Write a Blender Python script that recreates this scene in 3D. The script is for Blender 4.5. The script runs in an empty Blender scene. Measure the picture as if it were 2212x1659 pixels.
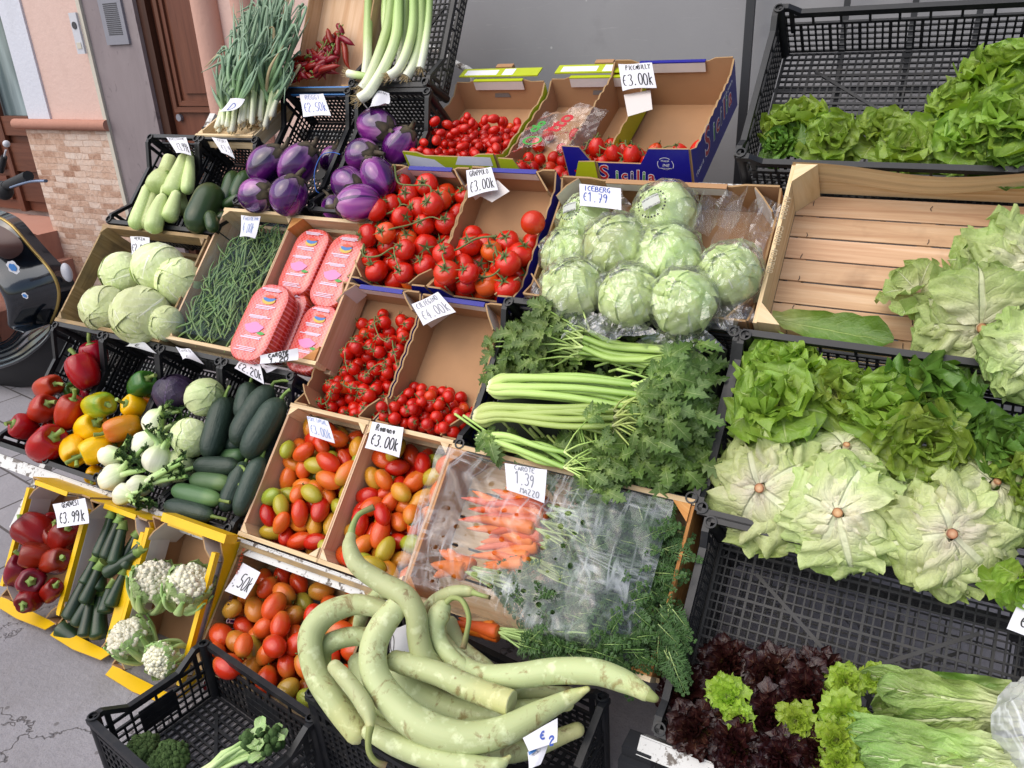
import bpy, math, random
import numpy as np
from mathutils import Vector as V, Matrix as MX, noise
R = math.radians; PI = math.pi; SC = bpy.context.scene; COL = SC.collection
rnd = random.Random(7)
U = rnd.uniform
# ------------------------------------------------------------------ camera frame (calibrated from the photograph)
P_, Q_, Y_ = R(23.748), R(-2.527), R(29.857)
F0 = V((-math.sin(Y_), math.cos(Y_), 0)); R0 = V((math.cos(Y_), math.sin(Y_), 0)); U0 = V((0, 0, 1))
FW = F0*math.cos(P_) - U0*math.sin(P_); UU = U0*math.cos(P_) + F0*math.sin(P_)
CR = R0*math.cos(Q_) + UU*math.sin(Q_); CU = UU*math.cos(Q_) - R0*math.sin(Q_)
CAM = V((0, 0, 1.5)); FPX = 1695.9
def ray(p): return CR*((p[0]-1106)/FPX) - CU*((p[1]-829.5)/FPX) + FW
# survey of the photograph: a point read in an enlarged piece of it, as a point of the whole
KX = {'L': 0, 'M': 1200, 'R': 2632}; KY = {'0': 0, '1': 900, '2': 1974}
REG = {'C0': (800, 0, 1000/2212), 'I0': (1900, 450, 1000/2212), 'B0': (560, 500, 600/2212), 'Y2': (0, 1800, 700/1290), 'K1': (1600, 1700, 1100/2028),
       'P1': (900, 850, 600/1531), 'Q2': (300, 2100, 1000/1795), 'E1': (800, 1600, 900/2212)}
def Z(k, x, y):
    if k in REG: a, b, s = REG[k]
    elif k == 'P': return (x, y)
    else: a, b, s = KX[k[0]], KY[k[1]], 1400/2212
    return ((a+x*s)*2212/4032, (b+y*s)*2212/4032)
class Fr:
    """a local frame: x along the stall, y up its slope, z out of it (z=0 is the rim plane of a crate)"""
    def __init__(s, o, tilt=0, yaw=0):
        s.o = V(o); s.M = MX.Translation(s.o) @ MX.Rotation(R(yaw), 4, 'Z') @ MX.Rotation(R(tilt), 4, 'X'); s.I = s.M.inverted()
    def at(s, p, n=0.0):
        o = s.I @ CAM; d = s.I.to_3x3() @ ray(p); t = (n-o.z)/d.z
        return o + d*t
    def sub(s, x, y, tilt=None, yaw=0, base=46.36):
        return Fr(s.M @ V((x, y, 0)), base if tilt is None else tilt, yaw)
PF = Fr((0, .862, 0), 46.36)
GF = Fr((0, 0, 0), 0)
def onY(p, Y):
    d = ray(p); return CAM + d*((Y-CAM.y)/d.y)
def dirM(pos, z, roll=0.0):
    z = V(z).normalized(); a = V((0, 0, 1)) if abs(z.z) < .9 else V((0, 1, 0))
    x = a.cross(z).normalized(); y = z.cross(x)
    m = MX((x, y, z)).transposed().to_4x4(); m.translation = pos
    return m @ MX.Rotation(roll, 4, 'Z')
# ------------------------------------------------------------------ mesh builder
class MB:
    def __init__(s): s.v = []; s.f = []; s.uv = []; s.mi = []; s.sm = []
    def add(s, vs, fs, uvs=None, m=0, sm=True):
        b = len(s.v); s.v += [tuple(q) for q in vs]; s.uv += uvs if uvs else [(0, 0)]*len(vs)
        for f in fs: s.f.append(tuple(b+i for i in f)); s.mi.append(m); s.sm.append(sm)
        return s
    def box(s, x0, x1, y0, y1, z0, z1, m=0, M=None, mt=None):
        c = [(x0, y0, z0), (x1, y0, z0), (x1, y1, z0), (x0, y1, z0), (x0, y0, z1), (x1, y0, z1), (x1, y1, z1), (x0, y1, z1)]
        if M is not None: c = [M @ V(q) for q in c]
        d = (x1-x0, y1-y0, z1-z0); ax = max(range(3), key=lambda i: abs(d[i])); o = (hash((round(x0, 3), round(y0, 3), round(z0, 3))) % 977)/97
        for k, (q, a, b) in enumerate((((0, 3, 2, 1), 1, 0), ((4, 5, 6, 7), 0, 1), ((0, 1, 5, 4), 0, 2), ((1, 2, 6, 5), 1, 2), ((2, 3, 7, 6), 0, 2), ((3, 0, 4, 7), 1, 2))):
            vs = [c[i] for i in q]; e0 = (V(vs[1])-V(vs[0])).length; e1 = (V(vs[3])-V(vs[0])).length
            uv = [(0, 0), (e0, 0), (e0, e1), (0, e1)]
            along0 = (a if k else b) == ax if k else (1 == ax)
            if not along0 and ((b == ax) if k else (0 == ax)): uv = [(y, x) for x, y in uv]
            s.add(vs, [(0, 1, 2, 3)], [(x+o, y+o*1.7) for x, y in uv], m if mt is None else mt[k], False)
        return s
    def tube(s, pts, rad, seg=8, m=0, cap=True, flat=1.0, v0=0.0, v1=1.0, rib=None, sm=True):
        pts = [V(p) for p in pts]; n = len(pts)
        if not hasattr(rad, '__len__'): rad = [rad]*n
        t0 = (pts[1]-pts[0]).normalized(); a = V((0, 0, 1)) if abs(t0.z) < .9 else V((0, 1, 0)); x = a.cross(t0).normalized()
        vs = []; uv = []; fs = []
        for i, p in enumerate(pts):
            t = (pts[min(i+1, n-1)]-pts[max(i-1, 0)]).normalized(); x = (x-t*x.dot(t)).normalized(); y = t.cross(x)
            for k in range(seg):
                th = 2*PI*k/seg; r = rad[i]*(1 if rib is None else rib(th, i/(n-1)))
                vs.append(p + x*(math.cos(th)*r) + y*(math.sin(th)*r*flat)); uv.append((k/seg, v0+(v1-v0)*i/(n-1)))
        for i in range(n-1):
            for k in range(seg):
                l = (k+1) % seg; fs.append((i*seg+k, i*seg+l, (i+1)*seg+l, (i+1)*seg+k))
        s.add(vs, fs, uv, m, sm)
        if cap:
            for e, rv in ((0, True), (n-1, False)):
                if rad[e] > 1e-4:
                    q = vs[e*seg:(e+1)*seg]; s.add(q, [tuple(range(seg))[::-1] if rv else tuple(range(seg))], [(0, v0 if rv else v1)]*seg, m, False)
        return s
    def grid(s, fn, nu, nv, m=0, wrap=False, sm=True):
        vs = []; uv = []; fs = []; c = nu if wrap else nu+1
        for j in range(nv+1):
            for i in range(c):
                p = fn(i/nu, j/nv); vs.append(p); uv.append((i/nu, j/nv))
        for j in range(nv):
            for i in range(nu):
                a = j*c+i; b = j*c+(i+1) % c; fs.append((a, b, b+c, a+c))
        return s.add(vs, fs, uv, m, sm)
    def ball(s, c, r, nu=8, nv=6, m=0, sq=(1, 1, 1), sm=True):
        return s.grid(lambda u, v: V(c)+V((r*sq[0]*math.sin(PI*v)*math.cos(2*PI*u), r*sq[1]*math.sin(PI*v)*math.sin(2*PI*u), -r*sq[2]*math.cos(PI*v))), nu, nv, m, True, sm)
    def prism(s, poly, t, M, mt=(0, 1, 2)):
        """extrude polygon (x,y) by t along z; materials: front (z=0), back (z=t), edge"""
        n = len(poly); a = [M @ V((x, y, 0)) for x, y in poly]; b = [M @ V((x, y, t)) for x, y in poly]; uv = [(x, y) for x, y in poly]
        s.add(a, [tuple(range(n))[::-1]], uv, mt[0], False); s.add(b, [tuple(range(n))], uv, mt[1], False)
        for i in range(n):
            j = (i+1) % n; s.add([a[i], a[j], b[j], b[i]], [(0, 1, 2, 3)], [uv[i], uv[j], uv[j], uv[i]], mt[2], False)
        return s
    def mesh(s, name, mats):
        me = bpy.data.meshes.new(name); me.from_pydata(s.v, [], s.f)
        me.polygons.foreach_set('material_index', s.mi); me.polygons.foreach_set('use_smooth', s.sm)
        l = me.uv_layers.new(name='UVMap'); vi = np.empty(len(me.loops), np.int32); me.loops.foreach_get('vertex_index', vi)
        l.data.foreach_set('uv', np.array(s.uv, np.float32)[vi].ravel())
        for q in (mats if isinstance(mats, (list, tuple)) else [mats]): me.materials.append(q)
        me.update(); return me
def obj(name, me, parent=None, M=None):
    o = bpy.data.objects.new(name, me); COL.objects.link(o)
    if parent: o.parent = parent
    if M is not None: o.matrix_local = M
    return o
def tag(o, label=None, cat=None, group=None, kind=None):
    for k, q in (('label', label), ('category', cat), ('group', group), ('kind', kind)):
        if q: o[k] = q
    return o
def empty(name, M, label, cat, group=None):
    o = bpy.data.objects.new(name, None); COL.objects.link(o); o.matrix_world = M; o.empty_display_size = .05
    return tag(o, label, cat, group)
def spawn(pr, M, label, cat, group=None):
    """place one thing of a prototype (name, mesh, [(part name, mesh)...]) as its own object with its own part objects"""
    o = obj(pr[0], pr[1], None, M); tag(o, label, cat, group)
    for q in pr[2]: obj(q[0], q[1], o)
    return o
def struct(name, mb, mats, M=None): return tag(obj(name, mb.mesh(name, mats), None, M), kind='structure')
# ------------------------------------------------------------------ materials
def C(h, k=1.0):
    h = h.lstrip('#'); q = [int(h[i:i+2], 16)/255 for i in (0, 2, 4)]
    return tuple((x/12.92 if x <= .04045 else ((x+.055)/1.055)**2.4)*k for x in q) + (1,)
class NT:
    def __init__(s, name):
        s.m = bpy.data.materials.new(name); s.m.use_nodes = True; s.t = s.m.node_tree; s.t.nodes.clear()
        s.out = s.n('OutputMaterial'); s.b = s.n('BsdfPrincipled'); s.l(s.b.outputs[0], s.out.inputs[0])
    def l(s, a, b): s.t.links.new(a, b)
    def n(s, ty, ins=None, **pr):
        q = s.t.nodes.new('ShaderNode'+ty)
        for k, v in pr.items(): setattr(q, k, v)
        for k, v in (ins or {}).items():
            if isinstance(v, bpy.types.NodeSocket): s.l(v, q.inputs[k])
            else: q.inputs[k].default_value = v
        return q
    def set(s, **k):
        for a, v in k.items():
            a = {'col': 'Base Color', 'rough': 'Roughness', 'spec': 'Specular IOR Level', 'metal': 'Metallic', 'nrm': 'Normal', 'coat': 'Coat Weight', 'coatr': 'Coat Roughness', 'sss': 'Subsurface Weight', 'trans': 'Transmission Weight', 'sheen': 'Sheen Weight'}[a]
            if isinstance(v, bpy.types.NodeSocket): s.l(v, s.b.inputs[a])
            else: s.b.inputs[a].default_value = v
        return s
    def uv(s): return s.n('TexCoord').outputs['UV']
    def ob(s): return s.n('TexCoord').outputs['Object']
    def rand(s): return s.n('ObjectInfo').outputs['Random']
    def sep(s, v):
        q = s.n('SeparateXYZ', {0: v}); return q.outputs[0], q.outputs[1], q.outputs[2]
    def map(s, v, sc=(1, 1, 1), loc=(0, 0, 0), rot=(0, 0, 0)): return s.n('Mapping', {'Vector': v, 'Scale': sc, 'Location': loc, 'Rotation': rot}).outputs[0]
    def noise(s, v, sc, det=4, rough=.55, dist=0.0, col=False):
        q = s.n('TexNoise', {'Vector': v, 'Scale': sc, 'Detail': det, 'Roughness': rough, 'Distortion': dist}); return q.outputs['Color' if col else 'Fac']
    def vor(s, v, sc, feat='F1', out='Distance', rnd_=1.0):
        q = s.n('TexVoronoi', {'Vector': v, 'Scale': sc, 'Randomness': rnd_}, feature=feat); return q.outputs[out]
    def wave(s, v, sc, dist=0, det=2, ds=1, prof='SIN', dr='X'): return s.n('TexWave', {'Vector': v, 'Scale': sc, 'Distortion': dist, 'Detail': det, 'Detail Scale': ds}, wave_profile=prof, bands_direction=dr).outputs['Fac']
    def ma(s, op, a, b=0.0, c=0.0, clamp=False):
        q = s.n('Math', {0: a, 1: b, 2: c}, operation=op, use_clamp=clamp); return q.outputs[0]
    def ramp(s, f, *st, interp='LINEAR'):
        q = s.n('ValToRGB', {0: f}); e = q.color_ramp.elements; q.color_ramp.interpolation = interp
        while len(e) < len(st): e.new(.5)
        for k, (p, c) in enumerate(st): e[k].position = p; e[k].color = c if len(c) == 4 else (*c, 1)
        return q.outputs[0]
    def step(s, f, a, b): return s.n('MapRange', {0: f, 1: a, 2: b, 3: 0.0, 4: 1.0}).outputs[0]
    def mix(s, f, a, b, mode='MIX'): return s.n('MixRGB', {0: f, 1: a, 2: b}, blend_type=mode).outputs[0]
    def vm(s, v, d): return s.n('VectorMath', {0: v, 1: d}, operation='ADD').outputs[0]
    def bump(s, h, st=.3, d=.002, nrm=None):
        q = s.n('Bump', {'Height': h, 'Strength': st, 'Distance': d})
        if nrm is not None: s.l(nrm, q.inputs['Normal'])
        return q.outputs[0]
    def hsv(s, c, h=.5, sa=1.0, v=1.0): return s.n('HueSaturation', {'Hue': h, 'Saturation': sa, 'Value': v, 'Color': c}).outputs[0]
    def objvec(s, v): # decorrelate copies
        r = s.rand(); return s.vm(v, s.n('CombineXYZ', {0: s.ma('MULTIPLY', r, 37.0), 1: s.ma('MULTIPLY', r, 91.0), 2: 0.0}).outputs[0])
    def translucent(s, col, f=.3, nrm=None):
        t = s.n('BsdfTranslucent', {'Color': col}); mx = s.n('MixShader', {0: f}); s.l(s.b.outputs[0], mx.inputs[1]); s.l(t.outputs[0], mx.inputs[2]); s.l(mx.outputs[0], s.out.inputs[0])
        if nrm is not None: s.l(nrm, t.inputs['Normal'])
        return s
def flat(name, c, rough=.6, k=1.0, spec=.5, metal=0.0):
    t = NT(name); n = t.noise(t.ob(), 30, 5); col = t.mix(t.ma('MULTIPLY', n, .35), C(c, k), C(c, k*.6)); return t.set(col=col, rough=rough, spec=spec, metal=metal).m
def m_plastic(dust=.5):
    t = NT('black_plastic'); o = t.objvec(t.ob()); n = t.noise(o, 25, 6, .65); d = t.step(n, .5, .75)
    col = t.mix(t.ma('MULTIPLY', d, dust), C('#15161a', .8), C('#5c564e')); col = t.mix(.5, col, t.mix(t.noise(o, 4), C('#0d0e12'), C('#1c1e24')))
    return t.set(col=col, rough=t.ma('ADD', .33, t.ma('MULTIPLY', n, .3)), spec=.5, nrm=t.bump(t.noise(o, 160, 3), .12, .001)).m
def m_wood(name, a, b, c, sc=1.0, rough=.65, knots=.5, grey=0.0):
    t = NT(name); u = t.objvec(t.uv()); g = t.noise(t.map(u, (3*sc, 55*sc, 1)), 1, 7, .6, 1.2); g2 = t.noise(t.map(u, (9*sc, 330*sc, 1)), 1, 3, .6, .3)
    col = t.ramp(g, (.3, C(a)), (.52, C(b)), (.75, C(c)))
    col = t.mix(t.ma('MULTIPLY', g2, .28), col, C(a, .55))
    col = t.hsv(col, t.ma('ADD', .49, t.ma('MULTIPLY', t.noise(u, .9, 1), .02)), 1.0, t.ma('ADD', .55, t.ma('MULTIPLY', t.noise(t.map(u, (.25, 2.3, 1)), 1, 1), .9)))
    blot = t.step(t.noise(u, 7, 4, .6), .56, .75); col = t.mix(t.ma('MULTIPLY', blot, knots), col, C(a, .45))
    if grey: col = t.mix(t.ma('MULTIPLY', t.step(t.noise(u, 14, 5), .35, .7), grey), col, C('#6a5f52'))
    return t.set(col=col, rough=rough, spec=.3, nrm=t.bump(t.ma('ADD', g, t.ma('MULTIPLY', g2, .6)), .3, .0015)).m
def m_card(name, c, print_=False, rough=.75):
    t = NT(name); u = t.objvec(t.uv()); w = t.wave(u, 170, .4, 2, 1, dr='X'); n = t.noise(u, 18, 5)
    col = t.mix(t.ma('MULTIPLY', n, .5), C(c), C(c, .72)); col = t.mix(t.ma('MULTIPLY', t.step(t.noise(u, 5, 3), .55, .8), .35), col, C(c, .5))
    if not print_: col = t.mix(t.ma('MULTIPLY', w, .10), col, C(c, .5))
    return t.set(col=col, rough=.4 if print_ else rough, spec=.4 if print_ else .2, nrm=t.bump(t.ma('ADD', t.ma('MULTIPLY', w, .4), n), .12, .002)).m
def m_tomato(name, kind):
    t = NT(name); u = t.uv(); r = t.rand(); _, v, _z = t.sep(u); o = t.objvec(t.ob()); n = t.noise(o, 28, 3)
    if kind == 'red':
        base = t.ramp(r, (0, C('#c01a0d')), (.5, C('#d2260f')), (.85, C('#c9210f')), (.95, C('#dd4a18')), (1, C('#d8601c')))
        col = t.mix(t.ma('MULTIPLY', t.step(v, .86, 1), .35), base, C('#b7791f'))
    elif kind == 'cherry':
        base = t.ramp(r, (0, C('#b5130a')), (.6, C('#cc1c0c')), (.97, C('#c9230e')), (1, C('#dd5a16'))); col = base
    elif kind == 'plum':
        base = t.ramp(r, (0, C('#b3180c')), (.28, C('#c9280f')), (.48, C('#d2501a')), (.68, C('#d87a26')), (.82, C('#c49a2c')), (.94, C('#9a9f30')), (1, C('#87a03a')))
        oth = t.ramp(r, (0, C('#a51a0d')), (.45, C('#d0601f')), (.65, C('#b08a2a')), (.85, C('#a9962a')), (1, C('#8fa63c')))
        col = t.mix(t.step(t.ma('ADD', v, t.ma('MULTIPLY', t.ma('SUBTRACT', n, .5), .8)), .45, .95), base, oth)
    else:
        base = t.ramp(r, (0, C('#c02c14')), (.35, C('#cb481c')), (.72, C('#cf6526')), (.9, C('#ba7a2c')), (1, C('#869a38')))
        col = t.mix(t.step(t.ma('ADD', v, t.ma('MULTIPLY', t.ma('SUBTRACT', n, .5), .6)), .5, 1), base, t.mix(r, C('#b76a25'), C('#9a8a35')))
    col = t.mix(t.ma('MULTIPLY', n, .25), col, t.hsv(col, .5, 1.05, .7))
    return t.set(col=col, rough=t.ma('ADD', .16, t.ma('MULTIPLY', t.noise(o, 60, 3), .16)), spec=.5, sss=.06, nrm=t.bump(n, .06, .003)).m
def m_grad(name, stops, nsc=20, namt=.25, rough=.4, str_=0.0, strn=40, spot=None, spec=.45, bsc=60, bst=.15, sss=.0, axis=1, mot=.0):
    """colour runs along the body (UV v), streaked round it (UV u)"""
    t = NT(name); u = t.uv(); x, v, _ = t.sep(u); o = t.objvec(t.ob()); n = t.noise(o, nsc, 5)
    f = t.ma('ADD', v if axis else x, t.ma('MULTIPLY', t.ma('SUBTRACT', n, .5), namt)); col = t.ramp(f, *[(p, C(c)) for p, c in stops])
    s = t.noise(t.map(t.objvec(u), (strn, 1.5, 1)), 1, 4, .6, .2)
    if str_: col = t.mix(t.ma('MULTIPLY', t.step(s, .35, .7), str_), col, t.hsv(col, .49, .8, 1.7))
    if mot: col = t.mix(t.ma('MULTIPLY', t.step(t.noise(o, nsc*4, 3), .55, .7), mot), col, t.hsv(col, .5, .7, 1.8))
    if spot: 
        sp = t.step(t.noise(t.map(o, (1, 1, .6)), spot[1], 6, .7, .5), spot[2], spot[2]+.09); col = t.mix(t.ma('MULTIPLY', sp, spot[3]), col, C(spot[0]))
    r = t.rand(); col = t.hsv(col, t.ma('ADD', .488, t.ma('MULTIPLY', r, .024)), 1.0, t.ma('ADD', .86, t.ma('MULTIPLY', r, .28)))
    return t.set(col=col, rough=t.ma('ADD', rough-.06, t.ma('MULTIPLY', n, .14)), spec=spec, sss=sss, nrm=t.bump(t.ma('ADD', t.noise(o, bsc, 3), t.ma('MULTIPLY', s, .7)), bst, .003)).m
def m_leaf(name, base, mid, tip, rib, rough=.38, vein=.55, tl=.3, nv=7, ribw=.09, bst=.5, edge=None, var=.3, spec=.4):
    """leaf surface from UV: midrib, lateral veins, puckers between them"""
    t = NT(name); u = t.uv(); x, v, _ = t.sep(u); o = t.objvec(t.ob()); n = t.noise(o, 30, 4)
    ax = t.ma('ABSOLUTE', t.ma('SUBTRACT', t.ma('MULTIPLY', x, 2.0), 1.0))
    nn = t.ma('MULTIPLY', t.ma('SUBTRACT', n, .5), .28)
    ph = t.ma('ADD', t.ma('SUBTRACT', v, t.ma('MULTIPLY', ax, .42)), nn)
    lv = t.ma('POWER', t.ma('ABSOLUTE', t.ma('SINE', t.ma('MULTIPLY', ph, nv*PI))), 6.0); lv = t.ma('SUBTRACT', 1.0, t.ma('POWER', t.ma('ABSOLUTE', t.ma('SINE', t.ma('MULTIPLY', ph, nv*PI))), .45))
    fade = t.ma('SUBTRACT', 1.0, t.ma('MULTIPLY', ax, .75)); lv = t.ma('MULTIPLY', lv, fade)
    wd = t.ma('ADD', .015, t.ma('MULTIPLY', t.ma('SUBTRACT', 1.0, v), ribw)); mr = t.ma('SUBTRACT', 1.0, t.step(ax, 0.0, 1.0)); mr = t.ma('SUBTRACT', 1.0, t.ma('DIVIDE', ax, wd), 0, True)
    mr = t.ma('MULTIPLY', mr, 2.2, 0, True)
    small = t.vor(o, 190, 'DISTANCE_TO_EDGE'); sv = t.ma('SUBTRACT', 1.0, t.step(small, 0.0, .14))
    f = t.ma('ADD', v, t.ma('MULTIPLY', nn, 1.2)); col = t.ramp(f, (.02, C(base)), (.38, C(mid)), (.95, C(tip)))
    if edge: col = t.mix(t.step(t.ma('ADD', ax, nn), .45, .95), col, C(edge))
    veins = t.ma('MAXIMUM', mr, t.ma('MULTIPLY', lv, vein)); veins = t.ma('MAXIMUM', veins, t.ma('MULTIPLY', sv, vein*.25)); col = t.mix(t.ma('MULTIPLY', veins, .85), col, C(rib))
    col = t.mix(t.ma('MULTIPLY', n, var), col, t.hsv(col, .5, 1.05, .55))
    r = t.rand(); lf = t.noise(o, 11, 2, .5); col = t.hsv(col, t.ma('ADD', .475, t.ma('ADD', t.ma('MULTIPLY', r, .02), t.ma('MULTIPLY', lf, .035))), 1.0, t.ma('ADD', .52, t.ma('ADD', t.ma('MULTIPLY', r, .25), t.ma('MULTIPLY', lf, .75))))
    h = t.ma('ADD', t.ma('MULTIPLY', veins, -1.0), t.ma('MULTIPLY', t.noise(o, 55, 3), 1.2)); nb = t.bump(h, bst, .004)
    t.set(col=col, rough=rough, spec=spec, nrm=nb)
    if tl: t.translucent(t.hsv(col, .49, 1.1, 1.5), tl)
    return t.m
def m_film(name, k=.1, tint=(1, 1, 1, 1), rough=.08, haze=.04, holes=False, bsc=14, bst=.8):
    t = NT(name); t.t.nodes.remove(t.b); o = t.ob(); n = t.noise(o, bsc, 4, .6, 1.0); r1 = t.ma('ABSOLUTE', t.ma('SUBTRACT', n, .5)); nb = t.bump(t.ma('ADD', t.ma('MULTIPLY', r1, -3.0), t.noise(o, bsc*3.3, 3)), bst, .012)
    tr = t.n('BsdfTransparent', {0: tint}); gl = t.n('BsdfGlossy', {'Color': (1, 1, 1, 1), 'Roughness': rough, 'Normal': nb}); df = t.n('BsdfDiffuse', {0: (.85, .88, .92, 1), 'Normal': nb})
    lw = t.n('LayerWeight', {'Blend': .25, 'Normal': nb}).outputs['Fresnel']; crease_glint = t.step(r1, .035, 0.0)
    if holes:
        uq = t.uv(); st = t.noise(t.map(uq, (13, 1.6, 1), (0, 0, 0), (0, 0, .45)), 1, 3, .5, .6); st2 = t.noise(t.map(uq, (3, 9, 1), (5, 2, 0), (0, 0, .5)), 1, 3, .5, .8); l1 = t.step(t.ma('ABSOLUTE', t.ma('SUBTRACT', st, .5)), .05, .0); l2 = t.step(t.ma('ABSOLUTE', t.ma('SUBTRACT', st2, .5)), .04, .0); crease_glint = t.ma('MAXIMUM', l1, t.ma('MULTIPLY', l2, .8)); br = t.step(t.noise(t.map(uq, (2.2, 3, 1)), 1, 2), .42, .62); crease_glint = t.ma('MULTIPLY', crease_glint, br)  # highlight streaks along the folds, painted as pale lines in the film
    f = t.ma('ADD', t.ma('MULTIPLY', lw, .75), k, 0, True)
    m1 = t.n('MixShader', {0: t.ma('ADD', haze, t.ma('MULTIPLY', crease_glint, haze*(6.0 if holes else 1.2)))}); t.l(tr.outputs[0], m1.inputs[1]); t.l(df.outputs[0], m1.inputs[2])
    m2 = t.n('MixShader', {0: f}); t.l(m1.outputs[0], m2.inputs[1]); t.l(gl.outputs[0], m2.inputs[2]); last = m2
    if holes:
        u = t.uv(); d = t.vor(t.map(u, (15, 12, 1), (0, 0, 0), (0, 0, .35)), 1, 'F1', 'Distance', .25); hm = t.step(d, .21, .19)
        x, y, _ = t.sep(u); w = t.ma('MULTIPLY', t.ma('MULTIPLY', t.step(x, .17, .19), t.step(x, .74, .72)), t.ma('MULTIPLY', t.step(y, .14, .16), t.step(y, .86, .84))); hm = t.ma('MULTIPLY', hm, w)
        m3 = t.n('MixShader', {0: hm}); t2 = t.n('BsdfTransparent'); t.l(m2.outputs[0], m3.inputs[1]); t.l(t2.outputs[0], m3.inputs[2]); last = m3
    t.l(last.outputs[0], t.out.inputs[0]); return t.m
PLAS = m_plastic(.35); PLASD = m_plastic(.6)
PW = m_wood('pale_poplar', '#c9a87c', '#dcc29a', '#e8d6b8', knots=.25); OW = m_wood('weathered_board', '#8a7049', '#a78a60', '#bfa57c', knots=.6, grey=.55)
PLY = m_wood('pinkish_plywood', '#c59a74', '#d8b492', '#e3c6a8', .5, knots=.15); ORW = m_wood('orange_pine', '#a8682f', '#c08548', '#d3a065', .8, knots=.35)
KRAFT = m_card('kraft_cardboard', '#b08763'); EDGE = flat('cardboard_edge', '#a5855f', .9)
BLUEC = m_card('blue_print', '#14158c', True); YELC = m_card('yellow_print', '#e8b90c', True); LIMEC = m_card('lime_print', '#b5c21c', True); WHC = m_card('white_card', '#d9d0cc', True); SKYC = m_card('sky_blue_print', '#3f83c9', True)
T_RED = m_tomato('round_tomato_skin', 'red'); T_CH = m_tomato('cherry_tomato_skin', 'cherry'); TAN = m_wood('tan_crate_board', '#a98060', '#c4a07e', '#d6b99c', .6, knots=.5); T_PL = m_tomato('plum_tomato_skin', 'plum'); T_SA = m_tomato('salad_tomato_skin', 'salad')
CALYX = m_grad('tomato_calyx', [(0, '#4a5a2a'), (1, '#6d7a43')], rough=.7); VINE = m_grad('tomato_vine', [(0, '#5c6b38'), (1, '#7a7f4c')], rough=.7)
PEP_R = m_grad('red_pepper_skin', [(0, '#8e0c0c'), (.6, '#a6120e'), (1, '#841212')], rough=.2, spot=('#4a5a1c', 5, .66, .6), nsc=9, bsc=25, bst=.1); PEP_D = m_grad('dark_red_pepper_skin', [(0, '#6a0a10'), (.6, '#840e14'), (1, '#5e1014')], rough=.22, spot=('#3c1410', 7, .6, .6), nsc=9, bsc=25, bst=.15)
PEP_Y = m_grad('yellow_pepper_skin', [(0, '#dd9c08'), (.6, '#e8b00c'), (1, '#d9a90c')], rough=.2, nsc=9, bsc=25, bst=.1); PEP_YG = m_grad('yellow_green_pepper_skin', [(0, '#dfae0c'), (.45, '#b9ad12'), (.75, '#6f8f1c'), (1, '#cba912')], namt=.8, nsc=14, rough=.2, bsc=25, bst=.1); PEP_O = m_grad('orange_pepper_skin', [(0, '#8f8a18'), (.35, '#cf8a10'), (.7, '#cf6d10'), (1, '#b8890f')], namt=.8, nsc=14, rough=.2, bsc=25, bst=.1); PEP_G = m_grad('green_pepper_skin', [(0, '#27521a'), (1, '#3d6a24')], rough=.2, bsc=25, bst=.1)
STEM = m_grad('vegetable_stem', [(0, '#5f7a30'), (1, '#7f9448')], rough=.6, strn=12, str_=.2)
def m_eggplant():
    t = NT('striped_eggplant_skin'); u = t.uv(); x, v, _ = t.sep(u); o = t.objvec(t.ob())
    s = t.noise(t.map(t.objvec(u), (6, .7, 1)), 1, 3, .5, .35); top = t.step(t.ma('ADD', v, t.ma('MULTIPLY', s, .25)), .78, 1.08)
    col = t.ramp(s, (.34, C('#220832')), (.48, C('#48105a')), (.60, C('#7f2a82')), (.71, C('#b062a6')), (.8, C('#cda0c2'))); col = t.mix(t.ma('MULTIPLY', top, .75), col, C('#c9a9bd'))
    return t.set(col=col, rough=.15, spec=.6, coat=.5, coatr=.04, nrm=t.bump(t.noise(o, 30, 2), .06, .003)).m
EGG = m_eggplant(); EGGC = m_grad('eggplant_calyx', [(0, '#3b3226'), (.5, '#554a36'), (1, '#2a2620')], rough=.8, strn=20, str_=.3, bst=.6)
ZLT = m_grad('pale_zucchini_skin', [(0, '#ccd299'), (.15, '#bfca8c'), (.8, '#b3c280'), (1, '#97ae62')], rough=.4, str_=.28, strn=14, mot=.18, nsc=25); ZDK = m_grad('dark_zucchini_skin', [(0, '#24341c'), (.5, '#1d2f1c'), (1, '#2c4024')], rough=.3, str_=.12, strn=16, mot=.3, nsc=40)
ZDK2 = m_grad('large_dark_zucchini_skin', [(0, '#3a4f26'), (.5, '#2b421f'), (1, '#223a1c')], rough=.28, str_=.25, strn=10, spot=('#6b5a2c', 6, .6, .6), nsc=8)
CUK = m_grad('cucumber_skin', [(0, '#4a6040'), (.12, '#2c3d30'), (.8, '#22332a'), (1, '#2a3c2c')], rough=.48, str_=.14, strn=18, bsc=48, bst=.8)
CUKP = m_grad('paler_cucumber_skin', [(0, '#6f8a4c'), (.3, '#46643a'), (1, '#3a5634')], rough=.42, str_=.3, strn=14)
CABL = m_leaf('green_cabbage_leaf', '#ebeec6', '#e0e7b2', '#d2dd9c', '#f6f7e2', vein=.7, nv=6, tl=.08, bst=.5, ribw=.12, rough=.5, var=.2)
PURL = m_leaf('purple_cabbage_leaf', '#3b2a44', '#33243e', '#2a1e36', '#584468', vein=.5, nv=6, tl=.0, rough=.42); WCAB = m_leaf('white_cabbage_leaf', '#d6d9b0', '#c7cf9c', '#b3c183', '#e2e3c4', vein=.5, nv=5, tl=.05, rough=.45, var=.15)
ICEL = m_leaf('iceberg_leaf', '#f4f5d8', '#e4ecb4', '#d0e094', '#f8f9e8', vein=.28, nv=8, tl=.14, bst=.4, rough=.4)
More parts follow.
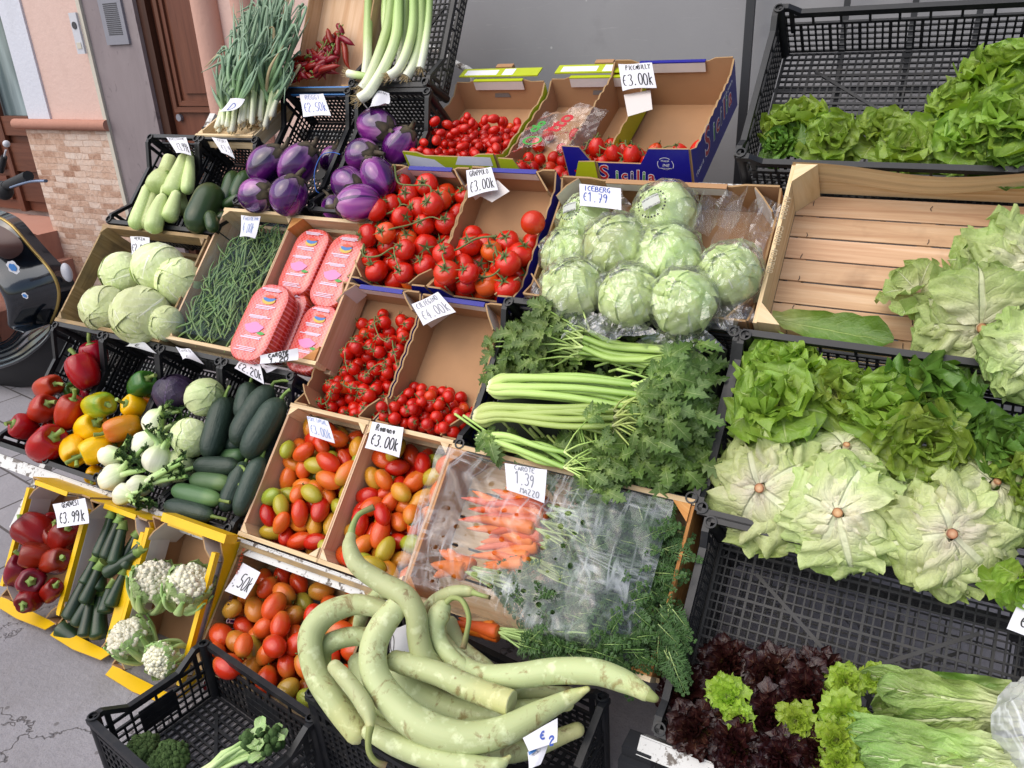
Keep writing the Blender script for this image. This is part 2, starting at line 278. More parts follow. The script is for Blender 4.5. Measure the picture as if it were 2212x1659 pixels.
LETL = m_leaf('butter_lettuce_leaf', '#d0d68c', '#99b048', '#82a03a', '#bfcc84', vein=.45, nv=6, tl=.3, bst=.6, rough=.3); LETD = m_leaf('dark_lettuce_leaf', '#b4c27c', '#6a8c38', '#577c2e', '#98b060', vein=.4, nv=6, tl=.25, bst=.6, rough=.3)
INVL = m_leaf('pale_outer_lettuce_leaf', '#e9e2c8', '#cbd496', '#9db658', '#e3e6c2', vein=.6, nv=7, tl=.22, bst=1.0, rough=.42, ribw=.15); INVG = m_leaf('drooping_lettuce_leaf', '#ecebc8', '#bccb84', '#8fab56', '#dde3b6', vein=.6, nv=7, tl=.22, bst=1.0, rough=.4, ribw=.13)
OAKR = m_leaf('red_oak_lettuce_leaf', '#6b6a2a', '#3a1c18', '#2c1015', '#6a4a3a', vein=.25, nv=5, tl=.12, rough=.28, edge='#230a0e', bst=.5); OAKG = m_leaf('green_oak_lettuce_leaf', '#d6df98', '#a9c04a', '#96b53c', '#bccd70', vein=.3, nv=5, tl=.3, rough=.3); ROML = m_leaf('romaine_leaf', '#e6e8be', '#a6bf68', '#7ba04a', '#e2e8b8', vein=.6, nv=9, tl=.2, bst=.9, ribw=.22, rough=.4)
CELL = m_leaf('celery_leaf', '#80994a', '#5b7834', '#4a662c', '#a8b87c', vein=.4, nv=5, tl=.22, rough=.4, bst=.4, ribw=.06); CELS = m_grad('celery_stalk', [(0, '#d7dba8'), (.12, '#b9c97a'), (.6, '#9fb85c'), (1, '#7d9c40')], rough=.35, str_=.35, strn=26, nsc=12)
CARR = m_grad('carrot_skin', [(0, '#d0752c'), (.2, '#d86a1e'), (1, '#cf5a18')], rough=.45, bsc=40, bst=.3); FRND = flat('carrot_frond', '#3d5f2a', .55, .9); FRNS = m_grad('carrot_leaf_stem', [(0, '#a9bd78'), (1, '#5f8038')], rough=.5)
FENB = m_grad('fennel_bulb', [(0, '#d9d5bb'), (.5, '#dfdfc6'), (.8, '#c3d09c'), (1, '#9bb868')], rough=.35, str_=.3, strn=26, namt=.15); FENS = m_grad('fennel_stalk', [(0, '#d3dcb0'), (.4, '#a4be78'), (1, '#7a9c4a')], rough=.4, str_=.3, strn=14)
BEAN = m_grad('green_bean_skin', [(0, '#7f9650'), (.5, '#5c7a3e'), (1, '#6f8a4e')], rough=.42); GOU = m_grad('pale_gourd_skin', [(0, '#b9bf8b'), (.3, '#b0b886'), (.8, '#afb782'), (1, '#c2c182')], rough=.48, spot=('#7f6a3e', 27, .56, .8), mot=.4, nsc=10, bsc=35, bst=.22, sss=.04, namt=.6)
GOUS = m_grad('gourd_stem', [(0, '#8f9a5c'), (.7, '#7d8a4c'), (1, '#6a5a3a')], rough=.7, strn=10, str_=.3); CUTF = flat('cut_gourd_flesh', '#c9c99a', .7)
BROC = m_grad('broccoli_floret', [(0, '#2e4420'), (.5, '#3c5426'), (1, '#4a6230')], rough=.8, nsc=90, namt=1.0, bsc=240, bst=1.0); CURD = m_grad('cauliflower_curd', [(0, '#d6cda4'), (.5, '#e6e0c4'), (1, '#e9e4cf')], rough=.7, nsc=60, namt=.6, bsc=170, bst=.6); CAUS = m_grad('cauliflower_leaf_rib', [(0, '#d9deb4'), (.35, '#b4c884'), (1, '#7fa252')], rough=.45, str_=.5, strn=11)
CAUL = m_leaf('cauliflower_leaf', '#dbe2b4', '#b2c886', '#92b068', '#e2e8c4', vein=.6, nv=6, tl=.15)
ONL = m_grad('spring_onion_leaf', [(0, '#d6dcb6'), (.12, '#b5c58c'), (.3, '#7d9c66'), (.6, '#6d8a6c'), (1, '#859c82')], rough=.45, str_=.2, strn=8); ONB = m_grad('spring_onion_bulb', [(0, '#d3caa8'), (.4, '#e0dfc8'), (1, '#bccb90')], rough=.4, str_=.2); ROOT = flat('root_hair', '#bda67a', .9); DRYL = flat('dry_leaf', '#b3a27c', .8)
LEK = m_grad('leek_skin', [(0, '#dfe0cc'), (.25, '#dce3c0'), (.6, '#b4ca84'), (1, '#8aae58')], rough=.35, str_=.3, strn=16, namt=.12)
CHI = m_grad('red_chili_skin', [(0, '#7e0f10'), (1, '#8f1412')], rough=.22, bsc=30, bst=.2)
FILM = m_film('clear_film', .05, haze=.03, bsc=8, bst=.5, rough=.14); FILMH = m_film('perforated_film', .02, haze=.06, holes=True, bsc=4, bst=.25, rough=.12); BAG = m_film('lettuce_bag', .08, haze=.04, bsc=8, bst=.55, rough=.16); FROST = m_film('frosted_bag', .0, haze=.28, bsc=6, bst=.12, rough=.45)
def m_net():
    t = NT('mesh_net'); u = t.map(t.uv(), (1, 1, 1), (0, 0, 0), (0, 0, .78)); x, y, _ = t.sep(u); a = t.ma('ABSOLUTE', t.ma('SINE', t.ma('MULTIPLY', x, 420.0))); b = t.ma('ABSOLUTE', t.ma('SINE', t.ma('MULTIPLY', y, 420.0)))
    f = t.ma('LESS_THAN', t.ma('MINIMUM', a, b), .12); n = t.step(t.noise(t.ob(), 10, 3), .4, .65); f = t.ma('MULTIPLY', f, t.ma('ADD', .35, t.ma('MULTIPLY', n, .5))); tr = t.n('BsdfTransparent'); t.set(col=C('#4a6272'), rough=.5)
    mx = t.n('MixShader', {0: f}); t.l(tr.outputs[0], mx.inputs[1]); t.l(t.b.outputs[0], mx.inputs[2]); t.l(mx.outputs[0], t.out.inputs[0]); return t.m
NET = m_net()
PAPER = flat('white_paper', '#dcdbe2', .8); INKB = flat('black_ink', '#141418', .5); INKU = flat('blue_ink', '#2f4fa8', .5); INKP = flat('faded_blue_ink', '#7f95c4', .6); INKG = flat('faded_grey_ink', '#84868f', .6)
def m_rail():
    t = NT('chipped_white_rail'); n = t.noise(t.ob(), 22, 6, .7); n2 = t.noise(t.ob(), 90, 3); c = t.mix(t.step(n, .56, .6), C('#c9c8c6'), C('#5a5048')); c = t.mix(t.step(n2, .62, .7), c, C('#8f8a84')); return t.set(col=c, rough=.5, nrm=t.bump(n, .2, .002)).m
RAIL = m_rail(); DARKM = flat('dark_steel', '#26272b', .5); TWINE = flat('blue_twine', '#2d62b8', .6)
CUTST = m_grad('cut_lettuce_stem', [(0, '#c9a680'), (.42, '#b07c54'), (.62, '#7a4a2c'), (.85, '#d9ccaa'), (1, '#e0dab8')], namt=.5, rough=.6, nsc=60, axis=1)
INK_R = flat('red_print', '#c21f2c', .4); INK_G = flat('green_print', '#3f9a3c', .4); INK_N = flat('navy_print', '#201c60', .4); INK_O = flat('orange_print', '#c8461a', .4); WHITEP = flat('white_print', '#e6e6ea', .4); PINKP = flat('pink_print', '#d982b4', .4); GOLDP = flat('gold_print', '#c9a83c', .4); BLUP = flat('globe_blue_print', '#2d6fb4', .4)
# ------------------------------------------------------------------ crates (local frame: x width, y up the slope, rim at z=0, floor at z=-d)
def lattice(mb, u0, u1, v0, v1, pu, pv, put, t=.0048, skip=None):
    """grid of thin bars; put(u0,u1,v0,v1,k) adds one bar (k picks a slightly different depth so bars never share a face)"""
    nu = max(1, round((u1-u0)/pu)); nv = max(1, round((v1-v0)/pv))
    for i in range(nu+1):
        a = u0+(u1-u0)*i/nu; w = t*(1.6 if i % 4 == 0 else 1)/2; put(a-w, a+w, v0, v1, 0)
    for j in range(nv+1):
        a = v0+(v1-v0)*j/nv; w = t*(1.6 if j % 5 == 0 else 1)/2; put(u0, u1, a-w, a+w, 1)
_pc = {}
def plastic_crate(M, w, h, d, label, group='black plastic crates on the stall', pitch=.021, dip=.05, dipx=0.0, old=False, sag=0.0, solid=False):
    key = (round(w, 3), round(h, 3), round(d, 3), pitch, dip, dipx, old, sag, solid); e = empty('plastic_crate', M, label, 'crate', group); ma = PLASD if old else PLAS
    if key not in _pc:
        parts = []
        fl = MB(); lattice(fl, .012, w-.012, .012, h-.012, pitch, pitch, lambda a, b, c, f, k: fl.box(a, b, c, f, -d+.001*k, -d+.005+.0013*k), .0035 if old else .0048)
        for s in (1, -1): fl.box(-w*.42, w*.42, -.004, .004, -d+.0016, -d+.0075, M=MX.Translation((w/2, h/2, 0)) @ MX.Rotation(s*math.atan2(h, w), 4, 'Z'))
        fl.tube([(w/2, h/2, -d+.0018), (w/2, h/2, -d+.0085)], .022, 16)
        parts.append(('floor', fl.mesh('crate_floor', ma)))
        def wall(L, dp, T, name):
            # wall in its own plane: s along, z up; T maps (s, inward, z) to crate
            b = MB(); zt = -dp-.014
            lattice(b, .02, L-.02, -d+.006, zt-.03, pitch, pitch, lambda a, c, f, g, k: b.box(a, c, .0005*k, .004+.0007*k, f, g, M=T))
            b.box(.02, L-.02, -.001, .0055, zt-.034, zt-.026, M=T)
            if solid: b.box(L*.36, L*.66, .0008, .0035, -d*.8, -d*.42, M=T)
            n = max(2, int(L/.07))
            for i in range(n+1): 
                a = .02+(L-.04)*i/n; b.box(a-.003, a+.003, .0002, .0045, zt-.03, zt, M=T)
            # rim: drops between the raised corners
            pr = [(0, 0), (.03, 0), (.03+min(dp*1.5, L*.3)+.001, -dp), (L-.031-min(dp*1.5, L*.3), -dp), (L-.03, 0), (L, 0)]
            if sag: pr = [(L*i/12, -sag*math.sin(PI*i/12)) for i in range(13)]
            for (a, za), (c, zc) in zip(pr[:-1], pr[1:]):
                q = [(a, -.007, za-.014), (c, -.007, zc-.014), (c, .008, zc-.014), (a, .008, za-.014), (a, -.007, za), (c, -.007, zc), (c, .008, zc), (a, .008, za)]
                b.add([T @ V(p) for p in q], [(0, 3, 2, 1), (4, 5, 6, 7), (0, 1, 5, 4), (1, 2, 6, 5), (2, 3, 7, 6), (3, 0, 4, 7)], None, 0, False)
            if dp:
                for a in (.036, L-.036): b.box(a-.006, a+.006, .0003, .005, -d*.55, -.012, M=T)
                b.box(.02, L-.02, .0004, .0048, -dp-.02, -dp-.012, M=T)
            parts.append((name, b.mesh('crate_'+name, ma)))
        X, Y_2, Zz = V((1, 0, 0)), V((0, 1, 0)), V((0, 0, 1))
        def TT(o, s, i): return MX(((s.x, i.x, 0, o[0]), (s.y, i.y, 0, o[1]), (0, 0, 1, 0), (0, 0, 0, 1)))
        wall(w, dipx, TT((0, 0), X, Y_2), 'end_wall'); wall(w, dipx, TT((w, h), -X, -Y_2), 'end_wall')
        wall(h, dip, TT((0, h), -Y_2, X), 'side_wall'); wall(h, dip, TT((w, 0), Y_2, -X), 'side_wall')
        for x, y in ((.008, .008), (w-.008, .008), (.008, h-.008), (w-.008, h-.008)):
            b = MB(); b.tube([(x, y, -d), (x, y, .004)], .0135, 14, cap=False); b.tube([(x, y, .004), (x, y, .0045)], [.0135, .0098], 14, cap=False); b.tube([(x, y, -.03), (x, y, .0045)], .0098, 14, cap=False)
            b.tube([(x, y, -.0299), (x, y, -.0305)], [.0098, .0002], 14); parts.append(('corner_post', b.mesh('crate_post', ma)))
        _pc[key] = parts
    for n, me in _pc[key]: obj(n, me, e)
    return e
def scallop(L, dmid, amp=.006, nw=9, e0=.0, e1=.0, drop=.03):
    """top profile of a carton side: high at both ends, wavy and lower in between"""
    pts = []
    for i in range(61):
        s = i/60; base = -drop*min(1, min(s-e0 if s > e0 else 0, (1-s)-e1 if 1-s > e1 else 0)/.12); w = amp*abs(math.sin(PI*nw*s)) if .1 < s < .9 else 0
        pts.append((s*L, base+w-amp))
    return pts
def carton(M, w, h, d, label, out, group='cardboard boxes on the stall', nl=.24, nr=.76, fflap=False, front=.5, wave=9, flap=True, back=1.0, name='cardboard_box', lid=None, sideout=None, notch=True, inner=None):
    e = empty(name, M, label, 'box', group); t = .005; mats = [inner or KRAFT, out, EDGE, WHC]
    def put(nm, poly, T, mt=(0, 1, 2)): b = MB(); b.prism(poly, t, T, mt); return obj(nm, b.mesh('box_'+nm, mats), e)
    b = MB(); b.box(0, w, 0, h, -d-t, -d); obj('floor', b.mesh('box_floor', mats), e)
    # sides: plane coordinates (along slope y, height z), extruded outward
    pr = scallop(h, 0, nw=wave, drop=.028)
    poly = [(0, -d), (h, -d)]+[(y, z) for y, z in reversed(pr)]
    so = 1 if sideout is None else sideout
    put('side_wall', poly, MX(((0, 0, -1, 0), (1, 0, 0, 0), (0, 1, 0, 0), (0, 0, 0, 1))), (0, so, 2)); put('side_wall', poly, MX(((0, 0, 1, w), (1, 0, 0, 0), (0, 1, 0, 0), (0, 0, 0, 1))), (0, so, 2))
    f = -d*(1-front)
    fp = [(0, -d), (w, -d), (w, -.002), (w*(nr+.08), -.004), (w*nr, f), (w*nl, f), (w*(nl-.08), -.004), (0, -.002)] if notch else [(0, -d), (w, -d), (w, -.002), (0, -.002)]
    put('end_wall', fp, MX(((1, 0, 0, 0), (0, 0, -1, 0), (0, 1, 0, 0), (0, 0, 0, 1))))
    k = -d*(1-back); bp = [(0, -d), (w, -d), (w, -.002), (w*.86, -.003), (w*.8, k-.012), (w*.2, k-.012), (w*.14, -.003), (0, -.002)]
    put('end_wall', bp, MX(((1, 0, 0, 0), (0, 0, 1, h), (0, 1, 0, 0), (0, 0, 0, 1))))
    b = MB(); b.box(w*.22, w*.78, h-.0075, h-.0045, k-.04, k-.011, 3); b.box(w*.22, w*.78, h-.008, h+.0055, k-.011, k-.008, 1); obj('fold_strip', b.mesh('box_strip', mats), e)
    if flap:
        for x, y, s in ((0, 0, 1), (w, 0, -1), (0, h, 1), (w, h, -1)):
            sy = 1 if y == 0 else -1; a0 = V((x+s*U(.046, .06), y+sy*.001, 0)); a1 = V((x+s*.001, y+sy*U(.05, .07), 0)); L = (a1-a0).length; dx = (a1-a0).normalized(); nz = dx.cross(V((0, 0, 1))); K = MX(((dx.x, 0, nz.x, a0.x), (dx.y, 0, nz.y, a0.y), (0, 1, 0, 0), (0, 0, 0, 1))); hb = -d*U(.6, .85)
            b = MB(); b.prism([(0, hb), (L, hb), (L, -.004), (L*.5, .0035), (0, -.004)], .004, K, (3 if y or fflap else 0, 3 if y or fflap else 0, 2)); obj('corner_flap', b.mesh('box_flap', mats), e)
    if fflap:
        b = MB(); b.prism([(.012, -.036), (w*.5, -.042), (w-.012, -.034), (w-.004, -.0055), (.004, -.0055)], .0035, T_((0, 0, -.010)) @ RX(-R(50)), (1, 1, 2)); obj('front_flap', b.mesh('front_flap', mats), e)
    if lid:
        for y0, dy, zz in lid:
            b = MB(); b.box(.004, w-.004, y0, y0+dy, zz, zz+.003, 1); obj('lid_flap', b.mesh('box_lid', mats), e)
    return e
def wooden_crate(M, w, h, d, label, m_end, m_side, m_floor, nfl=5, gap=.004, slot=False, group='wooden crates on the stall', th=.007, end_h=None, post=None, postm=None, open_front=0.0, bow=0.0, sideh=1.0):
    e = empty('wooden_crate', M, label, 'crate', group); ms = [m_end, m_side, m_floor, postm or m_end]
    b = MB(); bw = (h-gap*(nfl-1))/nfl
    for i in range(nfl): b.box(.001, w-.001, i*(bw+gap), i*(bw+gap)+bw, -d-.004+.0006*(i % 2), -d+.0006*(i % 2), 2)
    for x in (.02, w/2-.015, w-.05): b.box(x, x+.03, .001, h-.001, -d-.012, -d-.0045, 2)
    obj('floor', b.mesh('crate_floor', ms), e)
    for s, x in ((-1, 0), (1, w)):
        b = MB(); a0, a1 = (x-th, x) if s < 0 else (x, x+th); zt = -d*(1-sideh)-.002
        if slot:
            b.box(a0, a1, .0005, h*.36, -d, zt, 1); b.box(a0, a1, h*.64, h-.0005, -d, zt, 1); b.box(a0+.0005, a1-.0005, h*.36, h*.64, -d, -d*.62, 1); b.box(a0+.0005, a1-.0005, h*.36, h*.64, -d*.34, zt, 1)
        else: b.box(a0, a1, .0005, h-.0005, -d, zt, 1)
        obj('side_board', b.mesh('crate_side', ms), e)
    eh = d if end_h is None else end_h
    for s, y in ((-1, 0), (1, h)):
        b = MB(); a0, a1 = (y-th*1.6, y) if s < 0 else (y, y+th*1.6); z1 = .002
        if bow and s > 0: 
            b.grid(lambda u, v: V((-th+(w+2*th)*u, a0-.0005+.006*math.sin(9*u), z1-bow*math.sin(PI*u)*1.0+.05*(v-1)*(1+.25*math.sin(5*u)))), 24, 3, 0); b.grid(lambda u, v: V((-th+(w+2*th)*u, a0+.006+.006*math.sin(9*u), z1-bow*math.sin(PI*u)*1.0+.05*(v-1)*(1+.25*math.sin(5*u)))), 24, 3, 0)
            b.box(-th+.001, w+th-.001, a0+.009, a1+.006, -d, -d*.45, 0)
        elif s < 0 and open_front: b.box(-th-.0005, w+th+.0005, a0, a1, -d, -d*(1-open_front), 0)
        else:
            b.box(-th-.0005, w+th+.0005, a0, a1, z1-eh, z1, 0)
            if eh < d: b.box(-th-.0005, w+th+.0005, a0, a1, -d, -d+.03, 0)
        obj('end_board', b.mesh('crate_end', ms), e)
    p = post or .026
    for x, y, sx, sy in ((0, 0, 1, 1), (w, 0, -1, 1), (0, h, 1, -1), (w, h, -1, -1)):
        b = MB(); q = [(x+sx*.0006, y+sy*.0006), (x+sx*p, y+sy*.0006), (x+sx*.0006, y+sy*p)]; zs = (-d+.0008, .004)
        b.add([(*a, z) for z in zs for a in q], [(0, 2, 1) if sx*sy > 0 else (0, 1, 2), (3, 4, 5), (0, 1, 4, 3), (1, 2, 5, 4), (2, 0, 3, 5)], [(z, k*.02) for z in zs for k in range(3)], 3, False); obj('corner_post', b.mesh('crate_post', ms), e)
    return e
# ------------------------------------------------------------------ handwriting
GL = {'0': '301104183958645130', '1': '0230 3039', '2': '0210305163340969', '3': '013051533466583908', '4': '400666 4349', '5': '60100444664908', '6': '50141849674516', '7': '006029 1555', '8': '301113344658391806345130', '9': '5230021444515539',
      ',': '3829', '.': '2829', '@': '5130042858 0444', 'k': '1019 531559', 'g': '4424173746 4449290', 'A': '093069 1656', 'B': '09004052440455674909', 'C': '513003063958', 'D': '09003063663909', 'E': '60000969 0444', 'F': '600009 0444', 'G': '51300306395955 3555', 'H': '0009 6069 0464',
      'I': '3039', 'K': '0009 600469', 'L': '000969', 'M': '0900346069', 'N': '09006960', 'O': '301104183958645130', 'P': '090040524404', 'R': '090040524404 2469', 'S': '51300234664908', 'T': '0060 3039', 'U': '0007395760', 'V': '003960', 'Y': '003460 3439', 'Z': '00600969',
      'a': '5434154839575459', 'c': '5434154839 58', 'd': '5434154839575059', 'e': '1656543415485 8'.replace(' ', ''), 'i': '3439 3031', 'l': '301839', 'm': '0409 0614241929 2644545 9'.replace(' ', ''), 'n': '1419 162454595', 'o': '341548395754 34'.replace(' ', ''), 'r': '1419 163454', 't': '3018394 1444'.replace('4 1', '9 1'), '-': '1454', '~': '0513354 6'.replace(' ', ''), '&': '5130113359 390613'}
def strokes(ch):
    for s in GL.get(ch, '').split():
        s = s[:len(s)//2*2]; yield [(int(s[i])/6, int(s[i+1])/9) for i in range(0, len(s), 2)]
PNAMES = []
def price_tag(pts, lines, label, ink=INKB, curl=.006, tear=None, sub=None, lw=.011):
    """paper slip through four world corners (top left, top right, bottom right, bottom left); lines = (text, x, y, w, h) in slip units"""
    tl, tr, br, bl = [V(p) for p in pts]; nrm = (tr-tl).cross(tl-bl).normalized(); ph = U(0, 6)
    def S(x, y, lift=0.0):
        a = tl.lerp(tr, x); b = bl.lerp(br, x); return a.lerp(b, y)+nrm*(lift+curl*(math.sin(PI*x+.4)*.5*y+1.6*y*y*y*.7+.25*math.sin(5*x+3*y+ph)))
    b = MB(); b.grid(lambda u, v: S(u, v), 8, 8); b.grid(lambda u, v: S(1-u, v, -.0006), 8, 8)
    o = obj('price_tag', b.mesh('price_tag', PAPER)); tag(o, label, 'price tag', 'handwritten price tags')
    ar = (tl-bl).length/(tr-tl).length; W = MB()
    for ln in lines:
        tx, x0, y0, w, hh = ln[:5]; m = ln[5] if len(ln) > 5 else 0; n = len(tx); cw = w/n
        for i, ch in enumerate(tx):
            jx, jy, sl = U(-.06, .06)*cw, U(-.05, .05)*hh, .12
            for st in strokes(ch):
                q = [(x0+cw*(i+.08)+jx+px*cw*.78+sl*cw*(1-py)*.6, y0+jy+py*hh) for px, py in st]
                # smooth the polyline
                for _ in range(2 if len(q) > 3 else 1): q = [q[0]]+[p for a, c in zip(q[:-1], q[1:]) for p in ((a[0]*.75+c[0]*.25, a[1]*.75+c[1]*.25), (a[0]*.25+c[0]*.75, a[1]*.25+c[1]*.75))]+[q[-1]]
                vs = []; lwk = lw*(1.0 if hh > .2 else .75)
                for k, p in enumerate(q):
                    d = (q[min(k+1, len(q)-1)][0]-q[max(k-1, 0)][0], (q[min(k+1, len(q)-1)][1]-q[max(k-1, 0)][1])*ar); L = math.hypot(*d) or 1; nx, ny = -d[1]/L*lwk, d[0]/L*lwk/ar
                    vs += [S(min(1, p[0]+nx), p[1]+ny, .0007), S(p[0]-nx, p[1]-ny, .0007)]
                W.add(vs, [(2*k, 2*k+1, 2*k+3, 2*k+2) for k in range(len(q)-1)], None, m, False)
    if W.v: obj('handwriting', W.mesh('handwriting', [ink, INKB, INKU, INK_R, BLUP]), o)
    return o
def tag_at(fr, k, q, lines, label, ntop=.01, nbot=.025, **kw):
    pts = [fr.M @ fr.at(Z(k, *q[i]), ntop if i < 2 else nbot) for i in range(4)]
    return price_tag(pts, lines, label, **kw)
# ------------------------------------------------------------------ vegetables
def blob(name, fn, nu, nv, m): b = MB(); b.grid(fn, nu, nv, 0, True); return b.mesh(name, m)
def sph(r, u, v, sz=1.0, dim=.0, ribs=0, amp=0.0, ph=0.0, pw=1.0):
    th, p = 2*PI*u, PI*v; s = math.sin(p)**pw; rr = r*(1+amp*math.cos(ribs*th+ph)*(.5+.5*v)); z = -math.cos(p)*r*sz
    if dim: z -= dim*r*math.exp(-((1-v)/.13)**2)
    return V((rr*s*math.cos(th), rr*s*math.sin(th), z))
def calyx_mesh(r, n=5, L=1.0, stem=.6, m=None):
    b = MB()
    for k in range(n):
        a = 2*PI*k/n+U(-.25, .25); l = r*L*U(.8, 1.15); c, s = math.cos(a), math.sin(a); up = U(.0, .5)
        for j in range(3):
            t0, t1 = j/3, (j+1)/3
            def pt(t, w): return V((c*l*t-s*w, s*l*t+c*w, r*(.03+.14*t+up*t*t)-r*.25*t*t))
            w0, w1 = r*.13*(1-t0)*(1 if j else .8), r*.13*(1-t1)
            b.add([pt(t0, -w0), pt(t0, w0), pt(t1, w1), pt(t1, -w1)], [(0, 1, 2, 3)], [(0, t0), (1, t0), (1, t1), (0, t1)])
    if stem: b.tube([(0, 0, 0), (r*.05, 0, r*stem*.5), (r*.2, r*.1, r*stem)], r*.065, 5)
    return b.mesh('calyx', m or CALYX)
def tomato_protos(r, mat, sz=.88, dim=.22, n=4, nu=18, nv=11, cal=.8, ribs=5, amp=.025, stem=.6, pear=0.0):
    out = []
    for k in range(n):
        a, z, ph = amp*U(.5, 1.6), sz*U(.93, 1.07), U(0, 6)
        def f(u, v):
            p = sph(r, u, v, z, dim*U(1, 1), ribs, a, ph); w = 1-pear*max(0, p.z/(r*z)); return V((p.x*w, p.y*w, p.z))
        body = blob('tomato', f, nu, nv, mat); c = calyx_mesh(r*min(1, 1.3/max(1, sz)), L=cal, stem=stem); c.transform(MX.Translation((0, 0, r*z*(1-dim*1.0)))); out.append(('tomato', body, [('calyx', c)]))
    return out
def pack(n, r, w, h, v0, v1, g=(0, -.35, -1), it=160, seed=1, top=.3, rad=None, floor=0.0):
    """let n balls settle in a crate w x h (floor at z=0) between v0 and v1; returns centres"""
    q = np.random.RandomState(seed); rr = np.full(n, r) if rad is None else np.array(rad); P = np.stack([q.uniform(r, w-r, n), q.uniform(v0+r, v1-r, n), q.uniform(r, top, n)], 1); gv = np.array(g)/np.linalg.norm(g); S = rr[:, None]+rr[None, :]
    for k in range(it):
        P += gv*r*.12*(1-k/it*.7)
        for _ in range(3):
            D = P[:, None]-P[None]; L = np.sqrt((D**2).sum(2))+1e-9; ov = np.clip(S*.97-L, 0, None); np.fill_diagonal(ov, 0); P += (D/L[..., None]*ov[..., None]*.42).sum(1)
            P[:, 0] = np.clip(P[:, 0], rr, w-rr); P[:, 1] = np.clip(P[:, 1], v0+rr, v1-rr); P[:, 2] = np.clip(P[:, 2], rr+floor, None)
    return P
def leaf(b, M, L, W, cup=.2, ruf=.15, curl=.5, nu=6, nv=8, shape=None, m=0, jag=.0, base=.25, seed=None, twist=0.0, puck=.16):
    s = seed if seed is not None else rnd.random()*100; f1 = U(5, 9); ph = U(0, 6); ph2 = U(0, 6); sp = [(0.0, 0.0)]; 
    for j in range(nv): a = curl*((j+.5)/nv)**1.3; y, z = sp[-1]; sp.append((y+math.cos(a)*L/nv, z+math.sin(a)*L/nv))
    def fn(u, v):
        j = min(int(v*nv+.5), nv); uu = u*2-1; y, z = sp[j]
        w = W*(shape(v) if shape else (base+(1-base)*math.sin(PI*min(1, v*.62+.02))**.9)*(1 if v < .72 else math.sqrt(max(0, 1-((v-.72)/.285)**2))))
        e = abs(uu)**1.6
        if jag and abs(uu) > .9: w *= 1+jag*noise.noise((v*11+s, uu*3, s))
        a = curl*v; c = cup*W*uu*uu+e*ruf*W*(math.sin(f1*PI*v+ph+(0 if uu > 0 else 2.1))*.6+.9*noise.noise((v*4.5+s, uu*1.5, s*2)))+puck*W*noise.noise((uu*2.6+s, v*L/W*2.4, s))
        tw = twist*v*uu*w; return M @ V((uu*w, y-math.sin(a)*c, z+math.cos(a)*c+tw))
    b.grid(fn, nu, nv, m)
T_, RX, RY, RZ = MX.Translation, (lambda a: MX.Rotation(a, 4, 'X')), (lambda a: MX.Rotation(a, 4, 'Y')), (lambda a: MX.Rotation(a, 4, 'Z'))
def head_open(r, n=22, wr=.62, ruf=.24, m=None, lr=1.25, nu=11, nv=12, jag=.1, inner=90, outer=12, cup=.32, name='lettuce', shape=None, loose=9):
    """upright lettuce: a rosette of cupped, ruffled leaves round +Z"""
    b = MB()
    for k in range(n):
        t = (k+.5)/n; az = k*2.39996+U(-.2, .2); al = R(inner+(outer-inner)*t**.85+U(-1, 1)*loose); L = r*lr*(.62+.42*t)*U(.88, 1.1)
        leaf(b, RZ(az) @ T_((U(-.06, .06)*r, r*.10*t+.004, r*.22*(1-t))) @ RX(al) @ RY(U(-1, 1)*loose*.02), L, r*wr*(.6+.5*t)*U(.85, 1.15), cup*(1.25-t*.9), ruf*U(.7, 1.4), -.75*t-U(0, .5), nu, nv, m=0, jag=jag, shape=shape, puck=.09)
    return b.mesh(name, m or LETL)
INVS = lambda v: (.30+.75*math.sin(PI*min(1, v*.72+.05))**1.1)*(1 if v < .7 else math.sqrt(max(0, 1-((v-.7)/.302)**2))**.8)
def head_inverted(r, n=24, m=None, flat_=.75, name='lettuce'):
    """upside-down lettuce: cut stem up (+Z), outer leaves spreading from it and folding down"""
    b = MB()
    for k in range(n):
        t = (k+.5)/n; az = k*2.39996+U(-.25, .25); L = r*U(1.25, 1.65)*(1.1-.22*t); 
        leaf(b, RZ(az) @ T_((0, .008+.006*t, r*.30+.012*(1-t)+.006*U(-1, 1))) @ RX(R(U(-4, 12))) @ RY(U(-.12, .12)), L*U(.8, 1.06), r*U(.85, 1.2), U(-.24, -.08), U(.12, .24), -R(U(80, 130))*max(flat_, .85), 16, 18, jag=.05, base=.4, puck=.15, shape=INVS)
    for k in range(11):
        az = k*2*PI/11+U(-.2, .2); leaf(b, RZ(az) @ T_((0, r*U(.55, .8), -r*U(.0, .3))) @ RX(R(U(-30, 15))) @ RY(U(-.4, .4)), r*U(.55, .85), r*U(.5, .8), U(-.2, .3), U(.35, .6), -R(U(20, 80)), 12, 10, jag=.08, base=.6, puck=.25)
    return (name, b.mesh(name, m or INVL), [('cut_stem', stem_disc(r))])
def stem_disc(r):
    b = MB(); k = .115*r
    b.grid(lambda u, v: V((k*(1-abs(v*2-1)**3*.0)*(1+.08*math.sin(7*2*PI*u))*min(1, v*1.5)*math.cos(2*PI*u), k*(1+.08*math.sin(7*2*PI*u))*min(1, v*1.5)*math.sin(2*PI*u), r*.30+.019-(.020*max(0, v-.66)*3))), 14, 6, 0, True)
    return b.mesh('cut_stem', CUTST)
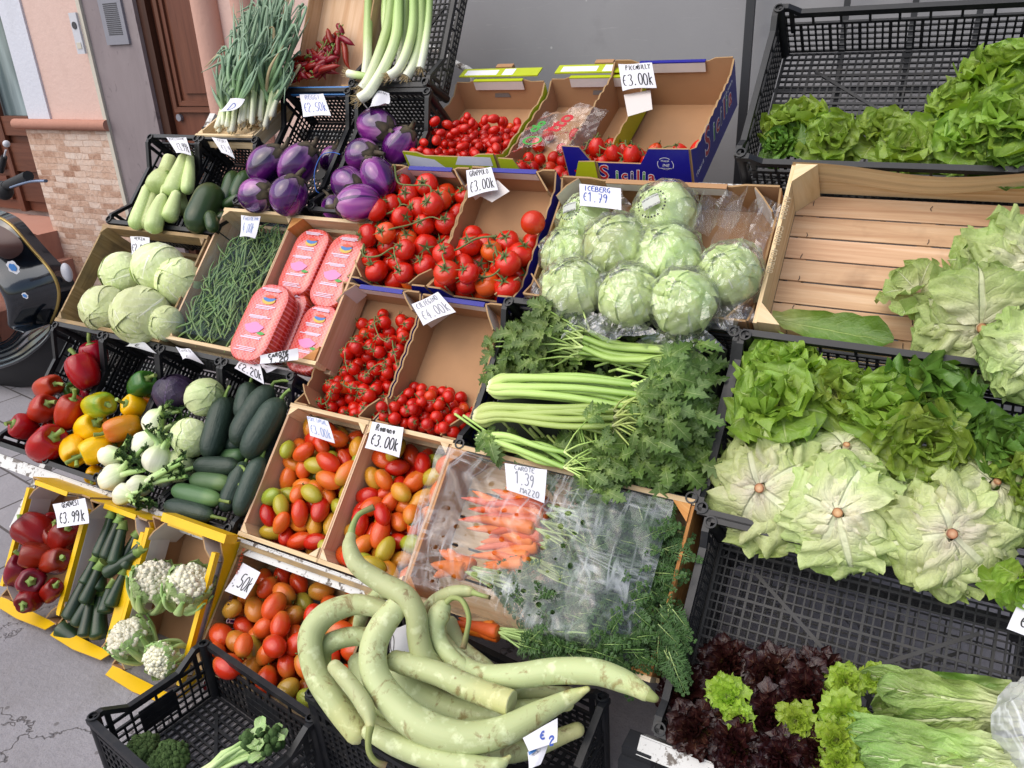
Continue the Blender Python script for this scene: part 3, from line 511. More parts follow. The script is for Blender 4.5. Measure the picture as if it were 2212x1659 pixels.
def cabbage(r, m, n=9, seed=0, ruf=.05, lift=.05, name='cabbage', sq=.9, nu=11, nv=11):
    """tight head: overlapping leaf shells wrapped on a ball, veins from the stem end"""
    b = MB(); b.ball((0, 0, 0), r*.96, 20, 14, 0, (1, 1, sq))
    for k in range(n):
        az = k*2.39996+U(-.3, .3); rk = r*(.985+.012*k/n*3); off = U(-.25, .35); W = U(.85, 1.15); s = U(0, 50)
        def fn(u, v):
            p = -1.25+off*.4+v*2.5; q = (u*2-1)*W*math.cos((v-.45)*1.5); e = max(abs(u*2-1), max(0, v*2-1))**5
            d = V((math.sin(q), math.cos(q)*math.cos(p), math.cos(q)*math.sin(p))); rr = rk+e*r*lift*(.5+noise.noise((u*3+s, v*3, s)))+r*ruf*noise.noise((u*4+s, v*4, s+9))*.5
            return RZ(az) @ V((d.x*rr, d.y*rr, d.z*rr*sq))
        b.grid(fn, nu, nv)
    return b.mesh(name, m)
def spline(pts, n, rad=None):
    """Catmull-Rom through points (and radii)"""
    P = [V(p) for p in pts]; rad = rad or [0]*len(P); P = [P[0]*2-P[1]]+P+[P[-1]*2-P[-2]]; Q = [rad[0]]+list(rad)+[rad[-1]]; out = []; ro = []
    for i in range(1, len(P)-2):
        for k in range(n+(1 if i == len(P)-3 else 0)):
            t = k/n; t2, t3 = t*t, t*t*t; c = [.5*(-t3+2*t2-t), .5*(3*t3-5*t2+2), .5*(-3*t3+4*t2+t), .5*(t3-t2)]
            out.append(sum((P[i-1+j]*c[j] for j in range(4)), V((0, 0, 0)))); ro.append(max(.0008, sum(Q[i-1+j]*c[j] for j in range(4))))
    return out, ro
def long_veg(name, p1, p2, r, mat, bend=.04, prof=None, label='', cat='', group=None, stem=None, seg=14, bumps=0.0, flatk=1.0, ribs=0, tip=None, side=None):
    """straight or gently bowed fruit between two world points (p1 = stem end)"""
    p1, p2 = V(p1), V(p2); ax = p2-p1; L = ax.length; M = dirM(p1, ax, U(0, 6) if side is None else side); n = 16; pr = prof or (lambda t: max(0, 1-abs(2*t-1)**3.6)**.5)
    if side is not None: pass
    bx = U(-1, 1)*bend*L; by = U(-.5, .5)*bend*L; ts = [0, .01, .03, .06]+[.06+.84*i/n for i in range(1, n)]+[.9, .93, .96, .98, .993, 1]
    pts = [V((bx*math.sin(PI*t), by*math.sin(PI*t), L*t)) for t in ts]; rad = [max(.0006, r*pr(t)) for t in ts]; b = MB(); sd = U(0, 99)
    b.tube(pts, rad, seg, flat=flatk, rib=(lambda th, t: 1+bumps*noise.noise((math.cos(th)*2+sd, math.sin(th)*2, t*L/r*1.3))+(.04*math.cos(ribs*th) if ribs else 0)))
    o = obj(name, b.mesh(name, mat), None, M); tag(o, label, cat, group)
    if stem:
        s = MB(); k = stem[0]; sp = [(bx*0, 0, .004), (0, 0, -k*.4), (stem[2]*k, stem[2]*k*.4, -k*.8), (stem[2]*k*2, stem[2]*k, -k)]
        s.tube(sp, [stem[1]*1.25, stem[1]*.9, stem[1]*.85, stem[1]], 7, rib=lambda th, t: 1+.12*math.cos(5*th)); obj('stem', s.mesh('stem', stem[3] if len(stem) > 3 else STEM), o)
    return o
def pepper(r, L, mat, lobes=4, wr=.0, stemL=.035, seed=0, tap=.25):
    """blocky sweet pepper along -Z from its stem end at the top"""
    ph = U(0, 6); s = U(0, 99); k = L/r/2
    def f(u, v):
        th, p = 2*PI*u, PI*v; s1 = math.sin(p)**.62; lb = 1+.085*(abs(math.cos(lobes*th/2+ph))**.8-.6)*2*(.35+.65*math.sin(p*.5)); tp = 1-tap*(1-v); z = -math.cos(p)*r*k
        z -= r*.32*math.exp(-((1-v)/.10)**2); z += r*.18*math.exp(-(v/.08)**2); q = 1+wr*noise.noise((math.cos(th)*1.6+s, math.sin(th)*1.6, v*3))
        return V((r*s1*lb*tp*q*math.cos(th), r*s1*lb*tp*q*math.sin(th), z))
    body = blob('pepper', f, 28, 20, mat); b = MB(); zt = r*k*.70; d = U(-1, 1)
    b.tube([(0, 0, zt-.002), (0, 0, zt+.006), (0, 0, zt+.010)], [r*.34, r*.30, r*.13], 10, rib=lambda th, t: 1+.18*math.cos(5*th)); b.tube([(0, 0, zt+.006), (d*.003, 0, zt+.006+stemL*.5), (d*.012, .006, zt+.006+stemL)], [r*.15, r*.12, r*.15], 8)
    return ('sweet_pepper', body, [('stem', b.mesh('stem', STEM))])
def eggplant(r, sz=1.15, cal=.75):
    ph = U(0, 6); 
    def f(u, v):
        th = 2*PI*u; p = sph(r, u, v, sz, .06, 0, 0, 0, .92); k = 1+.05*(abs(math.sin(2.5*th+ph))-.6)*math.sin(PI*v)**.7; w = 1-.18*max(0, p.z/r/sz)**2; return V((p.x*k*w, p.y*k*w, p.z))
    body = blob('eggplant', f, 30, 18, EGG); b = MB(); n = 5; s = U(0, 50)
    def g(u, v):
        th = 2*PI*u; a = v*cal*(1+.3*math.cos(n*th))+.02; rr = r*1.035+r*.03*noise.noise((math.cos(th)*2+s, math.sin(th)*2, v*3)); return V((rr*math.sin(a)*math.cos(th)*.9, rr*math.sin(a)*math.sin(th)*.9, rr*sz*math.cos(a)-.06*r*(a < .3)))
    b.grid(g, 30, 6, 0, True); d = U(-1, 1); L = r*U(.55, .85)
    st = MB(); st.tube([(0, 0, r*sz*.95), (d*L*.1, 0, r*sz+L*.35), (d*L*.45, L*.1, r*sz+L*.85)], [r*.2, r*.13, r*.11], 8)
    return ('eggplant', body, [('calyx', b.mesh('calyx', EGGC)), ('stem', st.mesh('stem', EGGC))])
def floret(r, n, mat, name, sq=.75, bump=.28, br=.3, seg=(8, 5)):
    b = MB(); b.ball((0, 0, 0), r*.82, 14, 9, 0, (1, 1, sq))
    for k in range(n):
        t = (k+.5)/n; z = 1-1.15*t; th = k*2.39996; q = math.sqrt(max(0, 1-z*z)); rr = r*br*U(.65, 1.15); c = V((q*math.cos(th), q*math.sin(th), z*sq))*r*U(.76, .95); s = U(0, 99)
        b.grid(lambda u, v: c+V((math.sin(PI*v)*math.cos(2*PI*u), math.sin(PI*v)*math.sin(2*PI*u), -math.cos(PI*v)))*rr*(1+bump*noise.noise((u*9+s, v*7, s))), *seg, 0, True)
    return b.mesh(name, mat)
LFT = [.05, .42, .26, .74, .36, .95, .42, .78, .30, .46, .14, .0]
def leaflet(b, M, L, W, fold=.25, m=0, bend=-.4):
    n = len(LFT)-1; vs = []; uv = []; fs = []
    for j, w in enumerate(LFT):
        v = j/n; y = L*v; z = bend*L*v*v
        for k, uu in enumerate((-1, 0, 1)): vs.append(M @ V((uu*w*W, y+(.06*L if w > .7 else 0)*abs(uu), z+abs(uu)*fold*w*W+.03*L*math.sin(9*v+uu)))); uv.append((uu*.5+.5, v))
    for j in range(n):
        for k in range(2): a = 3*j+k; fs.append((a, a+1, a+4, a+3))
    b.add(vs, fs, uv, m)
def compound(b, M, s, m=0):
    """a celery leaf: three to five toothed leaflets on a stalk along +Y"""
    leaflet(b, M @ T_((0, s*.35, 0)) @ RX(U(-.5, .4)), s*.9, s*.34, U(.1, .5), m, U(-.7, .1))
    for q, y in ((1, .3), (-1, .3), (1, .02), (-1, .02)):
        if y < .1 and U(0, 1) < .3: continue
        leaflet(b, M @ T_((0, s*y, 0)) @ RZ(-q*U(.8, 1.2)) @ RX(U(-.4, .3)) @ RY(U(-.5, .5)), s*U(.5, .72), s*.24, U(.1, .6), m, U(-.8, .2))
def frond(b, M, L, m=0, mst=1):
    """feathery carrot leaf along +Y"""
    b.tube([M @ V((0, 0, 0)), M @ V((0, L*.5, L*.08)), M @ V((0, L, 0))], [.0012, .001, .0004], 4, mst, False)
    n = 8
    for j in range(1, n+1):
        t = j/n; l = L*.42*(1-t*.75)*U(.8, 1.2)
        for q in (1, -1):
            K = M @ T_((0, L*t*.97, L*.08*math.sin(PI*t))) @ RZ(-q*U(.7, 1.1)) @ RX(U(-.4, .5))
            for i, (a, ll) in enumerate(((0, 1), (.75, .62), (-.75, .62), (.55, .45), (-.55, .45))):
                o = K @ T_((0, l*(.0 if i == 0 else .28 if i < 3 else .58), 0)) @ RZ(a); w = .0017
                b.add([o @ V((-w*.4, 0, 0)), o @ V((w*.4, 0, 0)), o @ V((w, l*ll*.6, .001)), o @ V((0, l*ll, 0)), o @ V((-w, l*ll*.6, .001))], [(0, 1, 2, 3, 4)], None, m, False)
# ------------------------------------------------------------------ helpers for placing what the survey gives
def dep(w): return (w-CAM).dot(FW)
def rad(F, k, x, y, n, rz):
    w = F.M @ F.at(Z(k, x, y), n); s = REG[k][2] if k in REG else 1400/2212
    return w, rz*s*2212/4032*dep(w)/FPX
def veg(F, k, a, b, rz, name, mat, label, cat, group=None, **kw):
    w1, r = rad(F, k, a[0], a[1], a[2], rz); w2 = F.M @ F.at(Z(k, b[0], b[1]), b[2])
    return long_veg(name, w1, w2, r, mat, label=label, cat=cat, group=group, **kw)
def pep(F, k, c, rz, s, Lk, mat, label, ds=.03, **kw):
    w, r = rad(F, k, c[0], c[1], c[2], rz*1.1); s_ = F.M @ F.at(Z(k, *s), c[2]+ds); return spawn(pepper(r, r*Lk, mat, **kw), dirM(w, s_-w, U(0, 6)), label, 'pepper', 'sweet peppers')
# ------------------------------------------------------------------ crates on the slope
CF = lambda u, v, tilt=None, yaw=0: PF.sub(u, v, tilt, yaw)
pepR, pepY, fen, cuc = CF(-2.68, .46), CF(-2.405, .452), CF(-2.125, .44), CF(-1.845, .435)
kw = dict(dip=.055, pitch=.017)
plastic_crate(pepR.M, .265, .445, .17, 'small black plastic crate holding red peppers, outermost beside the scooter', **kw)
plastic_crate(pepY.M, .27, .45, .17, 'small black plastic crate holding yellow peppers', **kw)
plastic_crate(fen.M, .27, .46, .17, 'small black plastic crate holding fennel and a purple cabbage', **kw)
plastic_crate(cuc.M, .28, .465, .17, 'small black plastic crate packed with dark cucumbers', **kw)
E1, E2, car, red = CF(-1.525, .447), CF(-1.25, .447), CF(-.985, .44), CF(-.345, .345)
wooden_crate(E1.M, .265, .36, .13, 'pale wooden crate of mixed plum tomatoes next to the cucumbers', PW, PLY, PW, 4, .006, end_h=.045)
wooden_crate(E2.M, .25, .36, .13, 'pale wooden crate of green and orange plum tomatoes next to the bunched carrots', PW, PLY, PW, 4, .006, end_h=.045)
wooden_crate(car.M, .6, .36, .14, 'wide wooden crate of bunched carrots under clear film', PW, ORW, PW, 5, .006, end_h=.05, post=.04, postm=ORW)
plastic_crate(red.M, .62, .435, .16, 'black plastic crate with red oak lettuce below an empty dusty floor grid', dip=.02, pitch=.0195, old=True)
plastic_crate(red.M @ T_((.01, -.02, -.18)), .60, .43, .15, 'second black plastic crate nested under the red oak lettuce crate', dip=.0, pitch=.03, old=True)
cab, bean, pck = CF(-2.68, .925), CF(-2.12, .94), CF(-1.815, .95)
wooden_crate(cab.M, .53, .365, .19, 'weathered wooden crate of green cabbages with a slotted side', OW, OW, OW, 4, .01, slot=True, end_h=.06, th=.008)
wooden_crate(bean.M, .3, .46, .13, 'narrow wooden crate of green beans under a blue net', PW, PLY, PLY, 3, .004, end_h=.055, postm=PW)
wooden_crate(pck.M, .305, .445, .1, 'plywood crate of red netted carrot trays', PW, PLY, PLY, 3, .002, end_h=.05, post=.045, postm=ORW)
ch1, ch2, cel, let = CF(-1.525, .825), CF(-1.24, .825), CF(-.98, .805), CF(-.37, .79)
carton(ch1.M, .27, .375, .11, 'blue-edged cardboard box of vine cherry tomatoes beside the carrot trays', BLUEC, front=.62)
carton(ch2.M, .25, .37, .11, 'blue-edged cardboard box half full of loose small cherry tomatoes', BLUEC, front=.62)
plastic_crate(cel.M, .6, .41, .16, 'black plastic crate overflowing with celery', dip=.03, pitch=.02, sag=.0)
plastic_crate(let.M, .62, .42, .17, 'black plastic crate full of upright and upturned green lettuces', dip=.02, pitch=.02)
zuL, zuD, eg1, eg2 = CF(-2.68, 1.318), CF(-2.405, 1.318), CF(-2.1, 1.435), CF(-1.77, 1.435)
plastic_crate(zuL.M, .265, .37, .16, 'small black plastic crate of pale green zucchini', dip=.05, pitch=.017)
plastic_crate(zuD.M, .28, .37, .16, 'small black plastic crate of big dark zucchini', dip=.05, pitch=.017)
plastic_crate(eg1.M, .29, .455, .17, 'small black plastic crate with four striped eggplants and blue twine on its edge', dip=.055, pitch=.017)
plastic_crate(eg2.M, .28, .45, .17, 'small black plastic crate of striped eggplants below the leeks', dip=.055, pitch=.017)
gr1, gr2, ice, wl = CF(-1.52, 1.225), CF(-1.235, 1.225), CF(-.94, 1.24), CF(-.345, 1.235)
carton(gr1.M, .275, .38, .11, 'blue-edged cardboard box heaped with round vine tomatoes', BLUEC, front=.6)
carton(gr2.M, .265, .385, .11, 'blue-edged cardboard box of vine tomatoes with bare cardboard above them', BLUEC, front=.6)
carton(ice.M, .57, .352, .12, 'wide plain cardboard box of wrapped iceberg lettuces', KRAFT, front=.35, wave=0)
wooden_crate(wl.M, .6, .42, .13, 'wooden slatted crate with three loose pale lettuces', PW, PW, TAN, 7, .0045, post=.05, postm=PW, bow=.03, open_front=.12, th=.009)
o5 = PF.M @ V((0, 1.66, 0))
S5 = lambda u, dz=0, dy=0, tilt=28, yaw=0: Fr((u, o5.y+dy, o5.z+dz), tilt, yaw)
da1, da2, sic = S5(-1.5), S5(-1.165, -.01), S5(-.955, .03, -.012)
carton(da1.M, .32, .37, .10, 'lime green cardboard box of loose small plum tomatoes', LIMEC, front=.85, wave=5, flap=False, back=1.15)
carton(da2.M, .30, .40, .10, 'lime green cardboard box with bagged vine tomatoes', LIMEC, front=.35, wave=7, flap=False, back=1.15)
carton(sic.M, .35, .42, .15, 'deep blue printed cardboard box of a few plum tomatoes', BLUEC, nl=.22, nr=.62, front=.66, wave=11, flap=False)
tl = CF(-.49, 1.675, 47); leek = CF(-1.82, 1.905, 62); chi = CF(-2.1, 1.91, 64)
plastic_crate(tl.M, .66, .46, .17, 'big black plastic crate at the top with green lettuces and bare grid floor', dip=.02, pitch=.0185, dipx=.02)
plastic_crate(leek.M, .31, .44, .13, 'small black plastic crate of standing leeks', dip=.05, pitch=.019)
carton(chi.M, .285, .42, .10, 'pale wood and blue cardboard box of red chilies', SKYC, front=.55, wave=0, flap=False, inner=PLY, sideout=0)
A1, B1, C1, D1 = [CF(u, v, t) for u, v, t in ((-2.315, .045, 58), (-2.035, .04, 58), (-1.775, .015, 57), (-1.505, .11, 46.36))]
carton(A1.M, .275, .36, .12, 'yellow cardboard box of wrinkled dark red peppers', YELC, front=.45, wave=0, flap=True, back=1.3, fflap=True)
carton(B1.M, .245, .36, .12, 'yellow cardboard box of dark zucchini with stems', YELC, front=.35, wave=0, flap=True, fflap=True)
carton(C1.M, .255, .40, .13, 'yellow printed cardboard box of cauliflowers', YELC, front=.3, wave=0, flap=True, fflap=True)
wooden_crate(D1.M, .44, .30, .13, 'shadowed wooden crate of big orange salad tomatoes behind the low black crates', OW, OW, OW, 4, .008, end_h=.05, slot=True)
GC = Fr((-1.03, .865, .25), 3, -6); BC = Fr((-1.485, .65, .17), 0, -8)
plastic_crate(GC.M, .545, .32, .22, 'black plastic crate of long pale gourds in front', dip=.07, pitch=.018, dipx=.03, solid=True)
plastic_crate(BC.M, .42, .29, .165, 'low black plastic crate of broccoli on the ground', dip=.035, pitch=.021, solid=True, dipx=.0)
for lab_, w_, h_ in (('yellow cardboard box of wrinkled dark red peppers', .275, .36), ('yellow cardboard box of dark zucchini with stems', .245, .36), ('yellow printed cardboard box of cauliflowers', .255, .40)):
    e_ = next(o for o in COL.objects if o.get('label') == lab_)
    for x_ in (-.0075, w_-.0065): b = MB(); b.box(x_, x_+.014, .03, h_-.03, -.012, .0035, 0); b.box(x_+(.0145 if x_ < 0 else -.0005)-.0009, x_+(.0145 if x_ < 0 else -.0005)+.0009, .06, h_-.04, -.075, -.0125, 1); obj('rolled_edge', b.mesh('rolled_edge', [YELC, WHC]), e_)
# rack that carries the crates
rk = empty('display_rack', MX.Identity(4), 'chipped white steel rack carrying the sloping rows of crates', 'rack')
for v, u0, u1, n in ((.415, -2.75, -.99, -.004), (.315, -.37, .4, -.002), (1.645, -.95, -.46, -.10), (.86, -2.72, -.99, -.17), (1.26, -2.72, .4, -.17), (1.84, -2.15, -1.46, -.17)):
    b = MB(); b.box(u0, u1, v-.022, v+.012, n-.004, n); b.box(u0, u1, v+.0125, v+.0155, n-.05, n-.0005); obj('shelf_rail', b.mesh('shelf_rail', RAIL), rk, PF.M)
for u in (-2.7, -1.54, -.36, .42):
    b = MB(); b.box(u-.015, u+.015, .12, 1.95, -.235, -.205); obj('sloping_bar', b.mesh('bar', RAIL if u < -1 else DARKM), rk, PF.M)
    b = MB(); q = PF.M @ V((u, 1.9, -.22)); b.box(u-.015, u+.015, q.y-.03, q.y, 0, q.z); obj('leg', b.mesh('rack_leg', DARKM), rk)
# ------------------------------------------------------------------ price-tag text and the rest of the small things follow the vegetables
# --- red peppers
for c, rz, s, Lk, m, lb, k2 in [((590, 790, -.06), 80, (560, 720), 2.2, PEP_R, 'red pepper lying deepest behind the green-flecked one', {}), ((520, 890, -.02), 95, (470, 790), 2.35, PEP_R, 'large red pepper with green streak on top of the red pile', {}),
     ((295, 985, -.03), 72, (420, 940), 3.1, PEP_R, 'long red pepper lying crosswise at the scooter side', {}), ((265, 1125, -.02), 84, (350, 1045), 2.3, PEP_R, 'red pepper with stem pointing up beside the long red one', {}),
     ((430, 1145, -.01), 82, (470, 1020), 2.7, PEP_R, 'deep red pepper standing upright against the yellow pepper crate', {}), ((150, 1235, -.02), 80, (90, 1215), 1.9, PEP_R, 'small red pepper with green stem facing the street', dict(stemL=.02)),
     ((290, 1345, .0), 110, (385, 1255), 2.3, PEP_R, 'big bright red pepper at the bottom of the red crate', {}), ((425, 1010, -.08), 55, (520, 980), 2.4, PEP_G, 'green pepper tucked between the red ones', {}), ((330, 1215, -.09), 62, (380, 1180), 2.2, PEP_R, 'red pepper mostly hidden under the upper red ones', {}), ((560, 1010, -.10), 60, (600, 990), 2.3, PEP_D, 'dark red pepper hidden against the crate wall', {})]:
    pep(pepR, 'L1', c, rz, s, Lk, m, lb, **k2)
for c, rz, s, Lk, m, lb, k2 in [((880, 975, -.03), 78, (980, 880), 2.5, PEP_G, 'shiny green pepper above the yellow ones', {}), ((845, 1110, -.05), 75, (790, 1090), 2.1, PEP_Y, 'yellow pepper leaning on the green pepper', {}), ((610, 1100, -.01), 84, (745, 1085), 3.0, PEP_YG, 'yellow pepper with green flush lying crosswise', {}),
     ((920, 1060, -.08), 60, (930, 1010), 2.2, PEP_O, 'orange pepper by the crate side behind the yellow ones', {}), ((565, 1240, -.04), 95, (640, 1180), 2.2, PEP_Y, 'yellow pepper lying under the green-flushed one', {}), ((765, 1240, -.01), 84, (640, 1275), 2.6, PEP_O, 'orange pepper with green tip in the yellow crate', {}),
     ((465, 1375, -.02), 86, (480, 1490), 2.6, PEP_Y, 'tall yellow pepper at the street side of its crate', {}), ((600, 1375, -.0), 88, (490, 1420), 2.1, PEP_Y, 'yellow pepper with curved green stem at front', dict(stemL=.05)), ((590, 1530, -.04), 58, (560, 1580), 2.1, PEP_Y, 'small yellow pepper at the bottom edge', {}), ((700, 1330, -.07), 70, (720, 1400), 2.2, PEP_Y, 'yellow pepper half hidden beside the fennel', {})]:
    pep(pepY, 'L1', c, rz, s, Lk, m, lb, **k2)
# --- cabbages and fennel
def ball_veg(F, k, x, y, n, rz, mesh_fn, name, label, cat, group, ax=None, parts=(), sc=None):
    w, r = rad(F, k, x, y, n, rz); d = V((U(-1, 1), U(-1, 1), U(-.2, 1))) if ax is None else F.M.to_3x3() @ V(ax); pr = mesh_fn(r)
    if not isinstance(pr, tuple): pr = (name, pr, list(parts))
    return spawn(pr, dirM(w, d, U(0, 6)), label, cat, group)
ball_veg(fen, 'L1', 1088, 1025, -.02, 128, lambda r: cabbage(r, PURL, 8), 'purple_cabbage', 'dark purple cabbage at the top of the fennel crate', 'cabbage', None, (.1, .6, .6))
def wcab(r):
    s = MB(); s.tube([(0, 0, -r*1.0), (0, 0, -r*1.14)], [r*.34, r*.30], 12); return ('white_cabbage', cabbage(r, WCAB, 8, sq=1.08), [('cut_stem', s.mesh('cut_stem', CURD))])
ball_veg(fen, 'L1', 1275, 1050, .0, 118, wcab, '', 'whitish cabbage with cut stalk beside the purple one', 'cabbage', None, (1, .35, .2))
ball_veg(fen, 'L1', 1185, 1300, .0, 122, lambda r: cabbage(r, CABL, 9), 'green_cabbage', 'green cabbage below the whitish one in the fennel crate', 'cabbage', None, (.3, -.5, .6)); ball_veg(fen, 'L1', 1110, 1480, -.03, 105, lambda r: cabbage(r, CABL, 8), 'green_cabbage', 'green cabbage at the crate edge under the fennel stalks', 'cabbage', None, (.3, -.5, .6))
def fennel(r, L):
    s = U(0, 99); p = [(0, -.95), (.30, -.93), (.62, -.8), (.9, -.42), (1, 0), (.93, .4), (.72, .75), (.5, 1.0), (.34, 1.25)]; P, Rr = spline([(0, 0, z*r) for _, z in p], 3, [x*r for x, _ in p]); b = MB()
    b.tube(P, Rr, 22, flat=.78, rib=lambda th, t: 1+.04*math.cos(6*th)+.035*math.cos(13*th+3*t)+.05*noise.noise((math.cos(th)*2+s, math.sin(th)*2, t*2)))
    st = MB(); fr = MB()
    for k in range(4):
        a = k*1.6+U(0, .6); c, q = math.cos(a)*.22*r, math.sin(a)*.17*r; e = V((c*5+U(-1, 1)*.4*r, q*5, r+L*U(.75, 1.1))); st.tube([(c, q, r*.75), (c*2.0, q*2.2, r*1.0+L*.35), e], [r*.26, r*.2, r*.14], 9)
        for _ in range(7): frond(fr, T_(V((c*2.2, q*2.2, r*1.0+L*.4)).lerp(e, U(0, 1))) @ RZ(U(0, 6)) @ RX(U(.2, 1.2)), r*U(.5, .9))
    return ('fennel_bulb', b.mesh('fennel_bulb', FENB), [('stalks', st.mesh('fennel_stalks', FENS)), ('fronds', fr.mesh('fennel_fronds', [FRND, FRNS]))])
for x, y, n, rz, t, L, lb in [(955, 1200, .0, 78, (1090, 1060), .06, 'fennel bulb with frond uppermost in its crate'), (915, 1350, -.01, 95, (1080, 1230), .10, 'fennel bulb with long pale stalks below the uppermost one'), (975, 1440, .03, 85, (1020, 1320), .04, 'round ribbed fennel bulb with short cut stalks'), (690, 1420, .0, 80, (820, 1390), .05, 'fennel bulb touching the yellow peppers'),
                             (700, 1545, .02, 92, (900, 1440), .09, 'smooth white fennel bulb with thick stalk at the crate front'), (870, 1600, .02, 80, (1120, 1490), .15, 'fennel bulb with long green stalks along the front'), (770, 1650, .03, 75, (900, 1690), .07, 'fennel bulb hanging over the front edge with cut base outward'), (1030, 1560, -.03, 60, (1100, 1500), .08, 'half hidden fennel bulb under long stalks')]:
    w, r = rad(fen, 'L1', x, y, n, rz); e = fen.M @ fen.at(Z('L1', *t), n+.01); spawn(fennel(r, L), dirM(w, e-w, U(0, 6)), lb, 'fennel', 'fennel bulbs in the black crate')
# --- cucumbers
for i, (a, b, rz, m, lb) in enumerate([((1400, 1050, -.01), (1290, 1430, .0), 78, CUK, 'upright cucumber at the fennel side'), ((1560, 960, -.03), (1510, 1190, -.02), 72, CUK, 'cucumber highest in the crate beside the tag'), ((1690, 980, -.01), (1460, 1350, .02), 82, CUK, 'long diagonal cucumber with stem end down'), ((1750, 1060, .0), (1530, 1430, .02), 88, CUK, 'largest diagonal cucumber by the crate wall'),
         ((1490, 1160, -.06), (1470, 1310, -.05), 55, CUK, 'short cucumber end showing between diagonals'), ((1370, 1340, -.05), (1500, 1350, -.05), 55, CUK, 'crosswise cucumber under the diagonals'), ((1360, 1420, -.05), (1520, 1420, -.05), 55, CUKP, 'lighter crosswise cucumber under the diagonals'), ((1480, 1480, .0), (1210, 1470, .0), 62, CUK, 'upper crosswise cucumber of the front stack'), ((1430, 1590, .0), (1190, 1560, .0), 62, CUKP, 'middle crosswise cucumber of the front stack'),
         ((1370, 1690, .01), (1080, 1620, .01), 64, CUKP, 'paler crosswise cucumber low in the front stack'), ((1320, 1790, .02), (1030, 1720, .02), 64, CUK, 'lowest crosswise cucumber at the crate front'), ((1630, 1420, .0), (1480, 1790, .0), 66, CUK, 'cucumber with curled stem by the inner wall'), ((1530, 1450, -.02), (1390, 1760, -.01), 66, CUK, 'cucumber lying between the front stack and inner wall'), ((1430, 1050, -.08), (1400, 1260, -.08), 60, CUK, 'deep cucumber in shadow behind the diagonals'), ((1770, 1150, -.07), (1650, 1500, -.07), 70, CUK, 'deep cucumber along the tomato side wall')]):
    veg(cuc, 'L1', a, b, rz, 'cucumber', m, lb, 'cucumber', 'cucumbers in the black crate', bend=.03, bumps=.05, stem=(.035, .005, U(-.5, .5)))
# --- plum and salad tomatoes
PL = tomato_protos(.0228, T_PL, 1.58, .06, 6, 18, 12, .0, 4, .03, 0, .12); PLc = tomato_protos(.0232, T_PL, 1.35, .08, 2, 18, 12, .5, 4, .03, .3, .1); SA = tomato_protos(.0255, T_SA, 1.42, .12, 5, 18, 12, .5, 5, .04, .3, .12)
def noca(p): return [(a, b, []) for a, b, c in p]
def fill(F, w, h, d, n, r, v0, v1, g, seed, pick, label, group, ori, cat='tomato', nm='tomato', floor=0.0, top=.3):
    Q = pack(n, r, w, h, v0, v1, g, 170, seed, top, floor=floor); out = []
    for q in Q:
        p = V((q[0], q[1], q[2]-d)); w_ = F.M @ p; z = ori(p); s = U(.9, 1.1); p0 = pick(); o = spawn((nm, p0[1], p0[2]), dirM(w_, z, U(0, 6)) @ MX.Scale(s, 4), label, cat, group); out.append((p, o))
    return out
def lying(F):
    def f(p):
        a = U(0, 2*PI); return F.M.to_3x3() @ V((math.cos(a), math.sin(a), U(-.5, .45)))
    return f
def facing(F, dn=1.0): return lambda p: F.M.to_3x3() @ V((U(-1, 1), U(-1, 1), dn*U(.2, 1.2)))
PLn = noca(PL)
fill(E1, .265, .36, .13, 86, .0252, .0, .355, (0, -.12, -1), 3, lambda: rnd.choice(PLn+PLn+PLc), 'red, orange and green plum tomato heaped in the wooden crate next to the cucumbers', 'plum tomatoes in the crate next to the cucumbers', lying(E1), 'plum tomato', 'plum_tomato')
fill(E2, .25, .36, .13, 80, .0252, .0, .35, (0, -.14, -1), 5, lambda: rnd.choice(PLn+PLn+PLc), 'green, orange and red plum tomato heaped in the wooden crate next to the bunched carrots', 'plum tomatoes in the crate next to the carrots', lying(E2), 'plum tomato', 'plum_tomato')
fill(D1, .44, .30, .13, 84, .0305, .0, .29, (0, -.3, -1), 8, lambda: rnd.choice(SA+noca(SA)), 'big orange-red salad tomato in the shadowed wooden crate behind the low black crates', 'salad tomatoes in the low wooden crate', lying(D1), 'salad tomato', 'salad_tomato')
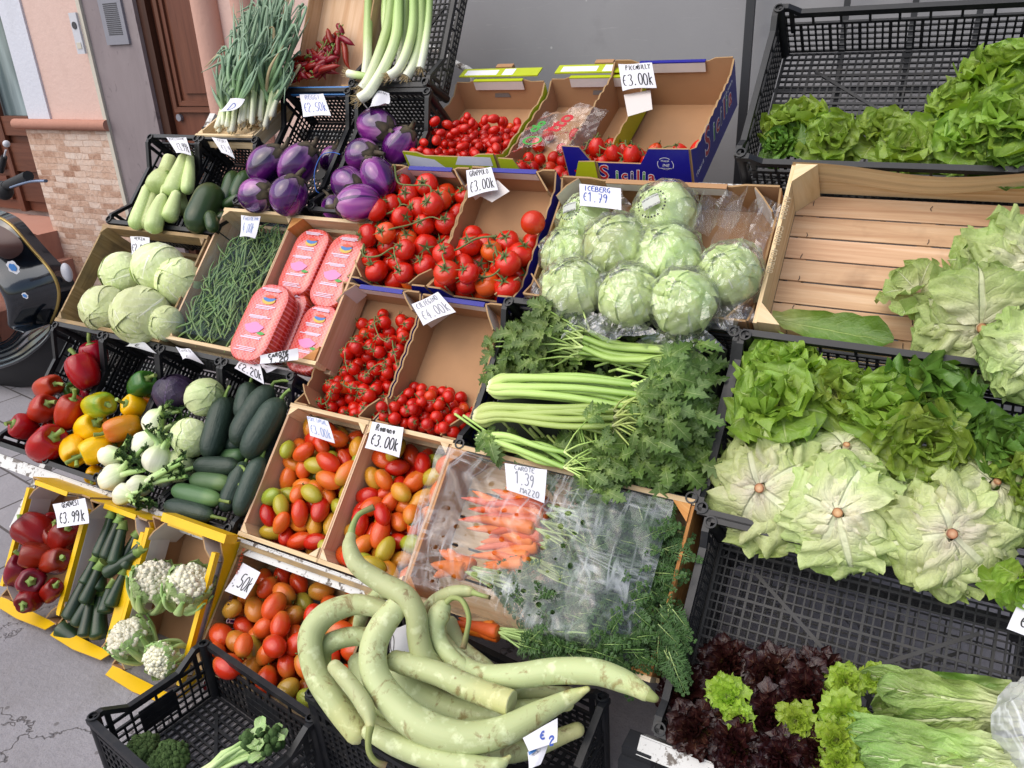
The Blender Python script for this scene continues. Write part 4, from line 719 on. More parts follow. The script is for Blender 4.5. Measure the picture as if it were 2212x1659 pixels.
# --- round vine tomatoes
def trusses(F, items, r, n, seed, label, thick=.0028, reach=2.6):
    """green stems running over the topmost fruit of a box, each fruit's star turned to its stem"""
    rg = random.Random(seed); top = [q for q in items if q[0].z > sorted(z[0].z for z in items)[int(len(items)*.35)]]; used = set()
    for _ in range(n):
        free = [i for i in range(len(top)) if i not in used]
        if len(free) < 3: break
        cur = rg.choice(free); ch = [cur]; used.add(cur)
        while len(ch) < rg.choice((4, 5, 6)):
            near = sorted((i for i in range(len(top)) if i not in used), key=lambda i: (top[i][0]-top[cur][0]).length)
            if not near or (top[near[0]][0]-top[cur][0]).length > reach*r: break
            cur = near[0]; used.add(cur); ch.append(cur)
        if len(ch) < 2: continue
        pts = [top[i][0]+V((rg.uniform(-.4, .4)*r, rg.uniform(-.4, .4)*r, r*1.12)) for i in ch]
        mid = [pts[0]+V((rg.uniform(-1, 1), rg.uniform(.2, 1), .3))*r*1.2]+[(a+b)/2+V((0, 0, r*.10)) for a, b in zip(pts[:-1], pts[1:])]+[pts[-1]+V((rg.uniform(-1, 1), rg.uniform(-1, .2), .2))*r]
        P, _r = spline(mid, 5); b = MB(); b.tube(P, [thick*(1.25-.6*k/len(P)) for k in range(len(P))], 6)
        for i, p in zip(ch, pts):
            o = top[i][1]; m = min(P, key=lambda q: (q-p).length); d = (p-top[i][0]).normalized(); s = o.matrix_world.to_scale().x; M = dirM(F.M @ top[i][0], F.M.to_3x3() @ d, rg.uniform(0, 6)); o.matrix_world = M @ MX.Scale(s, 4)
            b.tube([top[i][0]+d*r*.74, top[i][0]+d*r*1.0, p.lerp(m, .5)+V((0, 0, r*.12)), m], [thick*.75, thick*.7, thick*.7, thick*.7], 5, cap=False)
        o = obj('tomato_vine', b.mesh('tomato_vine', VINE), None, F.M); tag(o, label, 'vine stem', 'green vine stems on the tomatoes')
G = tomato_protos(.034, T_RED, .86, .16, 5, 20, 12, .75, 5, .03, .35); bpy.context.view_layer.update()
it = fill(gr1, .275, .38, .11, 46, .034, .0, .37, (0, -.18, -1), 11, lambda: rnd.choice(G), 'round red vine tomato heaped in the full cardboard box beside the eggplants', 'vine tomatoes in the full box', facing(gr1), 'vine tomato', 'vine_tomato'); bpy.context.view_layer.update(); trusses(gr1, it, .034, 7, 4, 'green vine stem across the round tomatoes of the full box')
it = fill(gr2, .265, .385, .11, 26, .033, .0, .25, (0, -.45, -1), 12, lambda: rnd.choice(G), 'round red vine tomato in the half-empty cardboard box beside the iceberg lettuces', 'vine tomatoes in the half-empty box', facing(gr2), 'vine tomato', 'vine_tomato'); bpy.context.view_layer.update(); trusses(gr2, it, .033, 5, 6, 'green vine stem across the round tomatoes of the half-empty box')
w, r = rad(gr2, 'M0', 1420, 1385, .0, 78); o = spawn(noca(tomato_protos(r, T_PL, .95, .05, 1, 20, 12))[0], dirM(w, V((0, .5, -1))), 'large single orange-red tomato lying above the others on bare cardboard', 'tomato')
CH = tomato_protos(.0185, T_CH, 1.12, .08, 4, 14, 9, .9, 5, .01, .5); C2 = tomato_protos(.0165, T_CH, .95, .06, 4, 14, 9, .7, 5, .01, .4)
it = fill(ch1, .27, .375, .11, 92, .0185, .0, .37, (.05, -.16, -1), 21, lambda: rnd.choice(CH), 'small red oval tomato on its vine in the box beside the carrot trays', 'vine cherry tomatoes', facing(ch1), 'cherry tomato', 'cherry_tomato'); bpy.context.view_layer.update(); trusses(ch1, it, .0185, 13, 9, 'thin green vine stem over the small oval tomatoes', .0019, 3.2)
it = fill(ch2, .25, .37, .11, 95, .0168, .0, .235, (0, -.6, -1), 22, lambda: rnd.choice(C2+noca(C2)*2), 'tiny red cherry tomato loose in the half-empty box beside the celery', 'loose cherry tomatoes', facing(ch2), 'cherry tomato', 'cherry_tomato'); bpy.context.view_layer.update(); trusses(ch2, it, .0168, 4, 3, 'thin brown-green vine stem over the tiny cherry tomatoes', .0012, 3)
DA = noca(tomato_protos(.0130, T_CH, 1.35, .05, 4, 14, 9, .0, 4, .01, 0)); DB = tomato_protos(.019, T_CH, 1.2, .08, 3, 14, 9, .7, 5, .02, .4); DC = tomato_protos(.0215, T_RED, 1.3, .06, 3, 16, 10, .6, 4, .03, .5, .15)
fill(da1, .32, .37, .10, 165, .0142, .0, .29, (0, -.16, -1), 31, lambda: rnd.choice(DA), 'small glossy plum tomato loose in the lime green box', 'small loose plum tomatoes', lying(da1), 'baby plum tomato', 'baby_plum_tomato')
it = fill(da2, .30, .40, .10, 34, .021, .0, .30, (0, -.2, -1), 32, lambda: rnd.choice(DB), 'small vine tomato in the lime green box with the plastic bag', 'small bagged vine tomatoes', facing(da2), 'cherry tomato', 'cherry_tomato'); bpy.context.view_layer.update(); trusses(da2, it, .021, 5, 8, 'dry vine stem among the bagged tomatoes', .0016, 3)
it = fill(sic, .35, .42, .14, 36, .0245, .0, .27, (0, -.42, -1), 33, lambda: rnd.choice(DC), 'red plum tomato on the vine in the deep blue printed box', 'plum tomatoes in the blue box', facing(sic), 'plum tomato', 'plum_tomato'); bpy.context.view_layer.update(); trusses(sic, it, .0245, 5, 5, 'green vine stem on the plum tomatoes of the blue box', .0022, 3)
# --- cabbages in the weathered crate
for x, y, n, rz, lb in [(770, 290, -.03, 128, 'green cabbage behind the tag side of the weathered crate'), (995, 255, -.01, 150, 'biggest green cabbage at the top of its crate'), (1120, 335, -.02, 135, 'green cabbage half behind the crate board by the beans'), (660, 505, -.01, 135, 'green cabbage at the lower street-side corner'), (880, 545, .02, 165, 'large veined green cabbage at the front middle'), (1030, 590, .0, 100, 'smaller green cabbage squeezed in the inner front corner')]:
    ball_veg(cab, 'L1', x, y, n, rz, lambda r: cabbage(r*1.12, CABL, 10, sq=.94), 'green_cabbage', lb, 'cabbage', 'green cabbages in the weathered crate', (U(-.4, .4), U(-.9, -.2), U(.3, 1)))
# --- zucchini
LZ = lambda t: (.55+.45*min(1, t*1.5))*(1 if t < .86 else math.sqrt(max(0, 1-((t-.86)/.1405)**2)))*(1 if t > .03 else .8)
BU = lambda t: (.55 if t < .4 else .55+.45*math.sin(min(1, (t-.4)/.35)*PI/2))*(1 if t < .85 else math.sqrt(max(0, 1-((t-.85)/.1505)**2)))
for a, b, rz, pr, lb in [((1060, 990, -.03), (975, 1200, .0), 80, BU, 'pale bulbous zucchini leaning at the street side'), ((1150, 970, -.02), (1060, 1220, .01), 60, LZ, 'pale zucchini with broad stripes under the tag'), ((1185, 970, -.02), (1160, 1200, .0), 40, LZ, 'slim pale zucchini along the inner crate wall'), ((1040, 1090, .0), (1025, 1230, .0), 32, LZ, 'thin pale zucchini with stem up in the middle'), ((915, 1160, .01), (835, 1420, .03), 48, LZ, 'pale green zucchini with stem up in the street-side corner'), ((960, 1190, -.01), (905, 1420, .01), 42, LZ, 'pale zucchini squeezed behind the front one'), ((1015, 1220, .02), (950, 1440, .04), 56, LZ, 'thick pale zucchini at the crate front'), ((1100, 1195, .01), (1050, 1370, .02), 50, LZ, 'short pale zucchini with stem beside the inner wall'), ((1130, 1180, -.05), (1120, 1330, -.05), 50, LZ, 'pale zucchini half hidden at the inner wall')]:
    veg(zuL, 'L0', a, b, rz, 'pale_zucchini', ZLT, lb, 'zucchini', 'pale zucchini in the black crate', bend=.03, prof=pr, stem=(.014, .010, .1), ribs=6)
for a, b, rz, m, lb in [((1335, 1160, -.01), (1205, 1440, .02), 95, ZDK2, 'huge overgrown dark zucchini with brown scars'), ((1460, 1070, -.06), (1390, 1290, -.05), 60, ZDK2, 'glossy dark zucchini in the shaded corner'), ((1545, 1070, -.05), (1460, 1260, -.04), 55, ZDK2, 'glossy dark zucchini leaning on the eggplant crate'), ((1305, 1320, .02), (1330, 1440, .02), 42, ZDK2, 'short dark zucchini poking up at the crate front'), ((1500, 1220, -.03), (1370, 1290, -.03), 34, ZDK2, 'thin dark zucchini lying crosswise in shadow'), ((1420, 1330, -.03), (1270, 1430, -.02), 45, ZDK2, 'dark zucchini lying low behind the crate front')]:
    veg(zuD, 'L0', a, b, rz, 'dark_zucchini', m, lb, 'zucchini', 'dark zucchini in the black crate', bend=.04)
ZB = lambda t: (.62+.38*min(1, t*1.25))*(1 if t < .9 else math.sqrt(max(0, 1-((t-.9)/.1005)**2)))
for i, (a, b, rz, lb) in enumerate([((690, 100), (605, 350), 42, 'standing highest at the cardboard wall'), ((738, 130), (655, 365), 42, 'second highest from the cardboard wall'), ((762, 170), (705, 400), 42, 'in the upper middle of the row'), ((850, 215), (730, 420), 40, 'slanting in the upper corner'), ((880, 260), (770, 420), 38, 'against the yellow edge up high'), ((860, 320), (650, 455), 42, 'lying across the upper ones'), ((590, 370), (525, 520), 42, 'with cut stem at mid height by the wall'), ((530, 500), (425, 740), 52, 'thick one along the wall with blunt stem'), ((615, 420), (520, 640), 42, 'in the middle behind ribbed stems'), ((645, 390), (610, 560), 44, 'with a star-shaped ribbed stem'), ((590, 560), (470, 780), 44, 'with flower-end stem leaning left'), ((560, 640), (525, 850), 45, 'dark slim one beside the front pair'), ((628, 600), (615, 860), 56, 'plump one with square stem at the front'), ((690, 540), (650, 700), 46, 'with short stem at mid height by the yellow edge'), ((770, 450), (680, 660), 40, 'dusty one leaning on the yellow edge'), ((520, 890), (370, 780), 58, 'lying across the lower front flap')]):
    veg(B1, 'L2', (*a, -.02+.012*(i % 3)), (*b, .0+.012*(i % 3)), rz, 'dark_zucchini', ZDK, 'dark speckled zucchini '+lb, 'zucchini', 'dark zucchini in the yellow box', bend=.03, prof=ZB, stem=(.02, .013, .1), ribs=8)
# --- eggplants
for F, k, x, y, n, rz, t, sz, lb in [(eg1, 'L0', 1665, 1025, .0, 108, (1760, 925), 1.08, 'striped purple eggplant upper in its crate with dark cap'), (eg1, 'L0', 1855, 1020, .01, 108, (1960, 890), 1.12, 'striped purple eggplant with long stem pointing up'), (eg1, 'L0', 1600, 1215, .03, 102, (1680, 1190), 1.02, 'striped eggplant with big brown withered cap'), (eg1, 'L0', 1800, 1215, .04, 112, (1850, 1105), .95, 'ribbed striped eggplant at the front corner'), (eg1, 'L0', 2060, 985, -.08, 62, (2100, 900), 1.1, 'dark small eggplant deep in the crate by the twine'),
     (eg2, 'M0', 450, 790, .0, 108, (570, 830), 1.1, 'striped eggplant topmost under the folded tag'), (eg2, 'M0', 592, 905, -.03, 98, (640, 830), 1.05, 'dark shiny eggplant at the tomato side'), (eg2, 'M0', 362, 965, .01, 98, (450, 950), 1.0, 'eggplant with curled dark cap in the middle'), (eg2, 'M0', 455, 1100, .02, 100, (400, 1010), 1.15, 'pointed eggplant with black cap and pale streaks'), (eg2, 'M0', 275, 1145, .03, 102, (390, 1190), 1.0, 'ribbed glossy eggplant at the twine side'), (eg2, 'M0', 330, 1265, .05, 112, (210, 1280), 1.05, 'lowest striped eggplant with cap facing the street'), (eg2, 'M0', 180, 1295, -.03, 70, (150, 1220), 1.0, 'eggplant mostly hidden low in the crate corner'), (eg2, 'M0', 470, 1260, -.03, 60, (470, 1200), 1.0, 'eggplant hidden low behind the tomato box')]:
    w, r = rad(F, k, x, y, n, rz); e = F.M @ F.at(Z(k, *t), n+.015); spawn(eggplant(r*1.06, sz*1.18), dirM(w, e-w, U(0, 6)), lb, 'eggplant', 'striped eggplants')
# --- green beans and the net over them
beans = []
for k in range(7):
    L = U(.07, .12); q = [(0, -L/2, 0), (U(-.012, .012), -L*.2, U(0, .006)), (U(-.015, .015), L*.2, U(0, .006)), (U(-.01, .01), L/2, 0)]; P, r_ = spline(q, 3, [.0011, .0035, .0035, .0009]); b = MB(); b.tube(P, r_, 6); beans.append(b.mesh('green_bean', BEAN))
for i in range(290):
    y = U(.03, .43); h_ = -.010-.055*(y/.46)**1.6; M = bean.M @ T_((U(.04, .26), y, h_+U(-.022, .014))) @ RZ(U(-1, 1)*1.0+.1) @ RX(U(-.25, .25)) @ RY(U(0, 6)); spawn(('green_bean', rnd.choice(beans), []), M, 'thin green bean in the heap under the blue net', 'green bean', 'green beans under the net')
b = MB(); b.grid(lambda u, v: V((.005+.29*u, .01+.43*v, .022-.055*(v)**1.6*.93+.012*math.sin(PI*u)+.010*noise.noise((u*4, v*5, 3)))), 16, 22); o = obj('bean_net', b.mesh('bean_net', NET), None, bean.M); tag(o, 'blue fine-mesh net drawn over the green beans', 'net')
b = MB(); b.grid(lambda u, v: V((.004+.292*u, .012+.43*v, -.036-.055*v**1.6+.006*noise.noise((u*9, v*9, 1)))), 12, 14); o = obj('bean_shade_core', b.mesh('bean_shade_core', flat('deep_bean_shadow', '#1c2a18', .9)), None, bean.M); tag(o, 'dark sheet under the green beans, coloured as the shade deep in the crate', 'beans', kind='stuff')  # plain dark sheet: shade below the loose beans, put in as colour
# --- netted carrot trays
def m_tray(name, c1, c2, net=True):
    t = NT(name); u = t.map(t.ob(), (1, 1, 1), (0, 0, 0), (0, 0, .78)); x, y, _ = t.sep(u); f = t.ma('LESS_THAN', t.ma('MINIMUM', t.ma('ABSOLUTE', t.ma('SINE', t.ma('MULTIPLY', x, 330.0))), t.ma('ABSOLUTE', t.ma('SINE', t.ma('MULTIPLY', y, 330.0)))), .27); ca = t.wave(t.map(t.ob(), (1, .15, 1)), 9, 2.5, 2, 1); col = t.mix(ca, C(c1), C(c2)); col = t.mix(t.ma('MULTIPLY', f, .6), col, C('#e89098'))
    return t.set(col=col, rough=.22, spec=.5, coat=.5, coatr=.1, nrm=t.bump(t.ma('ADD', ca, t.ma('MULTIPLY', f, .6)), .25, .002)).m
TRAY = m_tray('netted_carrot_tray', '#b3271c', '#cf4a22'); TRAYT = m_tray('netted_tray_lid', '#d0463c', '#d9675a')
def rrect(w, h, r, n=7): return [(cx+r*math.cos(a), cy+r*math.sin(a)) for cx, cy, a0 in ((w-r, h-r, 0), (r-w, h-r, 1), (r-w, r-h, 2), (w-r, r-h, 3)) for a in [a0*PI/2+PI/2*k/n for k in range(n+1)]]
def carrot_tray(M, w, h, t, label):
    P = rrect(w/2, h/2, w*.40); b = MB(); n = len(P); lev = [(.86, 0), (.95, t*.25), (1, t*.6), (1, t*.92), (.97, t)]
    vs = [(x*s, y*s+0, z) for s, z in lev for x, y in P]; b.add(vs, [(j*n+i, j*n+(i+1) % n, (j+1)*n+(i+1) % n, (j+1)*n+i) for j in range(len(lev)-1) for i in range(n)], [(0, z/t) for s, z in lev for _ in P])
    o = obj('carrot_tray', b.mesh('carrot_tray', TRAY), None, M); tag(o, label, 'carrot tray', 'netted carrot trays')
    l = MB(); L2 = [(.97, t), (.9, t+.004), (.5, t+.006)]; l.add([(x*s, y*s, z) for s, z in L2 for x, y in P], [(j*n+i, j*n+(i+1) % n, (j+1)*n+(i+1) % n, (j+1)*n+i) for j in range(2) for i in range(n)]+[tuple(2*n+i for i in range(n))]); obj('lid', l.mesh('tray_lid', TRAYT), o)
    p = MB(); z = t+.0075
    for yy, ww, hh in ((.42, .26, .004), (.405, .30, .004), (.39, .22, .004), (.19, .30, .006), (.17, .26, .004), (.155, .22, .004), (.06, .28, .005), (.045, .34, .005), (.03, .20, .004), (-.20, .26, .005), (-.22, .3, .007), (-.34, .3, .004), (-.36, .24, .004), (-.38, .3, .004)): a = U(-.06, .06); p.box((-ww*.85+a)*w, (ww*.85+a)*w, yy*h-hh*.3, yy*h+hh*.3, z-.0004, z+.0003*U(.6, 1.4), 0)
    def el(cx, cy, rx, ry, m, zz, wob=.0): p.add([(cx+rx*math.cos(a)*(1+wob*math.sin(5*a)), cy+ry*math.sin(a)*(1+wob*math.cos(4*a)), zz) for a in [k*PI/10 for k in range(20)]], [tuple(range(20))], None, m, False)
    el(.05*w, .27*h, .17*w, .055*h, 1, z+.0004); el(.05*w, .285*h, .16*w, .03*h, 2, z+.0008, .15); el(.06*w, .315*h, .15*w, .02*h, 3, z+.0012, .12); el(-.02*w, -.09*h, .24*w, .065*h, 4, z+.0006, .12); el(.22*w, -.15*h, .10*w, .018*h, 5, z+.0009, .2)
    obj('printed_label', p.mesh('tray_print', [flat('pale_lilac_print', '#d9c3d6', .4), GOLDP, BLUP, INK_O, PINKP, INK_G]), o); return o
TR = pck.M
carrot_tray(TR @ T_((.082, .315, -.095)) @ RZ(-.02), .135, .235, .065, 'red netted carrot tray at the upper side by the beans'); carrot_tray(TR @ T_((.226, .30, -.095)) @ RZ(-.03), .135, .25, .068, 'red netted carrot tray at the upper side by the vine tomatoes')
carrot_tray(TR @ T_((.232, .075, -.095)) @ RZ(-.02), .13, .22, .065, 'red netted carrot tray low beside the cherry tomato box'); carrot_tray(TR @ T_((.088, .10, -.095)) @ RZ(.02), .14, .24, .055, 'red netted carrot tray underneath the topmost tray'); carrot_tray(TR @ T_((.077, .075, -.036)) @ RX(-.03), .15, .255, .068, 'red netted carrot tray stacked on top at the front')
# --- wrapped iceberg lettuces
def crumple(r, s, m, sz=.95):
    b = MB()
    def f(u, v):
        d = V((math.sin(PI*v)*math.cos(2*PI*u), math.sin(PI*v)*math.sin(2*PI*u), -math.cos(PI*v))); q = d*2.3+V((s, s, s)); k = 1.02+.13*noise.noise(q)+.16*abs(noise.noise(q*2.1))+.08*noise.noise(q*5); return V((d.x*r*k, d.y*r*k, d.z*r*k*sz))
    b.grid(f, 26, 17, 0, True, False); return b
def iceberg(r, bar):
    r *= 1.3; parts = []; b = crumple(r*1.10, U(0, 99), BAG)
    for k in range(3):
        a = U(0, 6); s = U(0, 9); K = RZ(a) @ T_((0, r*1.0, -r*.2))
        b.grid(lambda u, v: K @ V(((u-.5)*r*(.7+.9*v), r*.75*v, .10*r*math.sin(9*u+s)*v+.2*r*noise.noise((u*3+s, v*3, s)))), 9, 5, 0, False, False)
    parts.append(('wrapper', b.mesh('wrapper', BAG)))
    if bar:
        l = MB(); K = RX(U(-.1, .1)) @ RY(U(-.1, .1))
        def on(x, y): d = (K @ V((x, y, 1))).normalized(); return d*r*1.16
        l.grid(lambda u, v: on((u-.5)*.52, (v-.42)*.34), 4, 4, 0); x = -.24
        while x < .24:
            w_ = U(.006, .022); l.add([on(x, -.14)*1.004, on(x+w_, -.14)*1.004, on(x+w_, .16)*1.004, on(x, .16)*1.004], [(0, 1, 2, 3)], None, 1, False); x += w_+U(.008, .02)
        for k in range(26):
            a = k*2*PI/26
            if k % 7: l.add([on(.40*math.cos(a), .40*math.sin(a))*1.003, on(.40*math.cos(a+.12), .40*math.sin(a+.12))*1.003, on(.455*math.cos(a+.12), .455*math.sin(a+.12))*1.003, on(.455*math.cos(a), .455*math.sin(a))*1.003], [(0, 1, 2, 3)], None, 1, False)
        parts.append(('barcode', l.mesh('barcode', [flat('barcode_grey', '#b9bcb4', .4), INKB])))
    return ('iceberg_lettuce', cabbage(r*1.0, ICEL, 9, ruf=.12, lift=.12, sq=.92), parts)
for x, y, n, rz, bar, lb in [(890, 935, -.04, 170, 1, 'wrapped iceberg under its blue-lettered tag, barcode showing'), (1590, 880, -.03, 205, 1, 'wrapped iceberg highest in the box with a grey barcode'), (740, 1225, -.05, 175, 0, 'wrapped iceberg against the tomato box side'), (1160, 1170, -.01, 215, 0, 'big wrapped iceberg in the middle with a stretched film corner'), (1620, 1250, -.01, 215, 0, 'wrapped iceberg with silvery gathered film above it'), (790, 1540, .02, 205, 0, 'wrapped iceberg at the lower tomato-side corner'), (1280, 1590, .03, 205, 0, 'wrapped iceberg in the middle of the front edge'), (1750, 1640, .03, 215, 0, 'wrapped iceberg at the front near the wooden crate'), (2150, 1400, -.0, 205, 0, 'wrapped iceberg beside the wooden crate board')]:
    ball_veg(ice, 'I0', x, y, n, rz, lambda r: iceberg(r, bar), '', lb, 'lettuce', 'wrapped iceberg lettuces', (-.2, -.15, 1) if bar else (U(-.2, .2), U(-.1, .5), 1))
b = MB(); s = 4.2; b.grid(lambda u, v: V((.44+.12*u+.02*v, .02+.30*v, -.02+.03*math.sin(7*u+3*v)+.05*noise.noise((u*4, v*4, s)))), 10, 16, 0, False, False); o = obj('loose_film', b.mesh('loose_film', BAG), None, ice.M); tag(o, 'loose crumpled clear film standing beside the wooden crate', 'plastic film')
b = MB(); b.grid(lambda u, v: V((.40+.11*u, .19+.10*v+.03*u, .03+.02*math.sin(14*u)+.02*noise.noise((u*5, v*4, 8)))), 9, 7, 0, False, False); o = obj('gathered_film', b.mesh('gathered_film', BAG), None, ice.M); tag(o, 'silvery gathered film end above the wrapped icebergs', 'plastic film')
# --- lettuces
OKS = lambda v: (.22+.55*min(1, v*1.6))*(1+.38*math.sin(v*6.2*PI))*(1 if v < .8 else math.sqrt(max(0, 1-((v-.8)/.202)**2)))
def loc(F, k, x, y, n, rz): return rad(F, k, x, y, n, rz)
def put_head(F, k, x, y, n, rz, mesh, label, ax, cat='lettuce', group=None, name='lettuce', sp=None):
    w, r = loc(F, k, x, y, n, rz); pr = mesh(r); pr = pr if isinstance(pr, tuple) else (name, pr, []); return spawn(pr, dirM(w, F.M.to_3x3() @ V(ax), U(0, 6) if sp is None else sp), label, cat, group)
for x, y, n, rz, ax, lb, mm in [(790, 800, -.06, 190, (-.3, .5, 1), 'fan-leaved green lettuce in the near corner of the top crate', LETL), (1000, 930, -.04, 185, (.2, -.2, 1), 'green lettuce with big cupped leaf at the crate rim', LETL), (1330, 850, -.06, 175, (.3, .3, 1), 'green lettuce between two fuller ones on the top shelf', LETL), (720, 960, -.05, 140, (-.5, -.2, .8), 'small green lettuce against the crate end wall', LETD), (1480, 980, -.05, 190, (0, -.3, 1), 'flat green lettuce low at the middle of the rim', LETL), (1640, 880, -.06, 160, (-.3, .2, 1), 'green lettuce at the foot of the tall pile', LETD),
      (1860, 930, -.03, 220, (-.2, -.3, 1), 'lettuce low in the tall pile on the top shelf', LETL), (1840, 660, -.05, 200, (-.5, .3, 1), 'lettuce with frilled edge at the slope of the tall pile', LETL), (2080, 480, -.03, 230, (-.2, .5, 1), 'uppermost lettuce of the tall pile', LETL), (2100, 780, .0, 250, (0, -.1, 1), 'broad lettuce in the centre of the tall pile', LETL), (2150, 1000, -.02, 210, (.1, -.4, 1), 'lettuce at the rim below the tall pile', LETD), (2330, 620, -.02, 240, (.3, .2, 1), 'lettuce of the tall pile cut off by the picture edge', LETL)]:
    put_head(tl, 'R0', x, y-(45 if y > 900 else 0), n-.03, rz*.84, lambda r: head_open(r, 17, m=mm, wr=.92, ruf=.34, lr=1.2, loose=19, outer=20, cup=.2, jag=.05), lb, ax, group='green lettuces in the top crate')
for x, y, n, rz, ax, lb, mm in [(700, 900, -.04, 200, (-.2, .7, 1), 'green lettuce behind the rounder one near the celery', LETL), (690, 1120, -.0, 235, (-.3, .0, 1), 'round green lettuce nearest the celery crate', LETL), (1060, 1060, -.02, 185, (.5, .3, .8), 'green lettuce showing upright leaf edges in the middle', LETL), (1380, 1130, -.01, 220, (-.1, .2, 1), 'green lettuce with tightly curled yellow heart', LETL), (1640, 1080, -.02, 240, (.6, .5, .8), 'dark green lettuce with long leaf reaching out', LETD), (1580, 1340, .01, 215, (.2, -.4, 1), 'pale-faced green lettuce above the upturned ones', LETL), (2060, 1420, -.03, 230, (.2, .3, 1), 'dark green lettuce at the picture edge in the lettuce crate', LETD), (2230, 1600, -.02, 220, (.3, .1, 1), 'bright green lettuce behind the third upturned one', LETL)]:
    put_head(let, 'R1', x, y, n, rz*1.0, lambda r: head_open(r, 19, m=mm, wr=.92, ruf=.34, lr=1.2, loose=18, outer=20, cup=.2, jag=.05), lb, ax, group='upright lettuces in the black crate')
for k, x, y, n, rz, ax, lb in [('R1', 605, 1620, .02, 235, (-.15, -.25, 1), 'upturned pale lettuce with cut stem nearest the celery'), ('R2', 1060, 75, .05, 245, (.0, -.2, 1), 'upturned pale lettuce with cut stem in the middle of the front row'), ('R2', 1740, 200, .05, 250, (.1, -.2, 1), 'upturned pale lettuce with cut stem at the far right of the front row')]:
    put_head(let, k, x, y, n-.03, rz*1.12, lambda r: head_inverted(r, 15, INVL), lb, ax, group='upturned lettuces along the front')
put_head(let, 'R2', 2200, 470, .03, 170, lambda r: head_open(r, 16, m=LETL), 'bright green lettuce hanging over the crate rim', (.3, -.7, .6)); put_head(let, 'R1', 2000, 1620, .0, 200, lambda r: head_inverted(r, 14, INVG, .6), 'pale drooping lettuce under the dark green one', (.2, .2, 1)); put_head(let, 'R1', 1100, 1420, -.01, 190, lambda r: head_inverted(r, 15, INVG, .6), 'pale flat-leaved lettuce behind the middle upturned one', (.0, .5, 1))
put_head(wl, 'R1', 1930, 610, -.02, 265, lambda r: head_inverted(r, 14, INVG, .75), 'loose pale lettuce in the wooden crate with brown cut stem showing', (.1, -.55, 1)); put_head(wl, 'R1', 2200, 260, -.03, 270, lambda r: head_inverted(r, 13, INVG, .7), 'loose pale lettuce lying highest in the wooden crate', (.4, -.1, 1)); put_head(wl, 'R1', 2260, 760, .03, 220, lambda r: head_inverted(r, 15, INVG, .8), 'wilted lettuce hanging over the wooden crate front', (.3, -.5, 1)); put_head(wl, 'R1', 1560, 400, -.05, 190, lambda r: head_open(r, 9, m=INVG, outer=5, inner=50), 'spread big outer leaves of the lettuce in the wooden crate', (-.4, .3, 1))
b = MB(); p0, p1 = wl.at(Z('R1', 640, 560), -.10), wl.at(Z('R1', 1400, 700), -.08); dd = p1-p0; leaf(b, dirM(p0, (0, 0, 1)) @ MX.Identity(4) if False else T_(p0) @ RZ(math.atan2(dd.y, dd.x)-PI/2), dd.length, .045, .35, .3, .15, 8, 14, jag=.15); o = obj('lettuce_leaf', b.mesh('lettuce_leaf', LETD), None, wl.M); tag(o, 'single long green leaf lying along the front of the wooden crate', 'leaf')
for x, y, n, rz, lb in [(120, 1200, -.06, 190, 'red oak lettuce in the dark near corner'), (360, 1020, -.09, 190, 'red oak lettuce in deepest shadow under the carrots'), (640, 1090, -.07, 210, 'dark red oak lettuce below the round grid boss'), (860, 1190, -.05, 210, 'glossy red oak lettuce in front of the grid floor'), (640, 1330, -.03, 200, 'red oak lettuce between the two yellow-green hearts'), (180, 1430, -.0, 200, 'red oak lettuce above the white rail end'), (430, 1530, .01, 200, 'red oak lettuce drooping over the white rail'), (700, 1600, .02, 200, 'red oak lettuce at the bottom picture edge'), (930, 1580, .01, 180, 'red oak lettuce touching the frilly green one'), (930, 1060, -.09, 150, 'small red oak lettuce high against the grid')]:
    put_head(red, 'R2', x, y, n-.015, rz*.85, lambda r: head_open(r, 50, .36, .5, OAKR, 1.15, 5, 8, .3, 88, 5, .3, 'red_oak_lettuce', OKS, 26), lb, (U(-.2, .2), U(-.3, .3), 1), group='red oak lettuces', name='red_oak_lettuce')
for x, y, n, rz, lb in [(370, 1220, -.02, 140, 'yellow-green frilly lettuce heart nearest the carrots'), (440, 1360, .0, 95, 'small yellow-green frilly heart below the larger one'), (800, 1370, .0, 130, 'yellow-green frilly heart nearer the green oak lettuce'), (1100, 1130, -.05, 120, 'green oak lettuce topmost against the grid'), (1280, 1100, -.06, 90, 'small round-lobed green oak lettuce against the grid'), (1090, 1340, -.01, 165, 'green oak lettuce with round lobes in the middle of its column'), (1050, 1490, .01, 150, 'green oak lettuce beside the romaine heads'), (1060, 1640, .02, 140, 'lowest green oak lettuce at the bottom edge')]:
    put_head(red, 'R2', x, y, n, rz*.85, lambda r: head_open(r, 44, .34, .5, OAKG, 1.15, 5, 8, .3, 88, 8, .3, 'green_oak_lettuce', OKS), lb, (U(-.2, .2), U(-.2, .2), 1), group='green frilly lettuces', name='green_oak_lettuce')
RMS = lambda v: (.42+.55*min(1, v*1.5))*(1 if v < .75 else math.sqrt(max(0, 1-((v-.75)/.252)**2)))
